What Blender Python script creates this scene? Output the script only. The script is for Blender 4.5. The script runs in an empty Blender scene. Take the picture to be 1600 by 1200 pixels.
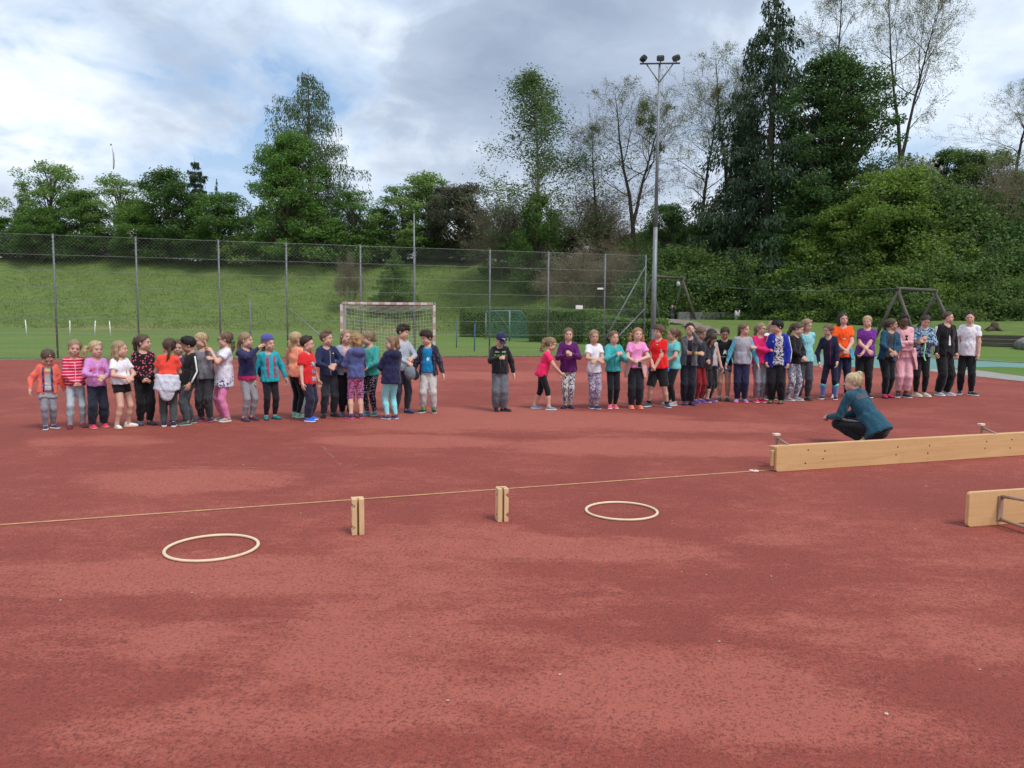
import bpy, math, random
import numpy as np
from mathutils import Vector, Matrix, Euler
from mathutils.bvhtree import BVHTree

SC = bpy.context.scene
COL = SC.collection
R = math.radians
rng = np.random.default_rng(7)
random.seed(7)

# ------------------------------------------------------------------ camera
CAM_H = 1.6
FPX = 1200.0                     # focal length in pixels of the 1600 x 1200 photograph
PITCH = math.atan(103.0 / FPX)   # looking slightly down
ROLL = R(0.50)
cam_data = bpy.data.cameras.new("camera")
cam_data.sensor_fit = 'HORIZONTAL'
cam_data.sensor_width = 36.0
cam_data.lens = 36.0 * FPX / 1600.0
cam_data.clip_start = 0.05
cam_data.clip_end = 3000.0
cam = bpy.data.objects.new("camera", cam_data)
COL.objects.link(cam)
CAM_R = (Matrix.Rotation(R(90) - PITCH, 3, 'X') @ Matrix.Rotation(ROLL, 3, 'Z'))
cam.matrix_world = Matrix.Translation((0, 0, CAM_H)) @ CAM_R.to_4x4()
SC.camera = cam

# ------------------------------------------------------------------ sun, sky, exposure
SUN_EL, SUN_AZ = R(58), R(138)     # azimuth from +Y (away from the camera) towards +X
sun_dir = Vector((math.sin(SUN_AZ) * math.cos(SUN_EL), math.cos(SUN_AZ) * math.cos(SUN_EL), math.sin(SUN_EL)))
sd = bpy.data.lights.new("sun", 'SUN')
sd.energy = 2.0
sd.angle = R(16)
sd.color = (1.0, 0.96, 0.9)
sun = bpy.data.objects.new("sun", sd)
COL.objects.link(sun)
sun.rotation_euler = sun_dir.to_track_quat('Z', 'Y').to_euler()

world = bpy.data.worlds.new("World")
SC.world = world
world.use_nodes = True
world.cycles.sampling_method = 'MANUAL'
world.cycles.sample_map_resolution = 256
SC.view_settings.view_transform = 'Standard'
SC.view_settings.look = 'None'
SC.view_settings.exposure = 0.34
SC.view_settings.gamma = 1.0
SC.view_settings.use_curve_mapping = False
SC.render.engine = 'CYCLES'
SC.cycles.use_denoising = True
SC.cycles.max_bounces = 4
SC.cycles.diffuse_bounces = 3
SC.cycles.glossy_bounces = 2
SC.cycles.transmission_bounces = 3
SC.cycles.use_adaptive_sampling = True
SC.cycles.adaptive_threshold = 0.02
SC.cycles.transparent_max_bounces = 12


class NT:
    """short-hand for building node trees"""
    def __init__(self, tree):
        self.t = tree
        self.t.nodes.clear()

    def n(self, typ, **kw):
        nd = self.t.nodes.new(typ)
        for k, v in kw.items():
            if hasattr(nd, k) and k not in nd.inputs:
                setattr(nd, k, v)
            else:
                self.set(nd, k, v)
        return nd

    def set(self, nd, key, v):
        sock = nd.inputs[key]
        if isinstance(v, bpy.types.NodeSocket):
            self.t.links.new(v, sock)
        elif isinstance(v, bpy.types.Node):
            self.t.links.new(v.outputs[0], sock)
        else:
            if isinstance(v, (tuple, list)) and len(v) == 3 and sock.type == 'RGBA':
                v = (*v, 1.0)
            sock.default_value = v

    def math(self, op, a, b=None, c=None, clamp=False):
        nd = self.t.nodes.new('ShaderNodeMath')
        nd.operation = op
        nd.use_clamp = clamp
        for i, v in enumerate((a, b, c)):
            if v is not None:
                self.set(nd, i, v)
        return nd.outputs[0]

    def ramp(self, fac, stops, interp='LINEAR'):
        nd = self.t.nodes.new('ShaderNodeValToRGB')
        nd.color_ramp.interpolation = interp
        el = nd.color_ramp.elements
        while len(el) < len(stops):
            el.new(0.5)
        for e, (p, c) in zip(el, stops):
            e.position = p
            e.color = (*c, 1.0) if isinstance(c, (tuple, list)) else (c, c, c, 1.0)
        self.set(nd, 0, fac)
        return nd.outputs[0]

    def mix(self, fac, a, b, mode='MIX'):
        nd = self.t.nodes.new('ShaderNodeMix')
        nd.data_type = 'RGBA'
        nd.blend_type = mode
        for i, v in ((0, fac), (6, a), (7, b)):
            sock = nd.inputs[i]
            if isinstance(v, bpy.types.NodeSocket):
                self.t.links.new(v, sock)
            elif isinstance(v, (tuple, list)):
                sock.default_value = (*v, 1.0) if len(v) == 3 else v
            else:
                sock.default_value = (v, v, v, 1.0) if sock.type == 'RGBA' else v
        return nd.outputs[2]

    def noise(self, vec, scale, detail=4.0, rough=0.55, dist=0.0, dim='3D'):
        nd = self.t.nodes.new('ShaderNodeTexNoise')
        nd.noise_dimensions = dim
        if vec is not None:
            self.set(nd, 'Vector', vec)
        nd.inputs['Scale'].default_value = scale
        nd.inputs['Detail'].default_value = detail
        nd.inputs['Roughness'].default_value = rough
        nd.inputs['Distortion'].default_value = dist
        return nd.outputs[0]

    def mapping(self, vec, loc=(0, 0, 0), rot=(0, 0, 0), scale=(1, 1, 1)):
        nd = self.t.nodes.new('ShaderNodeMapping')
        self.set(nd, 'Vector', vec)
        nd.inputs['Location'].default_value = loc
        nd.inputs['Rotation'].default_value = rot
        nd.inputs['Scale'].default_value = scale
        return nd.outputs[0]

    def link(self, a, b):
        self.t.links.new(a, b)


def build_sky():
    w = NT(world.node_tree)
    sky = w.n('ShaderNodeTexSky', sky_type='NISHITA', sun_disc=False)
    sky.sun_elevation = SUN_EL
    sky.sun_rotation = SUN_AZ
    sky.altitude = 400.0
    sky.air_density = 1.0
    sky.dust_density = 1.2
    tc = w.n('ShaderNodeTexCoord')
    sep = w.n('ShaderNodeSeparateXYZ', Vector=tc.outputs['Generated'])
    x, y, z = sep.outputs
    zz = w.math('ADD', w.math('MAXIMUM', z, 0.0), 0.34)
    u = w.math('DIVIDE', x, zz)
    v = w.math('DIVIDE', y, zz)
    comb = w.n('ShaderNodeCombineXYZ', X=u, Y=v, Z=0.0)
    uv = comb.outputs[0]
    # thin high veil, broad cloud banks and the darker bellies of the heavier ones
    veil = w.noise(w.mapping(uv, loc=(2.3, 7.1, 0), rot=(0, 0, 0.5), scale=(0.8, 1.1, 1)), 1.7, 6, 0.58, 0.3, '2D')
    bank = w.noise(w.mapping(uv, loc=SKY_BANK, scale=(1.0, 1.0, 1)), 1.05, 7, 0.56, 0.3, '2D')
    dark = w.noise(w.mapping(uv, loc=SKY_DARK, scale=(1.0, 1.0, 1)), 0.85, 6, 0.54, 0.25, '2D')
    puff = w.noise(w.mapping(uv, loc=(0.4, 3.3, 1.0)), 3.6, 6, 0.6, 0.3, '2D')
    skyc = w.n('ShaderNodeVectorMath', operation='SCALE')
    w.link(sky.outputs[0], skyc.inputs[0])
    skyc.inputs['Scale'].default_value = 0.085
    blue = w.mix(0.55, skyc.outputs[0], (0.34, 0.51, 0.76))
    veil_f = w.ramp(veil, [(0.40, 0.0), (0.64, 0.85)])
    c1 = w.mix(veil_f, blue, (0.68, 0.75, 0.82))
    bank_in = w.math('ADD', bank, w.math('MULTIPLY', w.math('SUBTRACT', puff, 0.5), 0.34))
    bank_f = w.ramp(bank_in, [(0.45, 0.0), (0.55, 1.0)])
    dark_in = w.math('ADD', dark, w.math('MULTIPLY', w.math('SUBTRACT', puff, 0.5), 0.30))
    cloud_col = w.ramp(dark_in, [(0.40, (0.82, 0.85, 0.89)), (0.50, (0.59, 0.66, 0.75)), (0.60, (0.38, 0.45, 0.56)), (0.76, (0.26, 0.32, 0.43))])
    c2 = w.mix(bank_f, c1, cloud_col)
    # paler air towards the horizon
    hz = w.ramp(w.math('MAXIMUM', z, 0.0), [(0.0, 0.7), (0.22, 0.0)])
    c3 = w.mix(hz, c2, (0.62, 0.68, 0.76))
    bg = w.n('ShaderNodeBackground')
    w.link(c3, bg.inputs[0])
    bg.inputs['Strength'].default_value = SKY_STRENGTH
    out = w.n('ShaderNodeOutputWorld')
    w.link(bg.outputs[0], out.inputs[0])


SKY_BANK = (19.3, 8.7, 0.0)
SKY_DARK = (12.5, 6.0, 2.0)
SKY_STRENGTH = 1.1
build_sky()

# ------------------------------------------------------------------ picture coordinates -> the place


def ray(px, py):
    return (CAM_R @ Vector((px - 800.0, 600.0 - py, -FPX))).normalized()


def G(px, py, z=0.0):
    """point of the level plane z seen at this pixel of the photograph"""
    d = ray(px, py)
    t = (z - CAM_H) / d.z
    return Vector((d.x * t, d.y * t, z))


def D(px, py, depth):
    """point at this distance along +Y seen at this pixel"""
    d = ray(px, py)
    t = depth / d.y
    return Vector((d.x * t, depth, CAM_H + d.z * t))


# ------------------------------------------------------------------ meshes and objects


def mesh_np(name, V, F, mats=(), mi=None, smooth=True, tint=None):
    """V (n,3) array; F list of index arrays, each (m,3) or (m,4)"""
    if isinstance(F, np.ndarray):
        F = [F]
    F = [np.asarray(f, dtype=np.int32) for f in F if len(f)]
    me = bpy.data.meshes.new(name)
    V = np.asarray(V, dtype=np.float32)
    me.vertices.add(len(V))
    me.vertices.foreach_set('co', V.ravel())
    nl = sum(f.size for f in F)
    npoly = sum(len(f) for f in F)
    me.loops.add(nl)
    me.polygons.add(npoly)
    me.loops.foreach_set('vertex_index', np.concatenate([f.ravel() for f in F]))
    tot = np.concatenate([np.full(len(f), f.shape[1], dtype=np.int32) for f in F])
    st = np.concatenate([[0], np.cumsum(tot)[:-1]]).astype(np.int32)
    me.polygons.foreach_set('loop_start', st)
    if mi is not None:
        me.polygons.foreach_set('material_index', np.asarray(mi, dtype=np.int32))
    me.polygons.foreach_set('use_smooth', np.full(npoly, bool(smooth)))
    for m in mats:
        me.materials.append(m)
    if tint is not None:
        a = me.attributes.new('tint', 'FLOAT', 'POINT')
        a.data.foreach_set('value', np.asarray(tint, dtype=np.float32))
    me.update(calc_edges=True)
    return me


def link(name, me, parent=None, loc=(0, 0, 0), rz=0.0, scale=None):
    o = bpy.data.objects.new(name, me)
    COL.objects.link(o)
    o.location = loc
    o.rotation_euler = (0, 0, rz)
    if scale is not None:
        o.scale = scale if hasattr(scale, '__len__') else (scale, scale, scale)
    if parent is not None:
        o.parent = parent
    return o


def tag(o, label, cat, group=None):
    o['label'] = label
    o['category'] = cat
    if group:
        o['group'] = group
    return o


def thing(name, label, cat, loc=(0, 0, 0), rz=0.0, group=None):
    o = bpy.data.objects.new(name, None)
    o.empty_display_size = 0.2
    COL.objects.link(o)
    o.location = loc
    o.rotation_euler = (0, 0, rz)
    return tag(o, label, cat, group)


def struct(o, kind='structure'):
    o['kind'] = kind
    return o


class MB:
    """collects boxes, tubes and prisms into one mesh"""
    def __init__(self):
        self.V = []
        self.F4 = []
        self.F3 = []
        self.n = 0

    def add(self, V, F4=(), F3=()):
        V = np.asarray(V, dtype=np.float64).reshape(-1, 3)
        if len(F4):
            self.F4.append(np.asarray(F4, dtype=np.int64) + self.n)
        if len(F3):
            self.F3.append(np.asarray(F3, dtype=np.int64) + self.n)
        self.V.append(V)
        self.n += len(V)
        return self

    def box(self, c, size, rot=None, bevel=0.0):
        sx, sy, sz = [s / 2 for s in size]
        if bevel <= 0:
            v = np.array([[x, y, z] for x in (-sx, sx) for y in (-sy, sy) for z in (-sz, sz)])
            f = [[0, 1, 3, 2], [4, 6, 7, 5], [0, 4, 5, 1], [2, 3, 7, 6], [0, 2, 6, 4], [1, 5, 7, 3]]
            f3 = []
        else:
            b = min(bevel, sx * .9, sy * .9, sz * .9)
            v, f, f3 = bevel_box(sx, sy, sz, b)
        if rot is not None:
            v = v @ np.array(rot).T
        return self.add(v + np.array(c), f, f3)

    def tube(self, pts, radii, n=8, cap=True):
        pts = [Vector(p) for p in pts]
        if not hasattr(radii, '__len__'):
            radii = [radii] * len(pts)
        V = []
        prev = None
        for i, p in enumerate(pts):
            d = (pts[min(i + 1, len(pts) - 1)] - pts[max(i - 1, 0)]).normalized()
            if prev is None:
                a = d.orthogonal().normalized()
            else:
                a = (prev - d * prev.dot(d)).normalized()
            prev = a
            b = d.cross(a)
            for k in range(n):
                t = 2 * math.pi * k / n
                V.append(p + (a * math.cos(t) + b * math.sin(t)) * radii[i])
        F = []
        for i in range(len(pts) - 1):
            for k in range(n):
                k2 = (k + 1) % n
                F.append([i * n + k, i * n + k2, (i + 1) * n + k2, (i + 1) * n + k])
        F3 = []
        if cap:
            V.append(pts[0]); V.append(pts[-1])
            c0, c1 = len(V) - 2, len(V) - 1
            m = (len(pts) - 1) * n
            for k in range(n):
                k2 = (k + 1) % n
                F3.append([c0, k2, k])
                F3.append([c1, m + k, m + k2])
        return self.add([tuple(p) for p in V], F, F3)

    def build(self, name, mat, parent=None, smooth=False, loc=(0, 0, 0), rz=0.0):
        o = link(name, self.mesh(name, mat, smooth), parent, loc, rz)
        return o

    def mesh(self, name, mat, smooth=False):
        F = []
        if self.F4:
            F.append(np.concatenate(self.F4))
        if self.F3:
            F.append(np.concatenate(self.F3))
        mats = mat if isinstance(mat, (list, tuple)) else [mat]
        return mesh_np(name, np.concatenate(self.V), F, mats, smooth=smooth)


def bevel_box(sx, sy, sz, b):
    """box with chamfered edges: 24 vertices"""
    V, idx = [], {}
    for ix in (-1, 1):
        for iy in (-1, 1):
            for iz in (-1, 1):
                idx[(ix, iy, iz, 0)] = len(V); V.append((ix * sx, iy * (sy - b), iz * (sz - b)))
                idx[(ix, iy, iz, 1)] = len(V); V.append((ix * (sx - b), iy * sy, iz * (sz - b)))
                idx[(ix, iy, iz, 2)] = len(V); V.append((ix * (sx - b), iy * (sy - b), iz * sz))
    F, F3 = [], []
    for s in (-1, 1):
        for ax in range(3):
            q = []
            for a, c in ((-1, -1), (1, -1), (1, 1), (-1, 1)):
                k = [0, 0, 0]
                k[ax] = s
                k[(ax + 1) % 3] = a
                k[(ax + 2) % 3] = c
                q.append(idx[(*k, ax)])
            F.append(q if s > 0 else q[::-1])
    for ax in range(3):
        o1, o2 = (ax + 1) % 3, (ax + 2) % 3
        for a in (-1, 1):
            for c in (-1, 1):
                k0 = [0, 0, 0]; k1 = [0, 0, 0]
                k0[ax], k1[ax] = -1, 1
                for k in (k0, k1):
                    k[o1], k[o2] = a, c
                q = [idx[(*k0, o1)], idx[(*k1, o1)], idx[(*k1, o2)], idx[(*k0, o2)]]
                F.append(q if a * c > 0 else q[::-1])
    for ix in (-1, 1):
        for iy in (-1, 1):
            for iz in (-1, 1):
                q = [idx[(ix, iy, iz, 0)], idx[(ix, iy, iz, 1)], idx[(ix, iy, iz, 2)]]
                F3.append(q if ix * iy * iz > 0 else q[::-1])
    return np.array(V), F, F3


def copy_tree(o, parent=None):
    c = o.copy()
    COL.objects.link(c)
    c.parent = parent
    for ch in list(o.children):
        copy_tree(ch, c)
    return c


# ------------------------------------------------------------------ materials
MATS = {}


def material(name):
    m = bpy.data.materials.new(name)
    m.use_nodes = True
    return m, NT(m.node_tree)


def finish(nt, col, rough=0.8, bump=None, bump_s=0.3, bump_d=0.01, spec=0.3, metal=0.0, coat=0.0):
    b = nt.n('ShaderNodeBsdfPrincipled')
    nt.set(b, 'Base Color', col)
    nt.set(b, 'Roughness', rough)
    nt.set(b, 'Metallic', metal)
    b.inputs['Specular IOR Level'].default_value = spec
    if coat:
        b.inputs['Coat Weight'].default_value = coat
    if bump is not None:
        bn = nt.n('ShaderNodeBump', Strength=bump_s, Distance=bump_d)
        nt.link(bump, bn.inputs['Height'])
        nt.link(bn.outputs[0], b.inputs['Normal'])
    o = nt.n('ShaderNodeOutputMaterial')
    nt.link(b.outputs[0], o.inputs[0])
    return b


def plain(name, col, rough=0.7, var=0.12, scale=12.0, spec=0.3, metal=0.0, bump_s=0.15):
    """one colour with a little uneven wear"""
    key = (name, col)
    if key in MATS:
        return MATS[key]
    m, nt = material(name)
    tc = nt.n('ShaderNodeTexCoord').outputs['Object']
    n = nt.noise(tc, scale, 5, 0.6)
    lo = tuple(c * (1 - var) for c in col)
    hi = tuple(min(1, c * (1 + var)) for c in col)
    finish(nt, nt.ramp(n, [(0.3, lo), (0.7, hi)]), rough, n, bump_s, 0.004, spec, metal)
    MATS[key] = m
    return m


def wood_mat(name, c0, c1, grain=(1.2, 22, 22), dark=(0.25, 0.13, 0.06)):
    m, nt = material(name)
    tc = nt.n('ShaderNodeTexCoord').outputs['Object']
    n = nt.noise(nt.mapping(tc, scale=grain), 1.0, 6, 0.6, 1.2)
    n2 = nt.noise(nt.mapping(tc, scale=(grain[0] * .5, grain[1] * 4, grain[2] * 4)), 1.0, 4, 0.6)
    big = nt.noise(tc, 1.7, 3, 0.5)
    c = nt.ramp(n, [(0.3, c0), (0.62, c1)])
    c = nt.mix(nt.ramp(n2, [(0.55, 0.0), (0.8, 0.35)]), c, dark)
    c = nt.mix(nt.ramp(big, [(0.3, 0.0), (0.75, 0.25)]), c, tuple(v * .8 for v in c0))
    dirt = nt.noise(tc, 11, 6, 0.75)
    c = nt.mix(nt.ramp(dirt, [(0.56, 0.0), (0.78, 0.45)]), c, tuple(v * .45 for v in c0))
    finish(nt, c, 0.55, nt.math('ADD', n2, dirt), 0.12, 0.003, 0.3)
    return m


def fabric(col, col2=None, pattern=None, scale=1.0, col3=None):
    key = ('fab', col, col2, pattern, scale, col3)
    if key in MATS:
        return MATS[key]
    m, nt = material('fabric')
    tc = nt.n('ShaderNodeTexCoord').outputs['Object']
    sep = nt.n('ShaderNodeSeparateXYZ', Vector=tc)
    x, y, z = sep.outputs
    fold = nt.noise(nt.mapping(tc, scale=(1, 1, .55)), 16, 4, 0.6, 1.0)
    weave = nt.noise(tc, 220, 2, 0.5)
    c = col
    if pattern == 'stripes':
        w = nt.noise(tc, 6, 2, 0.5)
        s = nt.math('SINE', nt.math('ADD', nt.math('MULTIPLY', z, 150 * scale), nt.math('MULTIPLY', w, 2.0)))
        s2 = nt.math('SINE', nt.math('MULTIPLY', z, 62 * scale))
        c = nt.mix(nt.math('GREATER_THAN', s2, 0.1), col, col3 or col)
        c = nt.mix(nt.math('GREATER_THAN', s, 0.62), c, col2)
    elif pattern == 'dots':
        v = nt.n('ShaderNodeTexVoronoi', Vector=tc, Scale=26 * scale)
        v.inputs['Randomness'].default_value = 0.75
        c = nt.mix(nt.math('LESS_THAN', v.outputs['Distance'], 0.30), col, col2)
    elif pattern == 'leopard':
        v = nt.n('ShaderNodeTexNoise', Vector=tc, Scale=38 * scale, Detail=1.5, Distortion=1.2)
        c = nt.mix(nt.ramp(v.outputs[0], [(0.49, 0.0), (0.53, 1.0)]), col, col2)
    elif pattern == 'camo':
        v = nt.noise(tc, 17 * scale, 3, 0.55, 1.5)
        c = nt.ramp(v, [(0.0, col), (0.46, col2), (0.58, col3 or col)], 'CONSTANT')
    elif pattern == 'ombre':
        f = nt.math('ADD', z, nt.math('MULTIPLY', nt.noise(tc, 9, 2, 0.5), 0.1))
        c = nt.ramp(nt.math('SUBTRACT', f, scale), [(0.0, col2), (0.16, col)])
    elif pattern == 'low':      # second colour below a height
        f = nt.math('ADD', z, nt.math('MULTIPLY', x, 0.10))
        c = nt.mix(nt.math('LESS_THAN', f, scale), col, col2)
    elif pattern == 'mid':      # a panel of the second colour on the front, in a band
        f = nt.math('LESS_THAN', nt.math('ABSOLUTE', nt.math('SUBTRACT', z, scale)), 0.085)
        c = nt.mix(f, col, col2)
    elif pattern == 'splat':
        d = nt.math('ABSOLUTE', nt.math('SUBTRACT', z, scale))
        v = nt.noise(tc, 30, 3, 0.6)
        f = nt.math('GREATER_THAN', nt.math('SUBTRACT', v, nt.math('MULTIPLY', d, 1.0)), 0.53)
        c = nt.mix(f, col, col2)
    if not isinstance(c, tuple):  # fold shading painted into the cloth colour besides the bump
        c = nt.mix(nt.ramp(fold, [(0.3, 0.0), (0.7, 0.16)]), c, (0.0, 0.0, 0.0))
    else:
        c = nt.ramp(fold, [(0.28, tuple(v * 0.92 for v in c)), (0.72, tuple(min(1, v * 1.05) for v in c))])
    h = nt.math('ADD', fold, nt.math('MULTIPLY', weave, 0.08))
    b = finish(nt, c, 0.85, h, 0.8, 0.03, 0.2)
    b.inputs['Sheen Weight'].default_value = 0.15
    MATS[key] = m
    return m
# ------------------------------------------------------------------ the lie of the land


def sstep(a, b, x):
    t = np.clip((np.asarray(x, dtype=float) - a) / (b - a), 0, 1)
    return t * t * (3 - 2 * t)


def foot(x):
    """how far away the wooded bank starts"""
    return np.interp(x, [-120, -6, 6, 14, 22, 30, 45, 80], [80, 80, 70, 66, 60, 51, 45, 40])


def height(x, y):
    x = np.asarray(x, dtype=float); y = np.asarray(y, dtype=float)
    f = foot(x)
    right = sstep(4, 20, x)
    rise = sstep(0, 1, (y - f) / (24 - 2 * right)) * (9.0 + 1.5 * right)
    rise += sstep(24, 120, y - f) * 3.0
    rough = 0.25 * np.sin(x * .31 + y * .17) + 0.2 * np.sin(x * .13 - y * .23 + 1.0)
    h = rise + rough * sstep(2, 12, y - f)
    h = h + 1.6 * sstep(38, 60, y) * sstep(7, 12, x) * (1 - sstep(0, 30, y - f) * .5)
    far = np.sqrt(x * x + y * y)
    h = h * (1 - sstep(240, 500, far)) * sstep(5, 25, y)
    return h


def hz(x, y):
    return float(height(x, y))


def T(px, py, lo=20.0, hi=160.0):
    """first point of the land seen at this pixel"""
    d = ray(px, py)
    ts = np.arange(lo, hi, 0.2)
    zs = CAM_H + d.z / d.y * ts - height(d.x / d.y * ts, ts)
    k = np.argmax(zs < 0)
    if zs[k] >= 0:
        k = len(ts) - 1
    y = ts[k]
    x = d.x / d.y * y
    return Vector((x, y, hz(x, y)))


def worn_sheet(name, pts, z, mat, thick=None):
    """flat polygon (fan) at height z"""
    V = [(p.x, p.y, z) for p in pts]
    me = bpy.data.meshes.new(name)
    me.from_pydata(V, [], [list(range(len(V)))])
    me.materials.append(mat)
    me.update()
    if me.polygons[0].normal.z < 0:
        me.flip_normals()
    return struct(link(name, me))


def make_grass_mat():
    m, nt = material('lawn')
    tc = nt.n('ShaderNodeTexCoord').outputs['Object']
    sep = nt.n('ShaderNodeSeparateXYZ', Vector=tc)
    x, y, z = sep.outputs
    big = nt.noise(tc, 0.10, 4, 0.6)
    mid = nt.noise(nt.mapping(tc, scale=(1, 2.2, 1)), 0.9, 6, 0.65)
    fine = nt.noise(tc, 14, 4, 0.7)
    mow = nt.math('SINE', nt.math('ADD', nt.math('MULTIPLY', y, 1.15), nt.math('MULTIPLY', mid, 1.5)))
    lawn = nt.ramp(fine, [(0.25, (0.070, 0.132, 0.028)), (0.75, (0.135, 0.225, 0.055))])
    lawn = nt.mix(nt.ramp(mow, [(0.3, 0.0), (0.7, 0.20)]), lawn, (0.15, 0.24, 0.06))
    lawn = nt.mix(nt.ramp(big, [(0.42, 0.0), (0.7, 0.4)]), lawn, (0.17, 0.20, 0.06))
    # the rough unmown bank, with dry strips along its foot
    bank = nt.ramp(mid, [(0.3, (0.080, 0.125, 0.030)), (0.7, (0.150, 0.205, 0.056))])
    bank = nt.mix(nt.ramp(fine, [(0.45, 0.0), (0.8, 0.4)]), bank, (0.16, 0.18, 0.075))
    isbank = nt.ramp(nt.math('ADD', z, nt.math('MULTIPLY', nt.math('SUBTRACT', mid, 0.5), 0.5)), [(0.10, 0.0), (0.45, 1.0)])
    c = nt.mix(isbank, lawn, bank)
    dry = nt.ramp(nt.math('ADD', z, nt.math('MULTIPLY', mid, 0.4)), [(0.16, 0.0), (0.28, 1.0), (0.5, 0.8), (0.85, 0.0)])
    left = nt.math('LESS_THAN', x, 6.0)
    drym = nt.math('MULTIPLY', nt.math('MULTIPLY', dry, left), nt.ramp(big, [(0.42, 0.15), (0.62, 0.75)]))
    c = nt.mix(drym, c, (0.25, 0.20, 0.10))
    finish(nt, c, 0.95, nt.math('ADD', fine, mid), 0.6, 0.05, 0.1)
    return m


def make_ground():
    xs = np.concatenate([np.linspace(-900, -130, 14), np.linspace(-120, 90, 141), np.linspace(100, 900, 14)])
    ys = np.concatenate([np.linspace(-300, 10, 12), np.linspace(12, 36, 13), np.linspace(37, 130, 110), np.linspace(140, 1500, 22)])
    X, Y = np.meshgrid(xs, ys)
    Z = height(X, Y)
    V = np.stack([X, Y, Z], -1).reshape(-1, 3)
    nx, ny = len(xs), len(ys)
    i = np.arange(ny - 1)[:, None] * nx + np.arange(nx - 1)[None]
    F = np.stack([i, i + 1, i + 1 + nx, i + nx], -1).reshape(-1, 4)
    me = mesh_np('ground', V, F, [make_grass_mat()])
    return struct(link('ground', me))


make_ground()

# worn pale patches of the running surface: place in the picture, half axes in picture pixels
WEAR = [(300, 752, 170, 18, .9), (150, 690, 120, 8, .5), (740, 655, 210, 20, .8), (640, 690, 150, 10, .9), (1110, 668, 150, 9, .7), (1010, 700, 260, 14, .8),
        (905, 655, 180, 12, .7), (620, 600, 60, 14, .4), (1000, 590, 500, 8, .6), (300, 600, 250, 10, .2), (700, 850, 190, 30, .9), (470, 900, 330, 32, .85), (120, 905, 220, 26, .8),
        (420, 1010, 240, 40, .9), (150, 1000, 200, 30, .5), (960, 860, 190, 20, .8), (1190, 845, 110, 12, .4), (1240, 985, 120, 26, .6), (1090, 1080, 300, 80, 1.0),
        (1480, 1000, 170, 34, .6), (560, 1090, 260, 60, .8), (250, 1150, 220, 50, .6), (770, 1010, 130, 30, .45), (1350, 1140, 200, 40, .6), (1520, 880, 120, 10, .4), (620, 950, 200, 40, .55), (850, 935, 140, 30, .45), (60, 950, 90, 20, .3), (1420, 930, 120, 20, .35)]


def make_track_mat():
    m, nt = material('tartan')
    tc = nt.n('ShaderNodeTexCoord').outputs['Object']
    sep = nt.n('ShaderNodeSeparateXYZ', Vector=tc)
    x, y, z = sep.outputs
    big = nt.noise(tc, 0.55, 4, 0.62, 0.6)
    mid = nt.noise(nt.mapping(tc, rot=(0, 0, 0.2), scale=(0.8, 1.3, 1)), 2.4, 8, 0.74, 0.3)
    scuff = nt.noise(nt.mapping(tc, rot=(0, 0, 0.5), scale=(0.6, 1.6, 1)), 9.0, 6, 0.75, 0.4)
    grain = nt.noise(tc, 210, 3, 0.75)
    crumb = nt.n('ShaderNodeTexVoronoi', Vector=tc, Scale=150.0)
    speck = nt.noise(tc, 58, 4, 0.78)
    wear = nt.math('MULTIPLY', nt.ramp(big, [(0.38, 0.0), (0.72, 0.45)]), 1.0)
    for px, py, rx, ry, s in WEAR:
        c = G(px, py)
        ax = (G(px + rx, py) - G(px - rx, py)).length / 2
        ay = (G(px, py + ry) - G(px, max(py - ry, 555))).length / 2
        dx = nt.math('MULTIPLY', nt.math('SUBTRACT', x, c.x), 1.0 / ax)
        dy = nt.math('MULTIPLY', nt.math('SUBTRACT', y, c.y), 1.0 / ay)
        r2 = nt.math('ADD', nt.math('MULTIPLY', dx, dx), nt.math('MULTIPLY', dy, dy))
        f = nt.math('SUBTRACT', 1.35, r2, clamp=True)
        wear = nt.math('ADD', wear, nt.math('MULTIPLY', f, s * (0.62 if py > 800 else 0.95)))
    edge = nt.math('MULTIPLY', nt.math('SUBTRACT', mid, 0.5), 1.5)
    edge2 = nt.math('MULTIPLY', nt.math('SUBTRACT', scuff, 0.5), 1.2)
    wf = nt.math('ADD', nt.math('ADD', wear, edge), edge2)
    wf = nt.math('ADD', wf, nt.math('MULTIPLY', nt.math('SUBTRACT', speck, 0.5), 1.3))
    wfac = nt.ramp(wf, [(0.18, 0.0), (0.72, 1.0)])
    dark = nt.mix(nt.ramp(big, [(0.35, 0.0), (0.6, 1.0)]), (0.258, 0.053, 0.038), (0.295, 0.063, 0.044))
    light = nt.mix(mid, (0.360, 0.088, 0.062), (0.440, 0.128, 0.092))
    c = nt.mix(wfac, dark, light)
    pit = nt.ramp(speck, [(0.36, 0.75), (0.50, 0.0)])
    c = nt.mix(pit, c, (0.115, 0.030, 0.028))
    c = nt.mix(nt.ramp(grain, [(0.56, 0.0), (0.76, 0.55)]), c, (0.60, 0.24, 0.19))
    h = nt.math('ADD', nt.math('MULTIPLY', crumb.outputs['Distance'], 1.0), nt.math('MULTIPLY', speck, 1.2))
    finish(nt, c, 0.88, h, 0.8, 0.006, 0.28)
    return m


TRACK = make_track_mat()
red_px = [(0, 563.5), (430, 560.0), (860, 557.2), (1036, 557.0), (1052, 564), (1180, 569), (1300, 573), (1440, 579), (1600, 597.5), (1800, 628)]
red = [G(*p) for p in red_px]
red = [Vector((-60, red[0].y - 4, 0))] + red + [Vector((40, 4, 0)), Vector((40, -30, 0)), Vector((-60, -30, 0))]
worn_sheet('running_surface', red, 0.012, TRACK)

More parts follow.
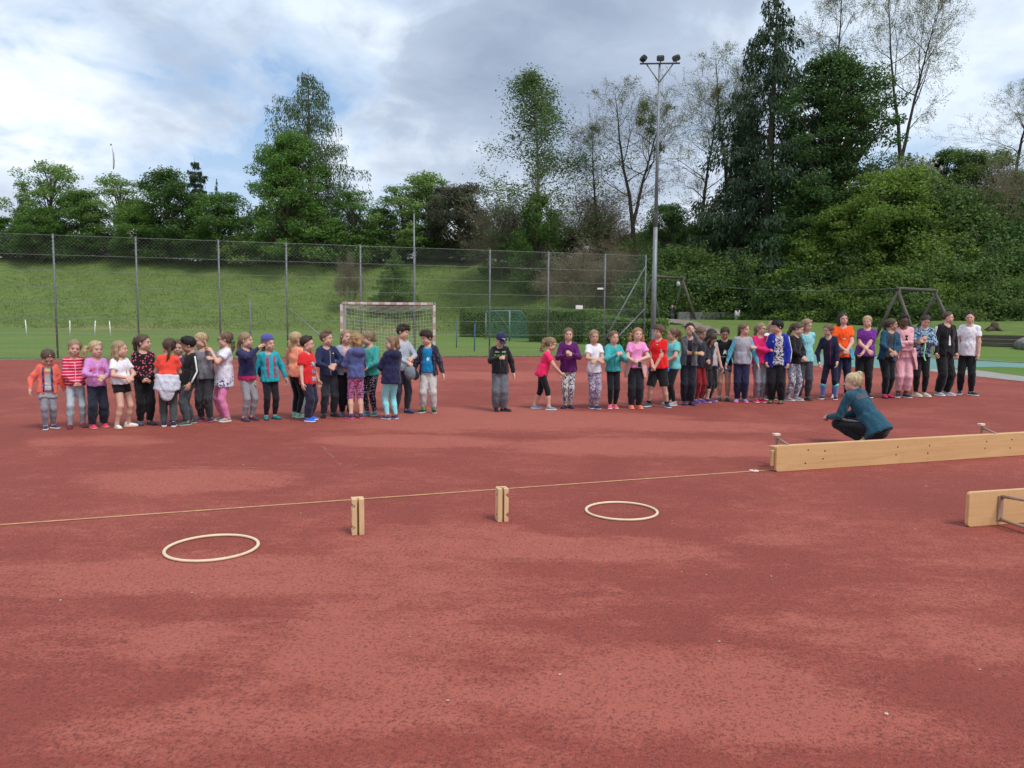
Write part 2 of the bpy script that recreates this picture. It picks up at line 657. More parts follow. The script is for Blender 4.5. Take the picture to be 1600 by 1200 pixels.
# teal court with its kerb, and the paved strip beside the island of grass
teal_m, nt = material('teal_court')
tc = nt.n('ShaderNodeTexCoord').outputs['Object']
n1 = nt.noise(tc, 1.2, 5, 0.65)
n2 = nt.noise(tc, 60, 3, 0.7)
c = nt.ramp(n1, [(0.3, (0.115, 0.225, 0.195)), (0.7, (0.165, 0.30, 0.265))])
finish(nt, nt.mix(nt.ramp(n2, [(0.5, 0.0), (0.8, 0.3)]), c, (0.24, 0.42, 0.37)), 0.9, n2, 0.4, 0.005, 0.2)
teal_px = [(1036, 552.8), (1120, 552), (1220, 552.5), (1330, 555), (1420, 558), (1510, 563), (1600, 568), (1720, 575), (1720, 579), (1620, 576), (1560, 573.5), (1520, 574.5), (1470, 577.5), (1430, 578.0), (1300, 572.6), (1180, 568.5), (1052, 563.5)]
worn_sheet('teal_court', [G(*p) for p in teal_px], 0.008, teal_m)
conc = plain('concrete', (0.29, 0.275, 0.25), 0.9, 0.22, 3.0)
grey_px = [(1430, 577.6), (1470, 577.2), (1530, 579.5), (1600, 589), (1800, 617), (1800, 627), (1600, 597), (1440, 579.2)]
worn_sheet('paved_strip', [G(*p) for p in grey_px], 0.016, conc)


def kerb(pts, w=0.10, h=0.05, name='kerb'):
    mb = MB()
    for a, b in zip(pts[:-1], pts[1:]):
        d = b - a
        L = d.length
        rot = Matrix.Rotation(math.atan2(d.y, d.x), 3, 'Z')
        c = (a + b) / 2
        mb.box((c.x, c.y, h / 2), (L, w, h), rot, 0.008)
    return struct(mb.build(name, conc))


kerb([Vector((-60, red[1].y - 3.9, 0))] + [G(px, py - .5) for px, py in red_px[:4]], 0.09, 0.04)
kerb([G(px, py - .7) for px, py in teal_px[:8]], 0.12, 0.04)

# painted lines, worn almost away
line_m, nt = material('worn_line')
tc = nt.n('ShaderNodeTexCoord').outputs['Object']
wn = nt.noise(tc, 7, 8, 0.8)
b = nt.n('ShaderNodeBsdfPrincipled', Roughness=0.9)
nt.set(b, 'Base Color', (0.62, 0.36, 0.32))
tr = nt.n('ShaderNodeBsdfTransparent')
mx = nt.n('ShaderNodeMixShader')
nt.link(nt.ramp(wn, [(0.50, 0.0), (0.70, 0.6)]), mx.inputs[0])
nt.link(tr.outputs[0], mx.inputs[1]); nt.link(b.outputs[0], mx.inputs[2])
o_ = nt.n('ShaderNodeOutputMaterial'); nt.link(mx.outputs[0], o_.inputs[0])
tan_m = plain('tan_tape', (0.48, 0.25, 0.12), 0.85, 0.25, 18.0)


def strip(name, a, b, w, z, mat):
    d = (b - a).normalized()
    n = Vector((-d.y, d.x, 0)) * w / 2
    return worn_sheet(name, [a - n, b - n, b + n, a + n], z, mat)


strip('tape_line', G(-60, 827.3), G(1215, 735.5), 0.036, 0.016, tan_m)
for a, b, w in [((430, 664), (720, 666.5), .05), ((690, 603), (1010, 606), .10), ((690, 580), (860, 582), .06), ((0, 587), (330, 584), .06), ((690, 592), (1000, 594), .06), ((1000, 612), (1560, 614), .06),
                ((820, 640), (1000, 684), .04), ((505, 700), (540, 737), .04), ((240, 731), (500, 734), .05), ((1180, 579), (1290, 579.5), .07), ((0, 617), (60, 600), .05), ((620, 618), (1000, 622), .06), ((1400, 600), (1600, 612), .05)]:
    strip('court_line', G(*a), G(*b), w, 0.016, line_m)

# scuffs left by tyres and shoes
scuff_m, nt = material('scuffed_tartan')
tc = nt.n('ShaderNodeTexCoord').outputs['Object']
wn = nt.noise(tc, 14, 6, 0.8)
b = nt.n('ShaderNodeBsdfPrincipled', Roughness=0.9)
nt.set(b, 'Base Color', (0.50, 0.16, 0.12))
tr = nt.n('ShaderNodeBsdfTransparent')
mx = nt.n('ShaderNodeMixShader')
nt.link(nt.ramp(wn, [(0.46, 0.0), (0.70, 0.6)]), mx.inputs[0])
nt.link(tr.outputs[0], mx.inputs[1]); nt.link(b.outputs[0], mx.inputs[2])
o_ = nt.n('ShaderNodeOutputMaterial'); nt.link(mx.outputs[0], o_.inputs[0])


def scuff(pts, w):
    P = [G(*p) for p in pts]
    L_, R_ = [], []
    for i, p in enumerate(P):
        d = (P[min(i + 1, len(P) - 1)] - P[max(i - 1, 0)]).normalized()
        n = Vector((-d.y, d.x, 0)) * w * (.5 if 0 < i < len(P) - 1 else .15)
        L_.append(p + n); R_.append(p - n)
    worn_sheet('scuff_mark', L_ + R_[::-1], 0.0145, scuff_m)


scuff([(560, 843), (574, 850), (583, 862), (582, 878), (570, 892), (552, 904)], .035)
scuff([(548, 872), (566, 866), (580, 856)], .02)
scuff([(543, 890), (562, 880), (576, 868)], .02)
scuff([(628, 975), (640, 1005), (652, 1045)], .02)
scuff([(640, 972), (656, 1008), (668, 1050)], .02)
scuff([(655, 975), (672, 1010), (690, 1052)], .018)
scuff([(668, 978), (690, 1015), (706, 1050)], .018)
scuff([(696, 978), (718, 1018), (744, 1064)], .025)
# ------------------------------------------------------------------ vegetation


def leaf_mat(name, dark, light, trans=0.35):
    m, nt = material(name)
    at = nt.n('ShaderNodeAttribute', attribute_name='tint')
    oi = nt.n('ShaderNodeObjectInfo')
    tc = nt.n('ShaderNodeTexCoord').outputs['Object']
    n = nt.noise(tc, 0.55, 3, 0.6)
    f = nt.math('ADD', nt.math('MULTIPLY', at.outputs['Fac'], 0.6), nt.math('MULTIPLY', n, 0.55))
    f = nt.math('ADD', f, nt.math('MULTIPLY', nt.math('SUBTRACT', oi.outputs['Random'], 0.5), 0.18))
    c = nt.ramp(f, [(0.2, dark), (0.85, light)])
    d = nt.n('ShaderNodeBsdfPrincipled', Roughness=0.6)
    d.inputs['Specular IOR Level'].default_value = 0.25
    nt.link(c, d.inputs['Base Color'])
    t = nt.n('ShaderNodeBsdfTranslucent')
    nt.link(c, t.inputs['Color'])
    mx = nt.n('ShaderNodeMixShader')
    mx.inputs[0].default_value = trans
    nt.link(d.outputs[0], mx.inputs[1]); nt.link(t.outputs[0], mx.inputs[2])
    o = nt.n('ShaderNodeOutputMaterial')
    nt.link(mx.outputs[0], o.inputs[0])
    return m


L_MAPLE = leaf_mat('maple_leaf', (0.052, 0.115, 0.028), (0.145, 0.265, 0.051))
L_DARK = leaf_mat('dark_leaf', (0.038, 0.085, 0.028), (0.099, 0.179, 0.044))
L_LIGHT = leaf_mat('light_leaf', (0.119, 0.203, 0.052), (0.256, 0.376, 0.102))
L_YELLOW = leaf_mat('hazel_leaf', (0.085, 0.145, 0.026), (0.20, 0.30, 0.055), .4)
L_BRUSH = leaf_mat('brush_leaf', (0.063, 0.119, 0.034), (0.159, 0.244, 0.061), .4)
L_LARCH = leaf_mat('larch_needle', (0.052, 0.095, 0.043), (0.120, 0.171, 0.077))
L_SPRUCE = leaf_mat('spruce_needle', (0.024, 0.052, 0.028), (0.059, 0.095, 0.044), 0.15)
L_BIRCH = leaf_mat('birch_leaf', (0.084, 0.143, 0.048), (0.179, 0.265, 0.094))
L_BUD = leaf_mat('locust_leaf', (0.13, 0.135, 0.055), (0.27, 0.28, 0.12), .5)
L_BROWN = leaf_mat('withered_leaf', (0.15, 0.125, 0.075), (0.29, 0.245, 0.15), .5)
L_PURPLE = leaf_mat('purple_leaf', (0.052, 0.052, 0.038), (0.106, 0.102, 0.068))
L_BLOSSOM = leaf_mat('blossom', (0.170, 0.221, 0.102), (0.588, 0.588, 0.476))
L_GRASS = leaf_mat('tall_grass', (0.068, 0.133, 0.031), (0.168, 0.238, 0.070), 0.3)
BARK = plain('bark', (0.11, 0.09, 0.07), 0.95, 0.4, 5.0, 0.1)
BARK_D = plain('bark_dark', (0.060, 0.050, 0.040), 0.95, 0.35, 5.0, 0.1)
BARK_B = plain('bark_brown', (0.25, 0.205, 0.15), 0.95, 0.35, 5.0, 0.1)


def unit(v):
    return v / np.maximum(np.linalg.norm(v, axis=-1, keepdims=True), 1e-9)


def segs_mesh(S, n=4):
    """S rows: p0(3) p1(3) r0 r1"""
    S = np.asarray(S, dtype=float)
    d = unit(S[:, 3:6] - S[:, 0:3])
    ref = np.where(np.abs(d[:, 2:3]) > .9, np.array([[1., 0, 0]]), np.array([[0, 0, 1.]]))
    a = unit(np.cross(d, ref)); b = np.cross(d, a)
    t = np.arange(n) * 2 * np.pi / n
    ring = a[:, None] * np.cos(t)[None, :, None] + b[:, None] * np.sin(t)[None, :, None]
    v0 = S[:, None, 0:3] + ring * S[:, None, 6:7]
    v1 = S[:, None, 3:6] + ring * S[:, None, 7:8]
    V = np.concatenate([v0, v1], 1).reshape(-1, 3)
    base = np.arange(len(S))[:, None] * 2 * n
    k = np.arange(n); k2 = (k + 1) % n
    F = np.stack([base + k, base + k2, base + n + k2, base + n + k], -1).reshape(-1, 4)
    return V, F


def leaves(C, size, normal=None, droop=0.0, aspect=0.55, g=None):
    """one bent rhombus per row of C; returns V, F, tint"""
    g = g or rng
    n = len(C)
    nrm = g.normal(size=(n, 3))
    if normal is not None:
        nrm = nrm * 0.75 + normal * 1.1
    nrm = unit(nrm)
    t = g.normal(size=(n, 3)); t[:, 2] -= droop
    t = unit(t - nrm * np.sum(t * nrm, 1, keepdims=True))
    b = np.cross(nrm, t)
    s = size * g.uniform(0.6, 1.35, (n, 1))
    p0 = C - t * s * .5; p1 = C + b * s * aspect * .5 + nrm * s * .06
    p2 = C + t * s * .5; p3 = C - b * s * aspect * .5 + nrm * s * .06
    V = np.stack([p0, p1, p2, p3], 1).reshape(-1, 3)
    F = np.arange(n * 4).reshape(n, 4)
    tint = np.repeat(g.uniform(0, 1, n), 4)
    return V, F, tint


def wobble_path(p0, p1, n, amp, g, sag=0.0):
    t = np.linspace(0, 1, n + 1)[:, None]
    P = p0 * (1 - t) + p1 * t
    off = g.normal(size=(n + 1, 3)) * amp * np.sin(np.pi * t)
    P = P + np.cumsum(off, 0) * .4
    P[:, 2] -= (sag * np.sin(np.pi * t[:, 0]))
    return P


def path_segs(P, r0, r1):
    t = np.linspace(r0, r1, len(P))
    return [np.concatenate([P[i], P[i + 1], [t[i], t[i + 1]]]) for i in range(len(P) - 1)]


def crown_tree(seed, H=10.0, width=7.0, base=0.25, n_clump=70, per=150, leaf=0.27, shape='round', clump=0.95, open_=0.0):
    """broad-leaved tree, its crown made of leaf clumps carried by limbs; returns trunk mesh data and crown mesh data"""
    g = np.random.default_rng(seed)
    S = []
    lean = g.normal(size=2) * .03 * H
    top = np.array([lean[0], lean[1], H * .9])
    trunk = wobble_path(np.array([0, 0, -.4]), top, 8, .05 * H / 10, g)
    S += path_segs(trunk, .028 * H, .006 * H)
    C = []
    lobes = g.uniform(0, 2 * np.pi, 5)
    for i in range(n_clump):
        u = (i + g.uniform(0, 1)) / n_clump
        z = base + (1 - base) * u
        if shape == 'round':
            prof = math.sqrt(max(0, 1 - ((u - .42) / .62) ** 2))
        elif shape == 'cone':
            prof = max(.12, (1 - u) ** .75)
        elif shape == 'column':
            prof = min(1, u * 4 + .35) * math.sqrt(max(0.02, 1 - u ** 3))
        else:
            prof = math.sqrt(max(0, 1 - u ** 2.4))
        az = g.uniform(0, 2 * np.pi)
        lob = 1 + .22 * math.sin(3 * az + lobes[0]) + .16 * math.sin(5 * az + lobes[1] + 4 * u)
        rr = width / 2 * prof * lob * (g.uniform(0, 1) ** .38)
        c = np.array([math.cos(az) * rr + lean[0] * u, math.sin(az) * rr + lean[1] * u, z * H])
        C.append(c)
        tz = np.clip(z - .12 - .25 * rr / width, .12, .88)
        k = tz * 8
        k0 = int(k)
        p = trunk[k0] * (1 - (k - k0)) + trunk[min(k0 + 1, 8)] * (k - k0)
        S += path_segs(wobble_path(p, c, 4, .04 * H / 10, g, .02 * H * g.uniform(-1, 1)), .0075 * H * (1.1 - .5 * z), .0015 * H)
    C = np.array(C)
    LV, LF, LT = [], [], []
    n0 = 0
    for c in C:
        r = clump * g.uniform(.7, 1.35)
        m = int(per * g.uniform(.6, 1.3))
        d = unit(g.normal(size=(m, 3))) * (g.uniform(0, 1, (m, 1)) ** .45)
        sc = np.array([1.15, 1.15, .72]) * r
        P = c + d * sc
        nv, nf, nt_ = leaves(P, leaf, d * np.array([.6, .6, 1.0]) + np.array([0, 0, .35]), .5, g=g)
        LV.append(nv); LF.append(nf + n0)
        LT.append(np.clip(nt_ * .6 + .2 + .35 * np.repeat(d[:, 2], 4) * .6 + g.normal() * .12, 0, 1))  # clump tops tinted lighter, undersides darker: overhead light in the colour
        n0 += len(nv)
    return segs_mesh(S, 5), (np.concatenate(LV), np.concatenate(LF), np.concatenate(LT))


def grow(g, S, tips, p, d, L, r, lvl, maxl, kids, spread, up, wob):
    n = 4 if lvl < 2 else 3
    P = [p]
    dd = d
    for i in range(n):
        dd = unit(dd + g.normal(size=3) * wob + np.array([0, 0, up]))
        P.append(P[-1] + dd * L / n)
    P = np.array(P)
    r1 = r * (.62 if lvl == 0 else .45)
    S += path_segs(P, r, r1)
    if lvl >= maxl:
        tips.append((P[-1], dd)); tips.append((P[-2], dd))
        return
    nk = kids[min(lvl, len(kids) - 1)]
    for j in range(nk):
        t = g.uniform(.35 if lvl == 0 else .2, 1.0)
        if j == 0:
            t = 1.0
        k = t * n; k0 = min(int(k), n - 1); f = k - k0
        q = P[k0] * (1 - f) + P[k0 + 1] * f
        ax = unit(np.cross(dd, g.normal(size=3)))
        a = spread * g.uniform(.5, 1.25) * (.55 if j == 0 else 1)
        nd = unit(dd * math.cos(a) + ax * math.sin(a))
        grow(g, S, tips, q, nd, L * g.uniform(.52, .8), max(r1 * (1.0 if j == 0 else .72) * (1.2 - .35 * t), .010), lvl + 1, maxl, kids, spread, up, wob)


def twig_tree(seed, H=14.0, maxl=4, kids=(5, 4, 3, 3), spread=.6, up=.08, wob=.10, leaf=.16, per=5, stems=1, trunk_r=.16, leaf_spread=.35, droop=.3, first=.42, min_leaf_z=0.0):
    """airy tree with fine twigs and few leaves"""
    g = np.random.default_rng(seed)
    S, tips = [], []
    for s in range(stems):
        a = g.uniform(0, 6.28)
        d = unit(np.array([math.cos(a) * (.35 if stems > 1 else .05), math.sin(a) * (.35 if stems > 1 else .05), 1.0]))
        grow(g, S, tips, np.array([g.normal() * .15 * (stems > 1), g.normal() * .15 * (stems > 1), -.3]), d, H * first * g.uniform(.85, 1.1), trunk_r / math.sqrt(stems), 0, maxl, kids, spread, up, wob)
    S = np.array(S)
    zmax = max(S[:, 5].max(), 1e-3)
    k = H / zmax
    S[:, :6] *= k
    P = np.array([t[0] for t in tips]) * k
    P = P[P[:, 2] > min_leaf_z * H]
    m = len(P) * per
    C = np.repeat(P, per, 0) + g.normal(size=(m, 3)) * leaf_spread
    lv = leaves(C, leaf, None, droop, .5, g=g)
    big = S[:, 6] > .03
    V1, F1 = segs_mesh(S[big], 5)
    V2, F2 = segs_mesh(S[~big], 3)
    return (np.concatenate([V1, V2]), [F1, F2 + len(V1)]), lv


def limb_tree(seed, H=18.0, width=9.0, n_limb=26, base=.22, elev=50, up=.05, wob=.14, levels=3, kids=(4, 4, 3), leaf=.16, per=6, spread=.25, droop=.5, prof=1.0, trunk_r=.2, crook=.10, leaders=1):
    """airy tree: one or more leaders that run to the top, limbs all the way up, fine twigs with leaves"""
    g = np.random.default_rng(seed)
    S, tips = [], []
    for ld in range(leaders):
        off = np.array([0, 0, 0.0])
        top = np.array([g.normal() * .05 * H + (ld - (leaders - 1) / 2) * .16 * H, g.normal() * .05 * H, H * (.97 - .10 * ld)])
        start = np.array([0, 0, -.4]) if ld == 0 else trunk[3]
        trunk = wobble_path(start, top, 12, crook, g)
        S += path_segs(trunk, trunk_r * (1 if ld == 0 else .7), .02)
        m = max(6, n_limb // leaders)
        for i in range(m):
            t = base + (1 - base) * (i + g.uniform(0, 1)) / m
            t = min(t, .99)
            k = t * 12; k0 = int(k)
            p = trunk[k0] * (1 - (k - k0)) + trunk[min(k0 + 1, 12)] * (k - k0)
            u = (t - base) / (1 - base)
            pr = (1 - u) ** .7 * min(1, .45 + 2.2 * u) * prof + .10
            az = i * 2.4 + g.normal() * .5
            el = R(elev + 25 * u + g.normal() * 9)
            L = width / 2 * pr * g.uniform(.65, 1.25)
            dd = np.array([math.cos(az) * math.cos(el), math.sin(az) * math.cos(el), math.sin(el)])
            grow(g, S, tips, p, dd, L * .62, max(trunk_r * .36 * (1 - .75 * t), .02), 1, levels, (1,) + tuple(kids), .62, up, wob)
    S = np.array(S)
    P = np.array([t[0] for t in tips])
    C = np.repeat(P, per, 0) + g.normal(size=(len(P) * per, 3)) * np.array([spread, spread, spread * 1.3]) - np.array([0, 0, spread * .5])
    lv = leaves(C, leaf, None, droop, .55, g=g)
    big = S[:, 6] > .03
    V1, F1 = segs_mesh(S[big], 6)
    V2, F2 = segs_mesh(S[~big], 3)
    return (np.concatenate([V1, V2]), [F1, F2 + len(V1)]), lv


def conifer(seed, H=20.0, width=7.0, base=.08, whorls=34, per_whorl=7, droop=.25, hang=.5, leaf=.3, dens=1.0, curve=1.0, sparse_top=0.0, power=.9, gap=.12):
    """spruce or larch: whorls of drooping boughs hung with needles"""
    g = np.random.default_rng(seed)
    S = path_segs(wobble_path(np.array([0, 0, -.4]), np.array([g.normal() * .15, g.normal() * .15, H]), 10, .04, g), .016 * H, .01)
    PC, TN = [], []
    for w in range(whorls):
        u = (w + g.uniform(-.3, .3)) / whorls
        u = min(max(u, 0), .995)
        z0 = H * (base + (1 - base) * u)
        L0 = width / 2 * ((1 - u) ** power) + .25
        nb = max(3, int(per_whorl * (1 - .35 * u)))
        a0 = g.uniform(0, 6.28)
        for b in range(nb):
            if g.uniform() < gap:
                continue
            a = a0 + 6.283 * b / nb + g.normal() * .25
            L = L0 * g.uniform(.50, 1.28)
            t = np.linspace(0, 1, 7)
            rr = L * t
            zz = z0 + L * (.16 * t * (1 - u) * 0 + .22 * u * t - droop * t ** 1.3 + .30 * droop * t ** 3 * curve)
            P = np.stack([np.cos(a) * rr, np.sin(a) * rr, zz], 1) + g.normal(size=(7, 3)) * .03
            S += path_segs(P, .0035 * H * (1 - .6 * u) * .9, .008)
            m = int(26 * L * dens * (1 - sparse_top * u)) + 3
            tt = g.uniform(.12, 1.0, m) ** .8
            k = tt * 6; k0 = np.minimum(k.astype(int), 5); f = (k - k0)[:, None]
            C = P[k0] * (1 - f) + P[k0 + 1] * f
            side = np.stack([-np.sin(a) * np.ones(m), np.cos(a) * np.ones(m), np.zeros(m)], 1)
            C = C + side * (g.normal(size=(m, 1)) * .20 * L * (1.05 - tt[:, None]) ** .6)
            C[:, 2] -= np.abs(g.normal(size=m)) * hang * (.4 + .6 * tt)
            PC.append(C)
    C = np.concatenate(PC)
    n = len(C)
    # hanging, narrow sprays
    t = unit(np.stack([g.normal(size=n) * .45 + C[:, 0] * .08, g.normal(size=n) * .45 + C[:, 1] * .08, -np.ones(n) * (.5 + hang)], 1))
    b = unit(np.cross(t, g.normal(size=(n, 3))))
    s = leaf * g.uniform(.6, 1.4, (n, 1))
    V = np.stack([C - t * s * .2, C + b * s * .13 + t * s * .3, C + t * s * .9, C - b * s * .13 + t * s * .3], 1).reshape(-1, 3)
    F = np.arange(n * 4).reshape(n, 4)
    return segs_mesh(S, 4), (V, F, np.repeat(g.uniform(0, 1, n), 4))


def bush(seed, H=3.0, width=4.5, n=26, per=140, leaf=.2, clump=.75):
    g = np.random.default_rng(seed)
    S, LV, LF, LT = [], [], [], []
    n0 = 0
    for i in range(n):
        az = g.uniform(0, 6.283)
        u = g.uniform(.05, 1)
        rr = width / 2 * math.sqrt(max(0, 1 - (u * .96) ** 2)) * g.uniform(.35, 1.05)
        c = np.array([math.cos(az) * rr, math.sin(az) * rr, H * u * .92])
        S += path_segs(wobble_path(np.array([g.normal() * .2, g.normal() * .2, -.3]), c, 3, .08, g), .035, .008)
        m = int(per * g.uniform(.6, 1.3))
        d = unit(g.normal(size=(m, 3))) * (g.uniform(0, 1, (m, 1)) ** .45)
        P = c + d * np.array([1.15, 1.15, .75]) * clump * g.uniform(.7, 1.3)
        v, f, t = leaves(P, leaf, d * np.array([.6, .6, 1.0]) + np.array([0, 0, .3]), .4, g=g)
        LV.append(v); LF.append(f + n0)
        LT.append(np.clip(t * .6 + .2 + .3 * np.repeat(d[:, 2], 4) + g.normal() * .12, 0, 1))  # light from above painted in: leaves paler at the clump top
        n0 += len(v)
    # a few whippy shoots breaking the outline
    for i in range(14):
        az = g.uniform(0, 6.283); r = width / 2 * g.uniform(.1, .8)
        p = np.array([math.cos(az) * r, math.sin(az) * r, H * (1 - .5 * (2 * r / width) ** 2) * .85])
        q = p + np.array([math.cos(az) * .5, math.sin(az) * .5, g.uniform(.5, 1.1)])
        S += path_segs(np.stack([p, q]), .012, .005)
        t = g.uniform(0, 1, (22, 1))
        v, f, ti = leaves(p * (1 - t) + q * t + g.normal(size=(22, 3)) * .1, leaf * .8, None, .2, g=g)
        LV.append(v); LF.append(f + n0); LT.append(np.clip(ti * .5 + .5, 0, 1)); n0 += len(v)
    return segs_mesh(S, 3), (np.concatenate(LV), np.concatenate(LF), np.concatenate(LT))


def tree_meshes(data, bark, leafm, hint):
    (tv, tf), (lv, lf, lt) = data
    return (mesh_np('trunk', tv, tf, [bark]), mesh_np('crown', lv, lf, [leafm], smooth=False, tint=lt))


def plant_tree(name, label, cat, meshes, x, y, scale, rz=None, group=None, z=None, leafm=None, bark=None):
    t = thing(name, label, cat, (x, y, hz(x, y) if z is None else z), random.uniform(0, 6.28) if rz is None else rz, group)
    t.scale = scale if hasattr(scale, '__len__') else (scale, scale, scale)
    tr = link('trunk' if cat == 'tree' else 'stems', meshes[0], t)
    if cat != 'tree':
        struct(tr, 'stuff')
    cr = link('crown', meshes[1], t)
    for o, m in ((cr, leafm), (tr, bark)):
        if m is not None:
            o.material_slots[0].link = 'OBJECT'
            o.material_slots[0].material = m
    return t


def by_top(px, top_py, depth):
    """ground point and height of something at this depth whose top is seen at this pixel"""
    p = D(px, top_py, depth)
    g0 = hz(p.x, depth)
    return p.x, depth, p.z - g0


# prototypes (their heights: 10, 10, 10, 10 m ...)
TM = {}
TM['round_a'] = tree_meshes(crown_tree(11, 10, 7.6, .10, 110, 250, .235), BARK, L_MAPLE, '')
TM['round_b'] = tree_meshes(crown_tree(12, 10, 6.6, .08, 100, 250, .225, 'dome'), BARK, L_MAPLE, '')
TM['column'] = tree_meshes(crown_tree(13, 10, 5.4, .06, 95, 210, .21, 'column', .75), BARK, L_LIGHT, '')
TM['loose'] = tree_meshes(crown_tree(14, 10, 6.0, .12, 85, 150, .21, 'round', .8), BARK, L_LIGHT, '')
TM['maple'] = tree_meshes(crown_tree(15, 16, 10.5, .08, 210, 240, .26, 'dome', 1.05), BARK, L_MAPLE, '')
TM['pine'] = tree_meshes(conifer(16, 12, 6.5, .15, 20, 7, .12, .22, .36, 3.4, .4, 0, .75), BARK, L_SPRUCE, '')
TM['spruce'] = tree_meshes(conifer(17, 28, 12.0, .05, 30, 7, .48, .85, .38, 3.0, 2.0, 0, .8, .22), BARK, L_SPRUCE, '')
TM['larch'] = tree_meshes(conifer(18, 22, 13.0, .04, 30, 8, .20, .9, .30, 2.6, 1.6, .2, .55, .14), BARK, L_LARCH, '')
TM['birch'] = tree_meshes(limb_tree(19, 20, 11, 38, .16, 42, .03, .14, 3, (4, 4, 3), .16, 17, .30, 1.0, 1.0, .17), BARK_B, L_BIRCH, '')
TM['locust_a'] = tree_meshes(limb_tree(20, 18, 13, 22, .34, 32, .03, .20, 4, (4, 4, 3, 3), .10, 8, .13, .4, 1.15, .24, .16, 2), BARK_D, L_BUD, '')
TM['locust_b'] = tree_meshes(limb_tree(21, 18, 12, 20, .30, 38, .03, .22, 4, (4, 4, 3, 3), .10, 8, .13, .4, 1.1, .22, .18, 1), BARK_D, L_BUD, '')
TM['brown_a'] = tree_meshes(twig_tree(22, 8, 4, (7, 5, 4, 4), .55, .03, .13, .12, 3, 4, .14, .20, .2, .4), BARK_B, L_BROWN, '')
TM['brown_b'] = tree_meshes(twig_tree(23, 8, 4, (7, 5, 4, 4), .70, .0, .14, .12, 3, 3, .14, .22, .2, .4), BARK_B, L_BROWN, '')
TM['bush_a'] = tree_meshes(bush(31, 3.4, 5.0, 36, 220, .165, .8), BARK_B, L_BRUSH, '')
TM['bush_b'] = tree_meshes(bush(32, 3.0, 5.6, 34, 220, .16, .75), BARK_B, L_BRUSH, '')
TM['bush_c'] = tree_meshes(bush(33, 4.2, 5.0, 38, 220, .17, .85), BARK_B, L_YELLOW, '')
PH = dict(round_a=10.3, round_b=10.6, column=10.4, loose=10.3, maple=16.7, pine=12, spruce=28, larch=22, birch=20.5, locust_a=18.4, locust_b=18.4, brown_a=8, brown_b=8, bush_a=4.0, bush_b=3.6, bush_c=4.8)


def tree_at(kind, name, label, px, top, depth, wide=1.0, cat='tree', group=None, leafm=None, rz=None, sink=0.0):
    x, y, h = by_top(px, top, depth)
    s = (h + sink) / PH[kind]
    return plant_tree(name, label, cat, TM[kind], x, y, (s * wide, s * wide, s), rz, group, hz(x, y) - sink, leafm)


GL = 'trees along the top of the grassy bank'
# left of the picture, along the top of the bank
tree_at('spruce', 'spruce_tree', 'small dark spruce at the far left above the fence', 36, 280, 106, 1.10)
tree_at('loose', 'young_ash_tree', 'pale green loose-leaved tree at far left beside the small spruce', 72, 250, 103, 1.12)
tree_at('round_b', 'broadleaf_tree', 'leafy tree cut by the left edge of the picture', 4, 338, 102, 1.50)
tree_at('round_a', 'broadleaf_tree', 'low leafy tree below the pale tree at far left', 62, 322, 100, 1.42)
tree_at('round_b', 'broadleaf_tree', 'green tree just left of the flagpole', 126, 296, 101, 1.35)
tree_at('loose', 'broadleaf_tree', 'pale-topped tree right in front of the flagpole', 182, 272, 102, 1.50)
tree_at('round_a', 'broadleaf_tree', 'low rounded tree to the right of the flagpole', 214, 318, 99, 1.27)
tree_at('round_b', 'broadleaf_tree', 'dark full tree left of the flat-topped pine', 262, 262, 101, 1.20, leafm=L_DARK)
tree_at('pine', 'pine_tree', 'dark flat-topped pine rising behind the leafy trees on the left', 305, 246, 108, 0.80)
tree_at('spruce', 'spruce_tree', 'thin spire of a distant spruce right of the flat-topped pine', 338, 276, 122, 0.45)
tree_at('round_a', 'broadleaf_tree', 'rounded green tree between the pine and the tall larch', 340, 300, 101, 1.42)
tree_at('larch', 'larch_tree', 'tall drooping larch, highest tree on the left half', 481, 106, 106, 1.22)
tree_at('maple', 'maple_tree', 'big round maple standing in front of the tall larch', 441, 203, 99, 1.00)
tree_at('bush_a', 'shrub', 'low light shrub under the left side of the big maple', 385, 350, 100, 1.10, 'shrub', leafm=L_LIGHT)
tree_at('bush_c', 'shrub', 'leafy shrub under the big maple trunk', 440, 340, 100, 1.30, 'shrub', leafm=L_MAPLE)
tree_at('bush_b', 'shrub', 'shrub at the right foot of the tall larch', 512, 340, 100, 1.50, 'shrub', leafm=L_MAPLE)
tree_at('loose', 'broadleaf_tree', 'small thin-topped tree to the right of the larch', 556, 298, 100, 1.35, leafm=L_MAPLE)
tree_at('round_b', 'broadleaf_tree', 'low tree between the larch and the thin mast', 592, 322, 102, 1.35)
tree_at('loose', 'broadleaf_tree', 'light green tree left of the thin mast', 632, 290, 101, 1.35)
tree_at('column', 'broadleaf_tree', 'upright bright tree right behind the thin mast', 668, 266, 101, 1.42)
tree_at('round_a', 'purple_tree', 'dark purplish round tree right of the thin mast', 716, 287, 100, 1.27, leafm=L_PURPLE)
tree_at('round_b', 'broadleaf_tree', 'green tree right of the purplish tree', 752, 335, 101, 1.20)
tree_at('spruce', 'young_spruce', 'small bright young conifer standing halfway down the bank', 617, 388, 88, 2.1, leafm=L_MAPLE)
tree_at('brown_a', 'young_bare_tree', 'small bare sapling on the bank above the goal', 546, 385, 87, 0.55)
tree_at('bush_b', 'shrub', 'dark shrub at the bank top below the purplish tree', 672, 368, 100, 1.00, 'shrub', leafm=L_DARK)
UNDER = ['at the left picture edge', 'below the pale ash', 'left of the flagpole line', 'below the flagpole', 'left below the dark full tree', 'below the flat-topped pine', 'left of the big maple',
         'right of the larch', 'left of the thin mast', 'below the rightmost green tree', 'below the purplish tree', 'behind the maple trunk', 'right below the larch']
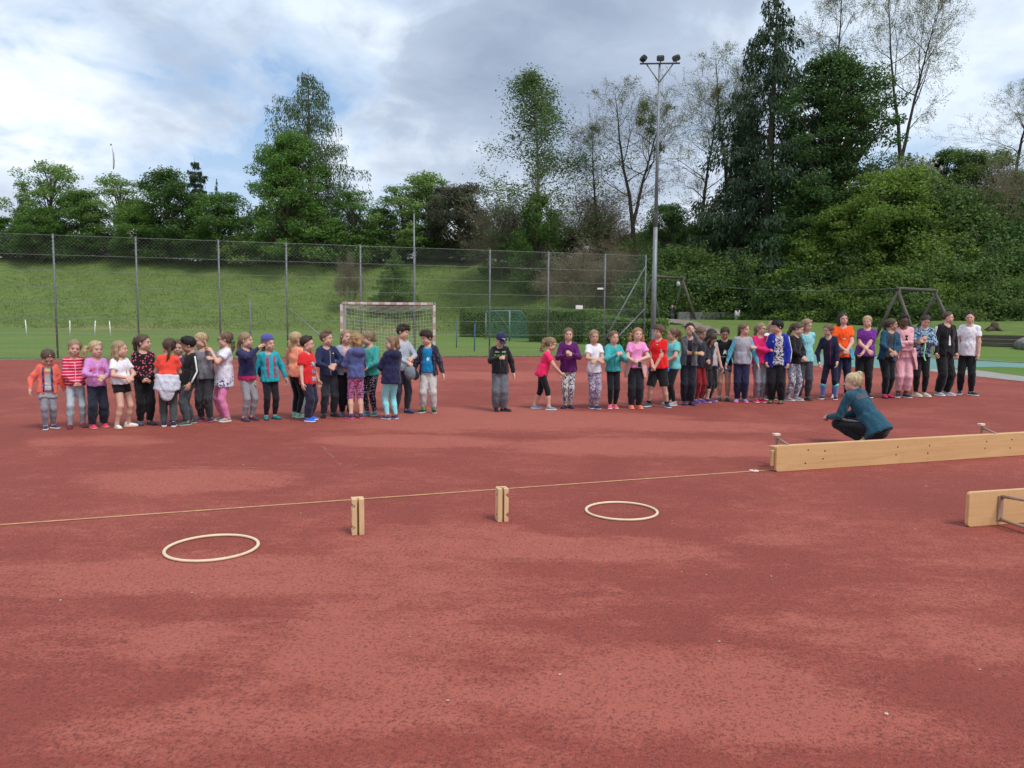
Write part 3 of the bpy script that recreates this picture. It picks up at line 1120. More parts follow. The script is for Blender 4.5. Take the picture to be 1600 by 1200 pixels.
for i, (px, top, dep) in enumerate([(20, 362, 101), (75, 360, 102), (120, 358, 101), (170, 362, 102), (235, 360, 101), (290, 356, 102), (350, 364, 101), (572, 362, 101), (612, 360, 102), (735, 368, 101), (690, 366, 102), (470, 362, 102), (530, 360, 102)]):
    tree_at(['bush_a', 'bush_b'][i % 2], 'shrub', 'dark undergrowth shrub on the left bank top, ' + UNDER[i], px, top, dep, 1.6, 'shrub', 'undergrowth shrubs along the left bank top', leafm=L_DARK)

# middle: birch, withered brush, locusts
tree_at('birch', 'birch_tree', 'tall airy birch left of the floodlight mast', 856, 112, 84, 1.65)
tree_at('round_b', 'broadleaf_tree', 'green tree hidden in brown brush under the birch', 838, 300, 83, 0.75)
for px, top, dep, k, w, lab in [(805, 285, 90, 'brown_a', 1.2, 'brown twiggy brush at the left foot of the birch'), (868, 262, 88, 'brown_b', 1.25, 'brown twiggy brush right below the birch crown'),
                             (925, 300, 86, 'brown_a', 1.25, 'brown twiggy brush behind the right part of the fence'), (962, 330, 84, 'brown_b', 1.2, 'brown twiggy brush left of the floodlight mast foot'),
                             (912, 365, 76, 'brown_a', 1.3, 'low brown brush on the bank above the clipped hedge'),
                             (788, 335, 92, 'brown_b', 1.0, 'leftmost brown brush at the edge of the open sky'), (985, 360, 74, 'brown_b', 1.1, 'low brown brush just left of the mast foot')]:
    tree_at(k, 'withered_brush', lab, px, top, dep, w, 'shrub', sink=.3)
for px, top, dep, lab in [(815, 345, 91, 'green shrub at the bank top under the left of the birch'), (880, 352, 89, 'green shrub at the bank top under the birch'), (945, 358, 86, 'green shrub at the bank top left of the mast'), (1000, 365, 80, 'green shrub at the bank top behind the mast')]:
    tree_at('bush_c', 'shrub', lab, px, top, dep, 1.5, 'shrub', leafm=L_MAPLE)
tree_at('locust_a', 'locust_tree', 'bare locust with mistletoe just left of the floodlight mast', 1003, 130, 80, 1.25)
tree_at('locust_b', 'locust_tree', 'slim sparse locust between the birch and the mast', 940, 200, 84, 1.2)
tree_at('locust_b', 'locust_tree', 'sparse locust between the mast and the tall spruce', 1096, 138, 76, 1.2)
tree_at('locust_a', 'locust_tree', 'sparse locust close to the left side of the spruce', 1150, 78, 78, 1.15)
tree_at('locust_b', 'locust_tree', 'tall bare locust showing between spruce and maple', 1318, -30, 76, .9)
tree_at('locust_a', 'locust_tree', 'tall crooked locust at the right against open sky', 1432, -40, 68, .85)
tree_at('locust_b', 'locust_tree', 'bare tree at the right edge of the picture', 1588, 130, 68, 1.5)
tree_at('spruce', 'spruce_tree', 'very tall dark spruce right of the floodlight mast', 1213, -25, 70, 1.45)
tree_at('spruce', 'spruce_tree', 'second dark spruce close to the tall one', 1172, 150, 74, 1.250)
tree_at('maple', 'maple_tree', 'big dark maple right of the tall spruce', 1325, 78, 67, 1.05, leafm=L_DARK)
tree_at('round_a', 'broadleaf_tree', 'dark tree low behind the mast foot', 1052, 320, 74, 1.00, leafm=L_DARK)
tree_at('round_b', 'broadleaf_tree', 'dark tree low at the left foot of the spruce', 1110, 330, 72, 1.00, leafm=L_DARK)
tree_at('bush_c', 'blossoming_hawthorn', 'bush with whitish blossom beside the crooked locust', 1418, 232, 64, 1.00, 'shrub', leafm=L_BLOSSOM)
tree_at('round_b', 'broadleaf_tree', 'dark leafy tree behind the blossoming bush', 1478, 232, 66, 1.35, leafm=L_DARK)
tree_at('round_a', 'broadleaf_tree', 'leafy tree right of the crooked locust near the edge', 1528, 238, 63, 1.3, leafm=L_BRUSH)
tree_at('round_b', 'broadleaf_tree', 'leafy tree cut by the right edge of the picture', 1592, 262, 61, 1.4, leafm=L_BRUSH)
tree_at('round_a', 'broadleaf_tree', 'yellow-green tree in front of the blossoming bush', 1402, 262, 60, 1.3, leafm=L_YELLOW)
tree_at('round_b', 'broadleaf_tree', 'yellow-green tree below the big dark maple', 1322, 318, 61, 1.4, leafm=L_YELLOW)
tree_at('round_a', 'broadleaf_tree', 'dark tree low between spruce and maple', 1262, 300, 65, 1.3, leafm=L_DARK)
tree_at('brown_b', 'withered_brush', 'brown twiggy brush at the upper right edge', 1556, 228, 60, 0.70, 'shrub', sink=.5)

# the overgrown bank on the right: bushes one behind another
g9 = np.random.default_rng(99)
SPOTS = [(1040, 345, 70), (1075, 360, 69), (1040, 385, 67), (1085, 395, 67), (1125, 365, 69), (1120, 405, 66.5), (1160, 385, 67), (1195, 372, 66), (1165, 425, 65), (1205, 415, 64), (1240, 385, 63), (1245, 425, 62),
         (1275, 350, 63), (1310, 330, 63), (1290, 395, 61), (1335, 375, 60), (1300, 430, 58.5), (1345, 420, 57), (1355, 300, 62), (1395, 275, 62), (1400, 330, 59), (1440, 290, 60), (1445, 345, 57), (1395, 390, 57), (1440, 400, 55),
         (1490, 270, 60), (1495, 330, 57), (1480, 380, 54.5), (1385, 440, 55), (1430, 445, 53), (1480, 430, 52), (1530, 300, 58), (1540, 350, 55), (1525, 395, 53), (1575, 330, 56), (1585, 380, 53), (1570, 420, 51), (1525, 445, 51),
         (1480, 465, 50.5), (1590, 460, 49.5), (1545, 475, 49.5), (1625, 350, 54), (1505, 285, 59.5), (1560, 275, 60), (1610, 285, 59), (1650, 300, 58), (1585, 300, 57.5), (1630, 420, 50), (1230, 455, 61), (1190, 460, 62), (1340, 462, 56), (1280, 462, 58)]
KINDS = ['bush_a', 'bush_b', 'bush_c']


def bush_label(px, top, yellow):
    zone = ('behind the far cableway gantry' if px < 1095 else 'left below the tall spruce' if px < 1180 else 'below the tall spruce' if px < 1260 else 'below the big dark maple' if px < 1350
            else 'left above the near cableway gantry' if px < 1420 else 'above the near cableway gantry' if px < 1500 else 'above the timber sleepers' if px < 1560 else 'at the right edge')
    lev = 'high' if top < 340 else 'midway' if top < 400 else 'low' if top < 450 else 'lowest'
    return f"{'yellow-green' if yellow else 'dark green'} bush {lev} on wooded bank {zone}"


BUSH_SEEN = {}
ORDER = ['', ', second from left', ', third from left', ', fourth from left', ', fifth from left', ', rightmost']

for i, (px, top, dep) in enumerate(sorted(SPOTS)):
    yel = 1250 < px < 1500 and 240 < top < 440
    x, y, h = by_top(px, top, dep)
    k = KINDS[int(g9.integers(0, 3))]
    s = max(.7, min(1.35, (h + .4) / PH[k]))
    zz = D(px, top, dep).z - s * PH[k]
    lab = bush_label(px, top, yel and i % 3 != 1)
    BUSH_SEEN[lab] = BUSH_SEEN.get(lab, -1) + 1
    o = plant_tree('hillside_bush', lab + ORDER[BUSH_SEEN[lab]], 'bush', TM[k], x, y, (s * 1.15, s * 1.15, s), None, 'bushes in the tangle on the wooded bank', min(zz, hz(x, y)), L_YELLOW if yel and i % 3 != 1 else (L_BRUSH if i % 4 else L_DARK))

# mistletoe balls in the locust
for i, (px, py) in enumerate([(1006, 168), (1019, 188), (1016, 205), (1001, 190), (1030, 232)]):
    g = np.random.default_rng(60 + i)
    m = 260
    d = unit(g.normal(size=(m, 3))) * (g.uniform(0, 1, (m, 1)) ** .5) * .62
    v, f, t = leaves(d, .2, None, .2, g=g)
    o = link('mistletoe', mesh_np('mistletoe', v, f, [L_DARK], smooth=False, tint=t), None, D(px, py, 80))
    tag(o, ['topmost', 'second highest', 'middle', 'leftmost', 'lowest'][i] + ' ball of mistletoe in the locust left of the mast', 'mistletoe', 'mistletoe balls in the locust')


def scatter_blades(name, label, xs, ys, hgt, wid, mat, g, keep=None):
    n = len(xs)
    z = height(xs, ys)
    C = np.stack([xs, ys, z - .03], 1)
    a = g.uniform(0, 6.283, n)
    s = np.stack([np.cos(a), np.sin(a), np.zeros(n)], 1) * (wid * g.uniform(.6, 1.4, n))[:, None]
    tip = C + np.stack([g.normal(size=n) * .25 * hgt, g.normal(size=n) * .25 * hgt, hgt * g.uniform(.5, 1.3, n)], 1)
    V = np.stack([C - s, C + s, tip], 1).reshape(-1, 3)
    F = np.arange(n * 3).reshape(n, 3)
    o = link(name, mesh_np(name, V, F, [mat], smooth=False, tint=np.repeat(g.uniform(0, 1, n), 3)))
    struct(o, 'stuff')
    o['label'] = label
    o['category'] = 'grass'
    return o


g8 = np.random.default_rng(88)
n = 60000
xs = g8.uniform(-62, 16, n); ys = foot(xs) + 1.5 + 23 * g8.uniform(0, 1, n)
clumpy = np.sin(xs * .9) * np.sin(ys * 1.1 + xs * .3) + g8.normal(size=n) * .6
k = clumpy > -.5
scatter_blades('bank_grass', 'tall uncut grass on the bank behind the fence', xs[k], ys[k], .24, .035, L_GRASS, g8)
# ragged grass edge along the track
n = 9000
t = g8.uniform(0, 1, n)
A, B_ = G(-80, 564), G(1036, 557)
xs = A.x + (B_.x - A.x) * t; ys = A.y + (B_.y - A.y) * t + .08 + np.abs(g8.normal(size=n)) * .35
scatter_blades('edge_grass', 'ragged strip of grass along the kerb under the fence', xs, ys, .10, .012, L_GRASS, g8)
# low weeds on the bank at the right
n = 42000
xs = g8.uniform(12, 46, n); ys = foot(xs) - 1 + 22 * g8.uniform(0, 1, n) ** 1.3
P = np.stack([xs, ys, height(xs, ys) + np.abs(g8.normal(size=n)) * .28], 1)
v, f, t = leaves(P, .26, np.array([[0, -.4, .9]]), .3, g=g8)
o = struct(link('bank_undergrowth', mesh_np('bank_undergrowth', v, f, [L_BRUSH], smooth=False, tint=t)), 'stuff')
o['label'] = 'low weeds and ivy covering the wooded bank at right'; o['category'] = 'undergrowth'
# ------------------------------------------------------------------ fence, goals, masts, playground, gym gear
STEEL = plain('galvanised_steel', (0.22, 0.235, 0.25), 0.55, 0.15, 6, 0.4, 0.4)
STEEL_D = plain('fence_steel', (0.19, 0.205, 0.22), 0.6, 0.15, 6, 0.3, 0.3)
WIRE = plain('fence_wire', (0.22, 0.25, 0.22), 0.6, 0.1, 6, 0.3, 0.3)
WHITE = plain('white_paint', (0.78, 0.78, 0.76), 0.5, 0.06, 8)

FENCE_H = 4.36
fA, fB = G(88, 562.2), G(1008, 556.2)
fdir = (fB - fA).normalized()


def on_fence(px):
    d = ray(px, 500)
    # intersection of the viewing plane with the fence line
    m = d.x / d.y
    t = (m * fA.y - fA.x) / (fdir.x - m * fdir.y)
    return fA + fdir * t


def build_fence():
    posts_px = [-45, 88, 216, 344, 449, 564, 648, 765, 856, 944, 1007]
    pts = [on_fence(p) for p in posts_px]
    f = thing('ball_fence', 'tall chain-link ball fence between the red court and the lawn', 'fence', (pts[0].x, pts[0].y, 0))
    o = pts[0]
    L = [p - o for p in pts]
    for p in L:
        mb = MB().tube([p, p + Vector((0, 0, FENCE_H))], .032, 10)
        mb.tube([p + Vector((0, 0, FENCE_H)), p + Vector((0, 0, FENCE_H + .02))], .037, 10)
        post = mb.build('post', STEEL_D, f, True)
        cl = MB()
        for z in (.35, .9, 1.45, 2.0, 2.55, 3.1, 3.65, 4.2):
            cl.tube([p + Vector((0, 0, z)), p + Vector((0, 0, z + .03))], .038, 8)
        struct(cl.build('wire_clamps', STEEL, post, True), 'stuff')
    for z in (.06, .9, 1.45, 2.0, 2.55, 3.1, 3.65, 4.33):
        MB().tube([L[0] + Vector((0, 0, z)), L[-1] + Vector((0, 0, z))], .0065, 5).build('tension_wire', WIRE, f)
    for a, b in zip(L[:-1], L[1:]):
        d = b - a
        w = d.length
        u = d / w
        S = []
        pitch = .13
        z0, z1 = .9, 4.33
        h = z1 - z0
        for sgn in (1, -1):
            s = -h
            while s < w:
                # wire runs from (s, z0) to (s + h, z1)
                x0, x1 = max(s, 0), min(s + h, w)
                if x1 - x0 > .02:
                    za, zb = z0 + (x0 - s), z0 + (x1 - s)
                    if sgn < 0:
                        xa, xb = w - x0, w - x1
                    else:
                        xa, xb = x0, x1
                    S.append([*(a + u * xa + Vector((0, 0, za))), *(a + u * xb + Vector((0, 0, zb))), .0022, .0022])
                s += pitch
        # stout square mesh at the foot
        x = .10
        while x < w:
            S.append([*(a + u * x + Vector((0, 0, .05))), *(a + u * x + Vector((0, 0, .9))), .0018, .0018])
            x += .20
        for k in range(1, 5):
            z = .06 + k * .17
            S.append([*(a + Vector((0, 0, z))), *(b + Vector((0, 0, z))), .0018, .0018])
        S = np.array(S)
        S[:, [1, 4]] -= .034
        V, F = segs_mesh(S, 3)
        pn = link('mesh_panel', mesh_np('mesh_panel', V, F, [WIRE]), f)
        struct(pn, 'stuff')
    sp = on_fence(391) - o
    MB().tube([sp, sp + Vector((0, 0, 2.25))], .028, 10).build('short_post', STEEL_D, f, True)
    # braces
    for (px, py), (qx, qy) in [((450, 480), (505, 526))]:
        a, b = D(px, py, on_fence(449).y), on_fence(540) + Vector((.25, -.9, 0))
        MB().tube([a - o, b - o], .022, 8).build('brace', STEEL, f, True)
    pe = on_fence(1007)
    for h0, ln in ((3.9, 2.2), (2.05, 2.0)):
        MB().tube([pe - o + Vector((0, 0, h0)), pe - o - fdir * ln + Vector((0.0, -.05 if h0 < 3 else .12, .1))], .026, 8).build('brace', STEEL, f, True)
    # small white plates on the wire
    for px, py, w, h in ((905, 480, .30, .16), (938, 451, .26, .07)):
        p = on_fence(px)
        q = D(px, py, p.y - .06)
        MB().box(q - o, (w, .012, h), None, .003).build('plate', WHITE, f)
    return f


build_fence()


def build_goal():
    A, B = G(534.5, 570.5), G(676, 572)
    A.z = B.z = 0
    u = (B - A).normalized()
    B = A + u * 3.06
    back = Vector((-u.y, u.x, 0))
    back = (back + u * -.10).normalized()
    g = thing('handball_goal', 'white and faded red handball goal with net behind the left group', 'goal', A)
    W = 3.06
    red_m = plain('faded_red_paint', (0.50, 0.32, 0.29), 0.6, 0.15, 20)
    wm = plain('chalky_white_paint', (0.62, 0.59, 0.57), 0.6, 0.10, 20)

    def bar(a, b, n):
        for k in range(n):
            t0, t1 = k / n, (k + 1) / n
            p, q = a.lerp(b, t0), a.lerp(b, t1)
            d = (q - p)
            rot = Matrix((u, Vector((-u.y, u.x, 0)), Vector((0, 0, 1)))).transposed()
            sz = (.08, .08, d.length) if abs(d.z) > .01 else (d.length, .08, .08)
            MB().box((p + q) / 2, sz, rot, .006).build('painted_segment', red_m if k % 2 == 0 else wm, g)
    z = Vector((0, 0, 1))
    bar(Vector((0, 0, .012)), z * 2.0, 10)
    bar(u * W + z * .012, u * W + z * 2.0, 10)
    bar(u * .04 + z * 2.04, u * (W - .04) + z * 2.04, 15)
    # rear frame
    for s in (0, W):
        top0, top1 = u * s + z * 2.02, u * s + back * .95 + z * 2.10
        MB().tube([top0, top1], .022, 8).build('top_stay', STEEL, g, True)
        MB().tube([top1, u * s + back * 1.05 + z * .02], .020, 8).build('rear_post', STEEL, g, True)
        MB().tube([u * s + z * .03, u * s + back * 1.05 + z * .03], .020, 8).build('ground_bar', STEEL, g, True)
    MB().tube([back * 1.05 + z * .03, u * W + back * 1.05 + z * .03], .020, 8).build('rear_ground_bar', STEEL, g, True)
    # net: sagging strands
    S = []
    nu, nv = 30, 22

    def pt(i, j):
        a = i / nu
        b = j / nv
        x = a * W
        if b < .3:
            t = b / .3
            p = u * x + back * (.85 * t) + z * (1.97 - .16 * math.sin(math.pi * a) * t - .05 * t)
        else:
            t = (b - .3) / .7
            sag = .16 * math.sin(math.pi * a)
            p = u * x + back * (.85 + .12 * math.sin(math.pi * t)) + z * ((1.92 - sag) * (1 - t) + .03)
        return p + Vector((math.sin(i * 2.1 + j) * .012, 0, math.cos(i * 1.7 + j * 1.3) * .012))
    for i in range(nu + 1):
        for j in range(nv):
            S.append([*pt(i, j), *pt(i, j + 1), .0035, .0035])
    for j in range(nv + 1):
        for i in range(nu):
            S.append([*pt(i, j), *pt(i + 1, j), .0035, .0035])
    for s in (0, W):
        for k in range(1, 10):
            zz = 2.0 * k / 10
            S.append([*(u * s + z * zz), *(u * s + back * .9 + z * zz * .95), .0035, .0035])
            yy = .9 * k / 10
            S.append([*(u * s + back * yy + z * .04), *(u * s + back * yy + z * 1.95), .0035, .0035])
    V, F = segs_mesh(np.array(S), 3)
    net = link('net', mesh_np('net', V, F, [plain('net_cord', (0.62, 0.64, 0.60), 0.9, 0.1)]), g)
    struct(net, 'stuff')


build_goal()


def build_small_goal():
    A, B = G(759, 529.5), G(796, 533)
    g = thing('small_goal', 'small green-netted football goal in front of the clipped hedge', 'goal', A)
    u = (B - A)
    H = 2.1
    z = Vector((0, 0, 1))
    back = Vector((2.3, 1.0, 0))
    gm = plain('pale_green_paint', (0.16, 0.25, 0.22), 0.5, 0.1)
    for p in (Vector((0, 0, 0)), u):
        MB().tube([p, p + z * H], .05, 8).build('post', gm, g, True)
        MB().tube([p + z * H, p + back * .35 + z * H, p + back], .03, 6).build('net_stay', gm, g, True)
    MB().tube([z * H, u + z * H], .05, 8).build('crossbar', gm, g, True)
    S = []
    n = 16
    for i in range(n + 1):
        a = u * (i / n)
        S.append([*(a + z * H), *(a + back * .35 + z * H), .008, .008])
        S.append([*(a + back * .35 + z * H), *(a + back), .008, .008])
        b = i / n
        p = (back * .35 + z * H).lerp(back, b)
        S.append([*p, *(p + u), .008, .008])
        for q in (Vector((0, 0, 0)), u):
            S.append([*(q + back * b), *(q + back * min(1, max(b, .35)) + z * H * (1 - max(0, (b - .35) / .65))), .008, .008])
            S.append([*(q + z * H * b), *(q + z * H * b + back * (1 - .65 * b)), .008, .008])
    V, F = segs_mesh(np.array(S), 3)
    struct(link('net', mesh_np('net', V, F, [plain('green_net', (0.07, 0.24, 0.18), 0.9, 0.1)]), g), 'stuff')


build_small_goal()

# slalom poles on the lawn
for i, (px, top, bot, tilt, nm) in enumerate([(42, 500, 525, .05, 'leftmost of the four white poles stuck in the lawn'), (109.5, 501, 526, -.02, 'second white pole from the left, upright in the lawn'),
                                              (147.5, 501.5, 525, -.10, 'third white pole from the left, tilted to the right'), (173, 502, 526, .05, 'rightmost of the four white poles stuck in the lawn')]):
    p = G(px, bot)
    h = D(px, top, p.y).z
    t = thing('slalom_pole', nm, 'pole', p, 0, 'white slalom poles on the lawn')
    MB().tube([(0, 0, -.1), (-tilt * h, 0, h)], .035, 8).build('shaft', WHITE, t, True)
    MB().tube([(-tilt * h, 0, h), (-tilt * (h + .03), 0, h + .03)], .039, 8).build('cap', WHITE, t, True)
for px, top, bot, nm in [(713, 503, 543, 'thin blue pole in the lawn nearer the left group'), (741, 505, 549, 'thin blue pole in the lawn nearer the small goal')]:
    p = G(px, bot)
    h = D(px, top, p.y).z
    t = thing('slalom_pole', nm, 'pole', p)
    bl = plain('blue_paint', (0.04, 0.12, 0.22), 0.5, 0.1)
    MB().tube([(0, 0, -.1), (.03, 0, h)], .026, 8).build('shaft', bl, t, True)
    MB().tube([(.03, 0, h), (.03, 0, h + .03)], .030, 8).build('cap', bl, t, True)


def hedge(name, label, pa, pb, h, depth, seed):
    g = np.random.default_rng(seed)
    d = pb - pa
    L = d.length
    t = thing(name, label, 'hedge', pa, math.atan2(d.y, d.x))
    # dark solid box, inner shade as its colour, then leaves on a wavy rounded box
    mb = MB().box((L / 2, depth / 2, h / 2 - .05), (L - .2, depth - .2, h - .2), None, .2)
    mb.build('stems', plain('hedge_inner_shade', (0.018, 0.035, 0.012), 0.95, .2), t)
    n = int((L * h * 2 + L * depth + depth * h * 2) * 300)
    P = g.uniform(0, 1, (n, 3)) * np.array([L, depth, h])
    face = g.choice(4, n, p=[.45, .30, .15, .10])
    nrm = np.zeros((n, 3))
    P[face == 0, 1] = 0; nrm[face == 0, 1] = -1
    P[face == 1, 2] = h; nrm[face == 1, 2] = 1
    P[face == 2, 0] = 0; nrm[face == 2, 0] = -1
    P[face == 3, 0] = L; nrm[face == 3, 0] = 1
    bulge = .12 * np.sin(P[:, 0] * 1.3 + seed) * np.sin(P[:, 2] * 2 + 1) + .10 * np.sin(P[:, 0] * .55 + 2 * seed) + g.normal(size=n) * .05
    P += nrm * bulge[:, None]
    edge = np.clip(.3 - np.minimum(h - P[:, 2], .3), 0, .3)
    P[face == 0, 1] += edge[face == 0] ** 2 * 2
    v, f, tt = leaves(P, .13, nrm + np.array([0, 0, .3]), .2, g=g)
    link('foliage', mesh_np('foliage', v, f, [L_HEDGE], smooth=False, tint=tt), t)


L_HEDGE = leaf_mat('hedge_leaf', (0.095, 0.175, 0.038), (0.20, 0.31, 0.07), .4)
a, b = G(718, 526.5), G(830, 529)
hedge('clipped_hedge', 'left clipped hedge behind the small green goal', a, b, 2.35, 1.6, 3)
a, b = G(826, 534), G(914, 538)
hedge('clipped_hedge', 'tall middle block of clipped hedge behind the fence', a, b, 2.15, 1.8, 4)
a, b = G(936, 549), G(1030, 552)
hedge('clipped_hedge', 'lower clipped hedge beside the foot of the floodlight mast', a, b, 1.65, 1.4, 5)


def build_mast():
    y0 = 33.5
    base = G(1019.5, 557.5)
    y0 = base.y
    top = D(1036.5, 100, y0)
    m = thing('floodlight_mast', 'tall grey steel mast carrying three floodlights', 'lamp post', base)
    H = top.z
    mb = MB().tube([(0, 0, 0), (0, 0, H * .45)], [.115, .088], 14)
    mb.build('lower_pole', STEEL, m, True)
    MB().tube([(0, 0, H * .45), (0, 0, H)], [.083, .045], 14).build('upper_pole', STEEL, m, True)
    MB().tube([(0, 0, 0), (0, 0, .04)], .22, 14).build('base_plate', STEEL, m)
    MB().box((-.02, -.115, .95), (.14, .04, .42), None, .01).build('access_door', STEEL_D, m)
    arm_d = Vector((.97, -.22, -.05)).normalized()
    rot = Matrix.Rotation(math.atan2(arm_d.y, arm_d.x), 3, 'Z')
    wood = plain('weathered_arm', (0.09, 0.08, 0.075), 0.8, 0.2)
    a0, a1 = Vector((0, 0, H)) - arm_d * .82, Vector((0, 0, H)) + arm_d * .82
    MB().tube([a0 + Vector((0, -.06, 0)), a1 + Vector((0, -.06, 0))], .036, 8).build('cross_arm', wood, m, True)
    for s in (-1, 1):
        MB().tube([(0, -.03, H - .75), Vector((0, -.03, H)) + arm_d * .55 * s], .028, 8).build('strut', STEEL, m, True)
    dark = plain('lamp_housing', (0.022, 0.024, 0.028), 0.5, 0.1)
    glass = plain('lamp_glass', (0.10, 0.105, 0.11), 0.15, 0.05)
    for s, tilt, yaw in ((-.68, .55, 1.9), (0.02, .45, -.15), (.66, .65, -.9)):
        c = Vector((0, -.06, H)) + arm_d * s
        r = (Matrix.Rotation(yaw, 3, 'Z') @ Matrix.Rotation(tilt, 3, 'X'))
        lamp = MB().box(c + Vector((0, 0, .21)), (.31, .21, .22), r, .04).build('floodlight', dark, m)
        MB().box(c + Vector((0, 0, .21)) + r @ Vector((0, -.10, 0)), (.26, .03, .17), r, .01).build('lens', glass, lamp)
        mbk = MB()
        mbk.tube([c, c + Vector((0, 0, .14))], .022, 6)
        mbk.build('bracket', dark, lamp)


build_mast()
p = D(647, 331, 62)
m = thing('thin_mast', 'thin grey lamp mast behind the goal rising against the trees', 'lamp post', (p.x, 62, hz(p.x, 62)))
MB().tube([(0, 0, 0), (0, 0, p.z)], [.09, .05], 10).build('pole', STEEL, m, True)
MB().box((0, -.12, p.z + .02), (.16, .5, .08), None, .02).build('lamp_head', STEEL, m)

p = D(173.5, 227, 112)
b0 = hz(p.x, 112)
m = thing('flagpole', 'tall flagpole with a furled flag above the left trees', 'flagpole', (p.x, 112, b0))
h = p.z - b0
MB().tube([(0, 0, 0), (0, 0, h)], [.12, .06], 8).build('pole', WHITE, m, True)
MB().tube([(0, 0, h), (0, 0, h + .2)], .11, 8).build('finial', STEEL, m, True)
fl = MB()
fl.tube([(.12, 0, h - .3), (.28, .03, h - 1.2), (.33, 0, h - 2.2), (.30, -.04, h - 3.0), (.22, 0, h - 3.4)], [.04, .09, .13, .11, .04], 10)
fl.build('flag', fabric((0.42, 0.40, 0.41)), m, True)

# ------------------------------------------------------------------ cable-way frames in the playground
LOG = wood_mat('weathered_log', (0.070, 0.058, 0.046), (0.115, 0.098, 0.08), (12, 12, 1.0), (0.04, 0.03, 0.025))


def zip_frame(label, left, right, ztop, zl, zr, spread, ext, sway):
    """left, right: beam ends on plan; spread: half distance of leg feet along the cable"""
    c = (left + right) / 2
    t = thing('cableway_gantry', label, 'gantry', (c.x, c.y, min(zl, zr)))
    z0 = min(zl, zr)
    u = (right - left).normalized()
    w = Vector((-u.y, u.x, 0))
    o = Vector((c.x, c.y, z0))
    a = Vector((left.x, left.y, ztop)) - u * ext
    b = Vector((right.x, right.y, ztop)) + u * ext
    MB().tube([a - o, b - o], .10, 12).build('beam', LOG, t, True)
    for e, zz, sg in ((left, zl, -1), (right, zr, 1)):
        for s in (-1, 1):
            top = Vector((e.x, e.y, ztop + .06)) + w * s * -.10
            bot = Vector((e.x, e.y, zz - .2)) + w * s * spread + u * sg * sway
            MB().tube([top - o, bot - o], [.085, .10], 12).build('leg', LOG, t, True)
    hk = MB()
    hk.tube([Vector((c.x, c.y, ztop - .12)) - o, Vector((c.x, c.y, ztop - .30)) - o], .03, 8)
    hk.build('hanger', STEEL, t, True)
    return t, Vector((c.x, c.y, ztop - .2))


dF = 61.0
pl, pr = D(1019, 433, dF), D(1067, 433.5, dF + 2.2)
zf = (pl.z + pr.z) / 2
zb = hz(pl.x, dF)
t1, c1 = zip_frame('farther wooden cableway gantry on the mound behind the mast', Vector((pl.x, pl.y, 0)), Vector((pr.x, pr.y, 0)), zf, hz(pl.x, dF), hz(pr.x, dF + 2.2), 1.25, .25, .3)
dN = 43.0
pl, pr = D(1404, 451, dN), D(1462, 454, dN + 2.4)
zf = (pl.z + pr.z) / 2
t2, c2 = zip_frame('nearer wooden cableway gantry behind the people at right', Vector((pl.x, pl.y, 0)), Vector((pr.x, pr.y, 0)), zf, hz(pl.x, dN), hz(pr.x, dN + 2.4), 1.45, .18, .15)
c2 = Vector((pl.x, pl.y, zf))
pts = []
for k in range(13):
    s = k / 12
    q = c1.lerp(c2, s)
    q.z -= .42 * math.sin(math.pi * s)
    pts.append(q)
cab = MB().tube([p - c1 for p in pts], .011, 6).build('cableway_rope', STEEL, None, True, loc=c1)
tag(cab, 'steel cable strung between the two cableway gantries', 'cable')
# pulley seat of the cableway
p = D(1060, 442, 60.6)
se = thing('cableway_trolley', 'pale round buffer hanging from the cable at the far gantry', 'trolley', p)
MB().tube([(0, 0, .10), (0, 0, 0), (0, 0, -.2), (0, 0, -.26)], [.05, .15, .15, .06], 12).build('buffer', plain('pale_rubber', (.42, .45, .46), .6), se, True)
MB().tube([(0, 0, -.2), (-.02, 0, -1.4)], .012, 6).build('chain', STEEL, se)

# low graffitied wall, litter bin, sleepers, boulder and stump
graf, nt = material('graffiti_concrete')
tc = nt.n('ShaderNodeTexCoord').outputs['Object']
n1 = nt.noise(tc, 1.8, 6, 0.7)
n2 = nt.noise(tc, 2.6, 2, 0.5, 2.5)
c = nt.ramp(n1, [(0.3, (0.10, 0.10, 0.09)), (0.7, (0.22, 0.215, 0.20))])
c = nt.mix(nt.ramp(n2, [(0.47, 0.0), (0.49, .8), (0.51, .8), (0.53, 0.0)]), c, (0.03, 0.03, 0.035))
finish(nt, c, 0.9, n1, 0.3, 0.02, 0.2)
a, b = T(1040, 497.5), T(1150, 496.5)
a = Vector((a.x, 62.5, 0)); b = Vector((D(1148, 490, 63.5).x, 63.5, 0))
d = b - a
w = thing('low_wall', 'low grey concrete wall with graffiti behind the far cableway gantry', 'wall', (a.x, a.y, hz(a.x, a.y) - .15), math.atan2(d.y, d.x))
nseg = 4
for k in range(nseg):
    MB().box(((k + .5) * d.length / nseg, .15, .38), (d.length / nseg - .02, .3, .76 + .04 * (k % 2)), None, .02).build('concrete_block', graf, w)
p = T(1152.5, 496.5)
p = Vector((D(1152, 490, 62.0).x, 62.0, 0)); p.z = hz(p.x, p.y)
bn = thing('litter_bin', 'tall litter bin covered in yellow and white stickers', 'litter bin', p)
stick, nt = material('stickered')
tc = nt.n('ShaderNodeTexCoord').outputs['Object']
v = nt.n('ShaderNodeTexVoronoi', Vector=tc, Scale=4.5)
c = nt.ramp(nt.math('FRACT', nt.math('MULTIPLY', v.outputs['Color'], 3.7)), [(0.0, (.55, .56, .52)), (.35, (.45, .36, .06)), (.6, (.22, .10, .05)), (.8, (.62, .62, .6))], 'CONSTANT')
finish(nt, c, 0.6)
MB().tube([(0, 0, 0), (0, 0, .82)], .20, 16).build('body', stick, bn, True)
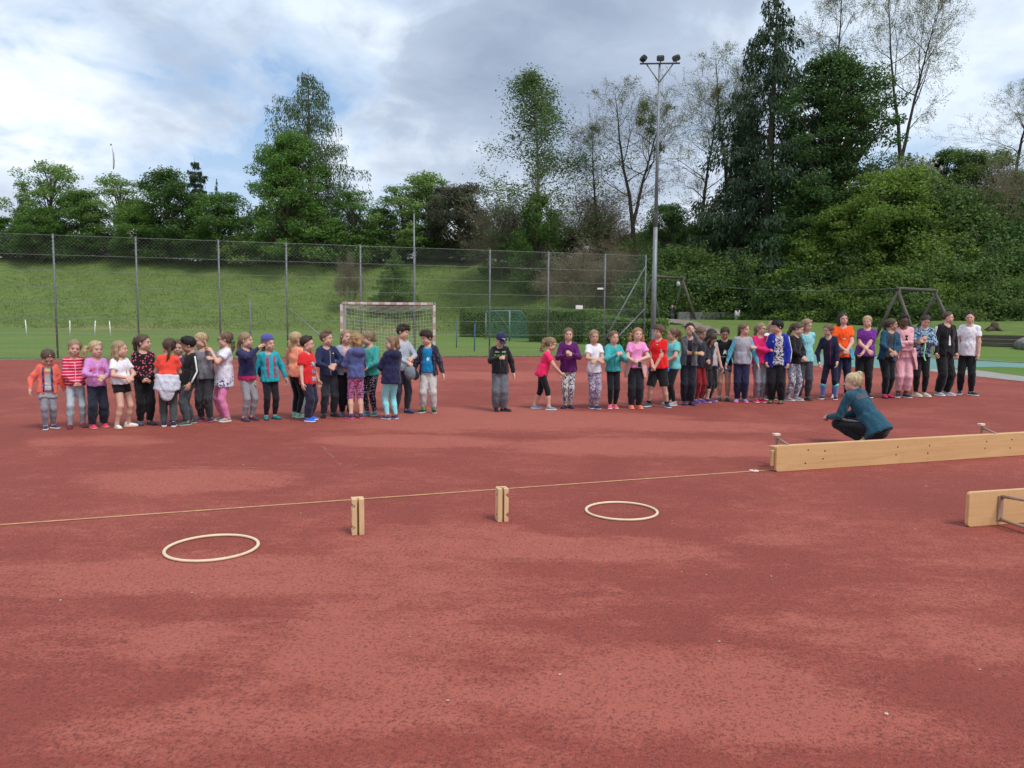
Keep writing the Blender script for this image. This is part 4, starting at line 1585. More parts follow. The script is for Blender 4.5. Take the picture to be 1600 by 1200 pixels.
MB().tube([(0, 0, .82), (0, 0, .90), (0, 0, .93)], [.215, .215, .17], 16).build('lid', plain('dark_lid', (.02, .02, .022), .5), bn, True)
MB().tube([(.0, -.205, .66), (.0, -.19, .78)], .06, 8).build('opening', plain('dark_lid', (.02, .02, .022), .5), bn)

SLEEP = wood_mat('old_sleeper', (0.050, 0.042, 0.034), (0.100, 0.085, 0.068), (1.0, 10, 10), (0.02, 0.018, 0.015))
p0, p1 = D(1520, 539, 39.5), D(1592, 540, 38.5)
p0.z = p0.z; d = Vector((p1.x - p0.x, p1.y - p0.y, 0))
w = thing('sleeper_wall', 'retaining wall of dark timber sleepers at the right edge', 'wall', (p0.x - .5, p0.y, p0.z), math.atan2(d.y, d.x))
for k in range(3):
    MB().box((d.length / 2 + .3, .1 + .03 * k, .04 + .20 * k), (d.length + .9, .22, .19), None, .02).build('sleeper', SLEEP, w)
# turf behind and in front of the sleepers: a low terrace
g5 = np.random.default_rng(5)
terr = MB()
xs = np.linspace(-9, 9, 19); ys = np.linspace(-5.2, 8, 14)
V = []
for yy in ys:
    for xx in xs:
        if yy < 0:
            z = (p0.z + .02) * float(sstep(-5.2, -.4, yy)) - .03 * (yy <= -5.1)
        else:
            z = p0.z + .50 + .09 * yy if yy > .15 else p0.z
        z = z * float(1 - sstep(5, 9, abs(xx)) ) - (.1 if abs(xx) > 8.5 else 0) + .03 * math.sin(xx * 1.7 + yy)
        V.append((xx, yy, z - p0.z))
nx = len(xs)
F = [[j * nx + i, j * nx + i + 1, (j + 1) * nx + i + 1, (j + 1) * nx + i] for j in range(len(ys) - 1) for i in range(nx - 1)]
terr.add(V, F)
rz_ = math.atan2(d.y, d.x)
o = terr.build('terrace_lawn', bpy.data.materials['lawn'], None, True, loc=(p0.x + 3.0, p0.y, p0.z), rz=rz_)
struct(o)


def rock(name, label, cat, loc, size, mat, seed):
    g = np.random.default_rng(seed)
    import bmesh
    bm = bmesh.new()
    bmesh.ops.create_icosphere(bm, subdivisions=3, radius=1.0)
    ph = g.uniform(0, 6.28, (6, 3)); fr = g.uniform(1.2, 3.5, (6, 3))
    for v in bm.verts:
        c = np.array(v.co)
        k = 1 + sum(.07 * math.sin(float(np.dot(fr[i], c)) + ph[i, 0]) for i in range(6)) + g.normal() * .015
        v.co = Vector(c * k)
        v.co = Vector((v.co.x * size[0], v.co.y * size[1], max(v.co.z, -.5) * size[2]))
    me = bpy.data.meshes.new(name)
    bm.to_mesh(me); bm.free()
    me.materials.append(mat)
    return tag(link(name, me, None, loc), label, cat)


STONE = plain('boulder_stone', (.17, .165, .15), .95, .35, 4, .15, 0, .6)
q = D(1604, 540, 37.8)
rock('boulder', 'grey boulder at the end of the sleeper wall', 'boulder', (q.x, q.y, q.z), (.55, .45, .42), STONE, 4)
q = D(1553, 512, 42.5)
st = thing('tree_stump', 'weathered brown tree stump above the sleeper wall', 'stump', (q.x, q.y, q.z - .15))
STMP = plain('stump_wood', (.07, .052, .036), .95, .35, 6)
MB().tube([(0, 0, -.3), (0, 0, .05), (.03, 0, .28), (.05, .02, .42)], [.36, .25, .20, .17], 11).build('bole', STMP, st, True)
for a_ in (0.3, 2.2, 3.6, 5.0):
    MB().tube([(math.cos(a_) * .2, math.sin(a_) * .2, .12), (math.cos(a_) * .6, math.sin(a_) * .6, -.1)], [.12, .05], 7).build('root', STMP, st, True)

# bare earth path down from the mound
earth, nt = material('path_earth')
tc = nt.n('ShaderNodeTexCoord').outputs['Object']
n1 = nt.noise(tc, 1.1, 6, 0.7); n2 = nt.noise(tc, 22, 4, 0.7)
pb = finish(nt, nt.mix(n2, nt.ramp(n1, [(0.3, (.14, .12, .09)), (.7, (.27, .235, .18))]), (.22, .195, .15)), .95, n2, .5, .03, .1)
at = nt.n('ShaderNodeAttribute', attribute_name='tint')
tr = nt.n('ShaderNodeBsdfTransparent')
mx = nt.n('ShaderNodeMixShader')
nt.link(nt.ramp(nt.math('ADD', at.outputs['Fac'], nt.math('MULTIPLY', nt.math('SUBTRACT', n1, .5), 2.2)), [(.35, 0.0), (.55, 1.0)]), mx.inputs[0])
nt.link(tr.outputs[0], mx.inputs[1]); nt.link(pb.outputs[0], mx.inputs[2])
om = [x for x in nt.t.nodes if x.type == 'OUTPUT_MATERIAL'][0]
nt.link(mx.outputs[0], om.inputs[0])


def path(name, px_pts, widths):
    V, F, E = [], [], []
    P0 = [T(a, b) for a, b in px_pts]
    P, W = [], []
    for i in range(len(P0) - 1):
        for k in range(6):
            P.append(P0[i].lerp(P0[i + 1], k / 6)); W.append(widths[i] + (widths[i + 1] - widths[i]) * k / 6)
    P.append(P0[-1]); W.append(widths[-1])
    widths = W
    m = 10
    for i, p in enumerate(P):
        q0, q1 = P[max(i - 1, 0)], P[min(i + 1, len(P) - 1)]
        dd = (q1 - q0); dd.z = 0; dd.normalize()
        nn = Vector((-dd.y, dd.x, 0))
        for k in range(m + 1):
            r_ = p + nn * widths[i] * (k / m - .5) * (1 + .2 * math.sin(i * 2.3 + k))
            V.append((r_.x, r_.y, hz(r_.x, r_.y) + .05))
            E.append(min(1, 1.0 - abs(k / m - .5) * 2) * min(1, min(i, len(P) - 1 - i) / 4) * 1.6)
    for i in range(len(P) - 1):
        for k in range(m):
            F.append([i * (m + 1) + k, i * (m + 1) + k + 1, (i + 1) * (m + 1) + k + 1, (i + 1) * (m + 1) + k])
    struct(link(name, mesh_np(name, np.array(V), np.array(F), [earth], tint=E)))


path('earth_path', [(1020, 500.5), (1040, 500.8), (1060, 502), (1078, 506), (1092, 511), (1108, 516), (1122, 521), (1140, 527)], [1.2, 2.4, 2.8, 2.4, 2.0, 1.7, 1.4, .6])

# ------------------------------------------------------------------ gym gear on the red surface
BEECH = wood_mat('beech', (0.58, 0.34, 0.155), (0.67, 0.42, 0.20), (1.1, 16, 16), (0.40, 0.22, 0.10))
BEECH_Z = wood_mat('beech_upright', (0.60, 0.40, 0.21), (0.72, 0.50, 0.28), (30, 30, 2.0), (0.42, 0.24, 0.12))
HOOPW = wood_mat('hoop_wood', (0.66, 0.50, 0.32), (0.78, 0.63, 0.44), (4, 4, 20), (0.5, 0.34, 0.2))
BROWN = plain('brown_enamel', (0.36, 0.225, 0.165), 0.42, 0.15, 9, 0.5)
HOLE_SHADE = plain('hole_shade', (0.03, 0.018, 0.012), 0.8)  # holes are not cut: dark plugs carry their inner shade as colour
RUB = plain('pale_rubber_foot', (0.66, 0.54, 0.42), 0.7)


def hoop(label, px, py, wpx, tilt=0):
    c = G(px, py)
    Rr = (G(px + wpx / 2, py) - G(px - wpx / 2, py)).length / 2 - .012
    V, F = [], []
    n, m = 96, 10
    for i in range(n):
        a = 2 * math.pi * i / n
        for k in range(m):
            b = 2 * math.pi * k / m
            rr = Rr + .0105 * math.cos(b) * 1.15
            V.append((rr * math.cos(a), rr * math.sin(a), .0095 * math.sin(b)))
    for i in range(n):
        for k in range(m):
            F.append([i * m + k, ((i + 1) % n) * m + k, ((i + 1) % n) * m + (k + 1) % m, i * m + (k + 1) % m])
    o = MB().add(V, F).build('gymnastics_hoop', HOOPW, None, True, loc=(c.x, c.y, .022))
    return tag(o, label, 'hoop')


hoop('larger-looking pale wooden hoop lying nearest, left of the blocks', 331.5, 860, 144)
hoop('pale wooden hoop lying to the right of both wooden blocks', 971, 802, 114)


def extrude_poly(poly, z0, z1):
    n = len(poly)
    V = [(x, y, z0) for x, y in poly] + [(x, y, z1) for x, y in poly]
    F = [[i, (i + 1) % n, n + (i + 1) % n, n + i] for i in range(n)]
    return V, F, list(range(n))[::-1], list(range(n, 2 * n))


def block(label, base, H, W, Dp, rz, notch_side, recess):
    """gym block: grooved front, notches cut in one side, dark plugs standing for bored holes in the other"""
    t = thing('wooden_block', label, 'block', (base.x, base.y, .0125), rz)
    import bmesh
    # horizontal section with the groove in the front (-Y) face, built in slices so that notches can be cut in one side
    s = notch_side
    zs = [0, .030, .045, .060, .075, H - .075, H - .060, H - .045, H - .030, H]
    ind = {0: 0, 1: 0, 2: .022, 3: .022, 4: 0, 5: 0, 6: .022, 7: .022, 8: 0, 9: 0}
    gw, gd = .0075, .05

    def sec(cut):
        x0, x1 = -W / 2, W / 2
        if s < 0:
            x0 += cut
        else:
            x1 -= cut
        return [(x0, -Dp / 2), (-gw, -Dp / 2), (-gw, -Dp / 2 + gd), (gw, -Dp / 2 + gd), (gw, -Dp / 2), (x1, -Dp / 2), (x1, Dp / 2), (x0, Dp / 2)]
    V, F = [], []
    for i, z in enumerate(zs):
        V += [(x, y, z) for x, y in sec(ind[i])]
    n = 8
    for i in range(len(zs) - 1):
        for k in range(n):
            k2 = (k + 1) % n
            F.append([i * n + k, i * n + k2, (i + 1) * n + k2, (i + 1) * n + k])
    me = bpy.data.meshes.new('body')
    me.from_pydata(V, [], F + [list(range(n))[::-1], list(range((len(zs) - 1) * n, len(zs) * n))])
    me.materials.append(BEECH_Z)
    me.update()
    o = link('body', me, t)
    bv = o.modifiers.new('bevel', 'BEVEL'); bv.width = .002; bv.segments = 2; bv.limit_method = 'ANGLE'
    for z in (.052, H - .052):
        MB().tube([(-s * (W / 2 + .001), -.005, z), (-s * (W / 2 - .006), -.005, z)], .009, 10).build('bored_hole_shade', HOLE_SHADE, t, True)
    if s < 0:
        MB().tube([(-(W / 2 + .001), -.005, H * .55 - .01), (-(W / 2 - .006), -.005, H * .55 - .01)], .010, 10).build('bored_hole_shade', HOLE_SHADE, t, True)
        for z in (.052, H - .052):
            MB().tube([(-(W / 2 - .0205), -.01, z), (-(W / 2 - .03), -.01, z)], .008, 10).build('bored_hole_shade', HOLE_SHADE, t, True)
    if recess:
        r_ = MB()
        r_.tube([(-.022, .012, H + .0008), (.022, .012, H + .0008)], .012, 8)
        V2 = []
        m = 20
        for k in range(m):
            a = 2 * math.pi * k / m
            V2.append((.028 * math.cos(a), .006 + .014 * math.sin(a), H + .0015))
        me2 = bpy.data.meshes.new('recess')
        me2.from_pydata(V2, [], [list(range(m))])
        me2.materials.append(plain('recess_shade', (.50, .31, .16), .7))  # flat oval without a hollow, darker to paint the shade of a recess
        link('top_recess_shade', me2, t)
    return t


b1 = G(559, 836)
block('wooden gym block on the left, notches facing left', b1, .265, .088, .095, R(16), -1, False)
b2 = G(784, 815.5)
block('wooden gym block on the right, notches facing right', b2, .262, .085, .10, R(14), 1, True)


def rounded_plank(L, Hh, th, r=.03, n=6):
    """plank standing on edge: x along, z up, y thickness; rounded corners"""
    poly = []
    for cx, cz, a0 in ((L - r, r, -90), (L - r, Hh - r, 0), (r, Hh - r, 90), (r, r, 180)):
        for k in range(n + 1):
            a = R(a0 + 90 * k / n)
            poly.append((cx + r * math.cos(a), cz + r * math.sin(a)))
    m = len(poly)
    V = [(x, 0, z) for x, z in poly] + [(x, th, z) for x, z in poly]
    me = bpy.data.meshes.new('seat_plank')
    F = [[i + m if False else i, (i + 1) % m, (i + 1) % m + m, i + m][::-1] for i in range(m)]
    me.from_pydata(V, [], F + [list(range(m)), list(range(m, 2 * m))[::-1]])
    me.update()
    import bmesh
    bm = bmesh.new(); bm.from_mesh(me); bmesh.ops.recalc_face_normals(bm, faces=bm.faces); bm.to_mesh(me); bm.free()
    me.materials.append(BEECH)
    return me


def bench_leg(parent, x, y_plank, sgn, Hh, foot_h):
    """leg frame: plate on the plank, two rods, foot bar with rubber ends; sgn: direction away from the plank"""
    y1 = y_plank + sgn * .30
    leg = MB().box((x, y_plank + sgn * .006, Hh / 2), (.05, .012, Hh * .72), None, .002).build('leg', BROWN, parent)
    for z in (.045, Hh - .045):
        zz = z + (foot_h - Hh) * (1 if z > Hh / 2 else -.1)
        MB().tube([(x, y_plank + sgn * .01, z), (x, y1, zz)], .0125, 10).build('rod', BROWN, leg, True)
    MB().box((x, y1, foot_h / 2 + .02), (.034, .022, foot_h - .06), None, .004).build('foot_bar', BROWN, leg)
    for z in (.03, foot_h - .008):
        MB().box((x - .006, y1 + sgn * .008, z), (.075, .055, .028), None, .004).build('rubber_foot', RUB, leg)
    for z in (Hh * .22, Hh * .78):
        MB().tube([(x + .008, y_plank + sgn * .011, z), (x + .008, y_plank + sgn * .018, z)], .009, 8).build('bolt', STEEL, leg, True)
    return leg


def bench_one():
    a, b = G(1212.5, 739.5), G(1600, 713)
    d = b - a
    t = thing('gym_bench', 'long wooden gym bench tipped on its side, seat facing us', 'bench', (a.x, a.y, .013), math.atan2(d.y, d.x))
    L, Hh, th = 4.0, .275, .034
    seat = link('seat_plank', rounded_plank(L, Hh, th), t)
    bv = seat.modifiers.new('bevel', 'BEVEL'); bv.width = .004; bv.segments = 2; bv.limit_method = 'ANGLE'; bv.angle_limit = R(60)
    for x, z in ((.40, .215), (.37, .075), (.62, .195), (.60, .11), (1.62, .19), (1.60, .105), (2.08, .185), (2.06, .10), (2.95, .195), (2.93, .115), (3.35, .20), (3.33, .10)):
        MB().tube([(x, -.0012, z), (x, .008, z)], .009, 12).build('screw_hole_shade', HOLE_SHADE, seat, True)
    # narrow balance beam and its battens behind the seat
    MB().box((L / 2 + .03, th + .15, Hh - .05), (L - .1, .10, .038), None, .005).build('balance_beam', BEECH, t)
    MB().box((-.004, th + .02, .14), (.05, .035, .17), None, .006).build('hook_batten', BEECH, t)
    bench_leg(t, .26, th, 1, Hh, .345)
    bench_leg(t, 3.27, th, 1, Hh, .345)


def bench_two():
    a = G(1512, 826.5)
    b = G(1600, 819.5)
    d = b - a
    t = thing('gym_bench', 'wooden gym bench cut by the right edge, its underside facing us', 'bench', (a.x, a.y, .013), math.atan2(d.y, d.x))
    L, Hh, th = 4.0, .275, .034
    seat = link('seat_plank', rounded_plank(L, Hh, th), t)
    bv = seat.modifiers.new('bevel', 'BEVEL'); bv.width = .004; bv.segments = 2; bv.limit_method = 'ANGLE'; bv.angle_limit = R(60)
    bench_leg(t, .30, 0, -1, Hh, .30)
    bench_leg(t, 2.0, 0, -1, Hh, .30)
    bench_leg(t, 3.7, 0, -1, Hh, .30)
    MB().box((L / 2 + .3, -.15, Hh / 2), (L - 1.2, .036, .10), None, .005).build('balance_beam', BEECH, t)


bench_one()
bench_two()

# peg at the end of the tape and specks of litter
p = G(1178, 738.5)
pg = thing('tape_peg', 'flat pale peg holding the end of the tape line near the bench', 'peg', (p.x, p.y, .016))
MB().tube([(0, 0, 0), (0, 0, .010), (0, 0, .012)], [.05, .05, .035], 12).build('disc', RUB, pg)
MB().tube([(0, 0, .012), (0, 0, .02)], .010, 8).build('pin', STEEL, pg)
LIT = plain('dry_petal', (.50, .40, .33), .9)
g3 = np.random.default_rng(33)
V, F = [], []
for px, py, s in [(875, 1059, .007), (1104, 902, .007), (1205, 904, .007), (1124, 1007, .006), (1385, 1121, .009), (1050, 817, .007), (520, 820, .007), (470, 805, .007), (560, 715, .008), (380, 728, .010), (890, 645, .010), (95, 942, .008), (1065, 897, .006), (700, 1100, .006), (1530, 1051, .006), (1447, 762, .01), (1430, 830, .008), (300, 930, .006), (640, 1000, .005)] + [(g3.uniform(0, 1600), g3.uniform(640, 1190), .0025) for _ in range(20)]:
    c = G(px, py)
    a = g3.uniform(0, 6.28)
    k = len(V)
    for q in range(5):
        aa = a + 6.283 * q / 5
        rr = s * g3.uniform(.6, 1.3) * (1.5 if q == 0 else 1)
        V.append((c.x + rr * math.cos(aa), c.y + rr * math.sin(aa), .0165 + s * .15 * (q % 2)))
    V.append((c.x, c.y, .017 + s * .3))
    F += [[k + q, k + (q + 1) % 5, k + 5] for q in range(5)]
o = struct(link('fallen_petals', mesh_np('fallen_petals', np.array(V), np.array(F), [LIT], smooth=False)), 'stuff')
o['label'] = 'tiny pale petals and crumbs strewn over the red surface'; o['category'] = 'litter'
# ------------------------------------------------------------------ people: signed-distance bodies and clothes, meshed by surface nets


def surface_net(vol, org, h):
    s = vol < 0
    nx, ny, nz = vol.shape
    cnt = np.zeros((nx - 1, ny - 1, nz - 1), np.int8)
    for i in (0, 1):
        for j in (0, 1):
            for k in (0, 1):
                cnt += s[i:nx - 1 + i, j:ny - 1 + j, k:nz - 1 + k]
    act = (cnt > 0) & (cnt < 8)
    ci, cj, ck = np.nonzero(act)
    n = len(ci)
    idx = np.full(act.shape, -1, np.int32)
    idx[ci, cj, ck] = np.arange(n)
    acc = np.zeros((n, 3)); m = np.zeros(n)
    cor = [(i, j, k) for i in (0, 1) for j in (0, 1) for k in (0, 1)]
    val = {c: vol[ci + c[0], cj + c[1], ck + c[2]] for c in cor}
    for a in cor:
        for ax in range(3):
            if a[ax] == 0:
                b = list(a); b[ax] = 1; b = tuple(b)
                va, vb = val[a], val[b]
                x = (va < 0) != (vb < 0)
                t = np.where(x, va / np.where(va - vb == 0, 1, va - vb), 0)
                p = np.zeros((n, 3)); p[:] = a
                p[:, ax] += t
                acc += np.where(x[:, None], p, 0)
                m += x
    V = acc / np.maximum(m, 1)[:, None] + np.stack([ci, cj, ck], 1)
    V = V * h + org
    F = []
    for ax in range(3):
        a1, a2 = (ax + 1) % 3, (ax + 2) % 3
        sl0 = [slice(None)] * 3; sl1 = [slice(None)] * 3
        sl0[ax] = slice(0, -1); sl1[ax] = slice(1, None)
        for a_ in (a1, a2):
            sl0[a_] = slice(1, -1); sl1[a_] = slice(1, -1)
        s0, s1 = s[tuple(sl0)], s[tuple(sl1)]
        e = np.argwhere(s0 != s1)
        if not len(e):
            continue
        inside = s0[tuple(e.T)]
        base = e.copy()
        base[:, a1] += 1; base[:, a2] += 1
        q = []
        for d1, d2 in ((0, 0), (1, 0), (1, 1), (0, 1)):
            c = base.copy()
            c[:, a1] -= d1; c[:, a2] -= d2
            q.append(idx[c[:, 0], c[:, 1], c[:, 2]])
        q = np.stack(q, 1)
        q[~inside] = q[~inside][:, ::-1]
        F.append(q)
    return V, np.concatenate(F)


class Sdf:
    """a small grid that primitives are melted into"""
    def __init__(self, lo, hi, h):
        self.h = h
        self.lo = np.array(lo, float) - 3 * h
        n = np.ceil((np.array(hi, float) + 3 * h - self.lo) / h).astype(int) + 1
        self.n = n
        self.vol = np.full(n, 0.3, np.float32)
        self.ax = [self.lo[i] + np.arange(n[i]) * h for i in range(3)]

    def block(self, lo, hi):
        a = np.clip(np.floor((np.array(lo) - self.lo) / self.h).astype(int), 0, self.n - 1)
        b = np.clip(np.ceil((np.array(hi) - self.lo) / self.h).astype(int) + 1, 1, self.n)
        sl = tuple(slice(a[i], max(b[i], a[i] + 1)) for i in range(3))
        P = np.meshgrid(*[self.ax[i][sl[i]] for i in range(3)], indexing='ij')
        return sl, np.stack(P, -1)

    def melt(self, sl, d, k, op='add'):
        a = self.vol[sl]
        if op == 'add':
            h = np.clip(.5 + .5 * (a - d) / k, 0, 1)
            self.vol[sl] = a * (1 - h) + d * h - k * h * (1 - h)
        elif op == 'cut':
            d = -d
            h = np.clip(.5 - .5 * (a - d) / k, 0, 1)
            self.vol[sl] = a * (1 - h) + d * h + k * h * (1 - h)

    def cone(self, a, b, ra, rb, k=.02, op='add', flat=False, flat0=False):
        a = np.asarray(a, float); b = np.asarray(b, float)
        m = max(ra, rb) + k + 2 * self.h
        sl, P = self.block(np.minimum(a, b) - m, np.maximum(a, b) + m)
        ab = b - a
        L2 = max(float(ab @ ab), 1e-9)
        t = ((P - a) @ ab) / L2
        tc = np.clip(t, 0, 1)
        d = np.linalg.norm(P - a - tc[..., None] * ab, axis=-1) - (ra + (rb - ra) * tc)
        L = math.sqrt(L2)
        if flat:
            d = np.maximum(d, (t - 1) * L)
        if flat0:
            d = np.maximum(d, -t * L)
        self.melt(sl, d, k, op)

    def ell(self, c, r, R_=None, k=.02, op='add'):
        c = np.asarray(c, float); r = np.asarray(r, float)
        m = r.max() + k + 2 * self.h
        sl, P = self.block(c - m, c + m)
        q = P - c
        if R_ is not None:
            q = q @ R_
        k0 = np.linalg.norm(q / r, axis=-1)
        k1 = np.linalg.norm(q / (r * r), axis=-1)
        d = k0 * (k0 - 1) / np.maximum(k1, 1e-9)
        self.melt(sl, d, k, op)

    def skirt(self, O, R_, z0, z1, r0, r1, sy, k=.02, cx0=(0, 0), cx1=(0, 0), op='add'):
        """elliptical tube from z0 up to z1 in the frame O, R_"""
        m = max(r0, r1) + k + 2 * self.h
        A = O + R_ @ np.array([0, 0, z0]); B = O + R_ @ np.array([0, 0, z1])
        sl, P = self.block(np.minimum(A, B) - m, np.maximum(A, B) + m)
        q = (P - O) @ R_
        t = np.clip((q[..., 2] - z0) / (z1 - z0), 0, 1)
        r = r0 + (r1 - r0) * t
        x = q[..., 0] - (cx0[0] + (cx1[0] - cx0[0]) * t); y = (q[..., 1] - (cx0[1] + (cx1[1] - cx0[1]) * t)) / sy
        d = (np.sqrt(x * x + y * y) - r) * (.5 + .5 * sy)
        d = np.maximum(d, np.maximum(z0 - q[..., 2], q[..., 2] - z1))
        self.melt(sl, d, k, op)

    def apply(self, fn):
        P = np.stack(np.meshgrid(*self.ax, indexing='ij'), -1)
        self.vol = fn(P, self.vol).astype(np.float32)

    def mesh(self):
        v = self.vol
        v[0], v[-1] = .3, .3
        v[:, 0], v[:, -1] = .3, .3
        v[:, :, 0], v[:, :, -1] = .3, .3
        return surface_net(v, self.lo, self.h)


def wrinkle(P, amp, seed, f=1.0):
    x, y, z = P[..., 0] * f, P[..., 1] * f, P[..., 2] * f
    s = seed * 1.7
    w = np.sin(34 * z + 11 * x + 6 * np.sin(17 * x + s) + s) * np.sin(19 * x + 14 * y + s * 2)
    w = w + .6 * np.sin(52 * z - 25 * x + 4 * np.sin(23 * y + s)) * np.sin(15 * z + s)
    return amp * w


def cat(*VF):
    V, F, n = [], [], 0
    for v, f in VF:
        V.append(v); F.append(np.asarray(f) + n); n += len(v)
    return np.concatenate(V), np.concatenate(F)


def uv_ball(c, r, n=10, m=7):
    V = []
    for i in range(m + 1):
        a = .06 + (math.pi - .12) * i / m
        for k in range(n):
            b = 2 * math.pi * k / n
            V.append((c[0] + r[0] * math.sin(a) * math.cos(b), c[1] + r[1] * math.sin(a) * math.sin(b), c[2] + r[2] * math.cos(a)))
    F = [[i * n + k, (i + 1) * n + k, (i + 1) * n + (k + 1) % n, i * n + (k + 1) % n] for i in range(m) for k in range(n)]
    return np.array(V), np.array(F)


# --- head: unit height (chin 0, crown 1), facing -Y
def make_head():
    s = Sdf((-.42, -.5, -.05), (.42, .5, 1.02), .034)
    s.ell((0, .045, .64), (.335, .40, .355), k=.05)
    s.ell((0, -.10, .40), (.265, .265, .37), k=.10)
    s.ell((0, -.20, .12), (.13, .12, .11), k=.10)
    for e in (-1, 1):
        s.ell((e * .15, -.20, .33), (.12, .13, .13), k=.08)
        s.ell((e * .20, -.02, .22), (.10, .14, .14), k=.10)
        s.ell((e * .135, -.385, .50), (.085, .062, .055), k=.05, op='cut')
        s.ell((e * .345, .06, .46), (.035, .075, .11), k=.02)
    s.ell((0, -.30, .60), (.20, .06, .05), k=.06)
    s.cone((0, -.345, .52), (0, -.415, .385), .025, .048, k=.04)
    for e in (-1, 1):
        s.ell((e * .04, -.385, .365), (.032, .035, .028), k=.02)
    s.ell((0, -.33, .22), (.10, .05, .07), k=.05)
    V, F = s.mesh()
    parts = [(V, F, 0)]
    for e in (-1, 1):
        parts.append((*uv_ball((e * .132, -.318, .495), (.055, .046, .030)), 1))
        parts.append((*uv_ball((e * .132, -.352, .495), (.026, .022, .026), 8, 6), 2))
        parts.append((*uv_ball((e * .135, -.350, .575), (.066, .020, .011), 8, 6), 3))
        parts.append((*uv_ball((e * .134, -.345, .525), (.058, .026, .007), 8, 6), 3))
    parts.append((*uv_ball((0, -.370, .232), (.078, .022, .016), 10, 6), 4))
    parts.append((*uv_ball((0, -.368, .203), (.064, .024, .018), 10, 6), 4))
    return parts


HEAD = make_head()


def make_hand(curl, thumb):
    """right-hand-neutral hand along -Z from the wrist at the origin; palm faces -Y... length 1"""
    s = Sdf((-.40, -.75, -1.15), (.45, .35, .15), .045)
    s.cone((0, 0, .08), (0, 0, -.12), .17, .18, k=.05)
    for i, x in enumerate((-.165, -.055, .055, .165)):
        s.cone((x * .55, 0, -.10), (x, -.01, -.48), .115, .095, k=.06)
    ln = (.36, .44, .46, .40)
    for i, x in enumerate((-.185, -.062, .062, .18)):
        p = np.array([x, -.01, -.48])
        a = 0.15 + curl * .35
        for seg, (l, r) in enumerate(((.45, .066), (.32, .058), (.25, .05))):
            d = np.array([x * .10, -math.sin(a), -math.cos(a)])
            q = p + d * ln[i] * l * 1.05
            s.cone(p, q, r + .006, r, k=.012)
            p = q
            a += curl * 1.0
    p = np.array([.13, -.03, -.16])
    for l, r, d in ((.22, .085, (.75, -.30, -.60)), (.17, .068, (.40 - thumb, -.45, -.80)), (.13, .056, (.20 - thumb, -.35, -.90))):
        d = np.array(d) / np.linalg.norm(d)
        q = p + d * l
        s.cone(p, q, r, r * .9, k=.02)
        p = q
    return s.mesh()


HANDS = {'relaxed': make_hand(.38, 0), 'fist': make_hand(1.35, .45), 'half': make_hand(.8, .2), 'open': make_hand(.1, -.05)}


# --- shoes: foot length 1 along -Y (toe), ankle at origin height
def make_shoe():
    s = Sdf((-.24, -.78, -.02), (.24, .36, .50), .032)
    s.ell((0, -.46, .13), (.17, .27, .125), k=.08)
    s.ell((0, -.15, .17), (.155, .30, .16), k=.10)
    s.ell((0, .13, .19), (.14, .16, .20), k=.08)
    s.cone((0, .06, .25), (0, .08, .42), .155, .150, k=.08, flat=True)
    s.apply(lambda P, v: np.maximum(v, .055 - P[..., 2]))
    up = s.mesh()
    s = Sdf((-.26, -.80, -.02), (.26, .38, .14), .032)
    s.apply(lambda P, v: np.minimum(v, np.sqrt(((P[..., 0]) / (1 - .15 * np.clip(P[..., 1] + .1, -.3, .4))) ** 2 + (np.maximum(np.abs(P[..., 1] + .22) - .36, 0)) ** 2) - .185))
    s.apply(lambda P, v: np.maximum(v, np.maximum(P[..., 2] - .10 - .05 * np.clip(P[..., 1] - .0, 0, 1), .0 - P[..., 2] + .10 * np.clip(-P[..., 1] - .5, 0, 1))))
    so = s.mesh()
    s = Sdf((-.14, -.42, .20), (.14, .02, .50), .03)
    lac = []
    for k in range(4):
        y = -.34 + .09 * k
        z = .235 + .040 * k
        lac.append(MB().tube([(-.085, y, z), (0, y - .012, z + .035), (.085, y, z)], .017, 5))
    V = np.concatenate([np.concatenate(l.V) for l in lac])
    return up, so, lac


_up, _so, _lac = make_shoe()
SHOE_UP = mesh_np('shoe', _up[0], _up[1], [plain('shoe_upper', (.2, .2, .2))])
SHOE_SOLE = mesh_np('sole', _so[0], _so[1], [plain('shoe_sole', (.6, .6, .6))])
_l = MB()
for q_ in _lac:
    _l.add(np.concatenate(q_.V), np.concatenate(q_.F4), np.concatenate(q_.F3))
SHOE_LACE = _l.mesh('laces', plain('shoe_lace', (.6, .6, .6)), True)


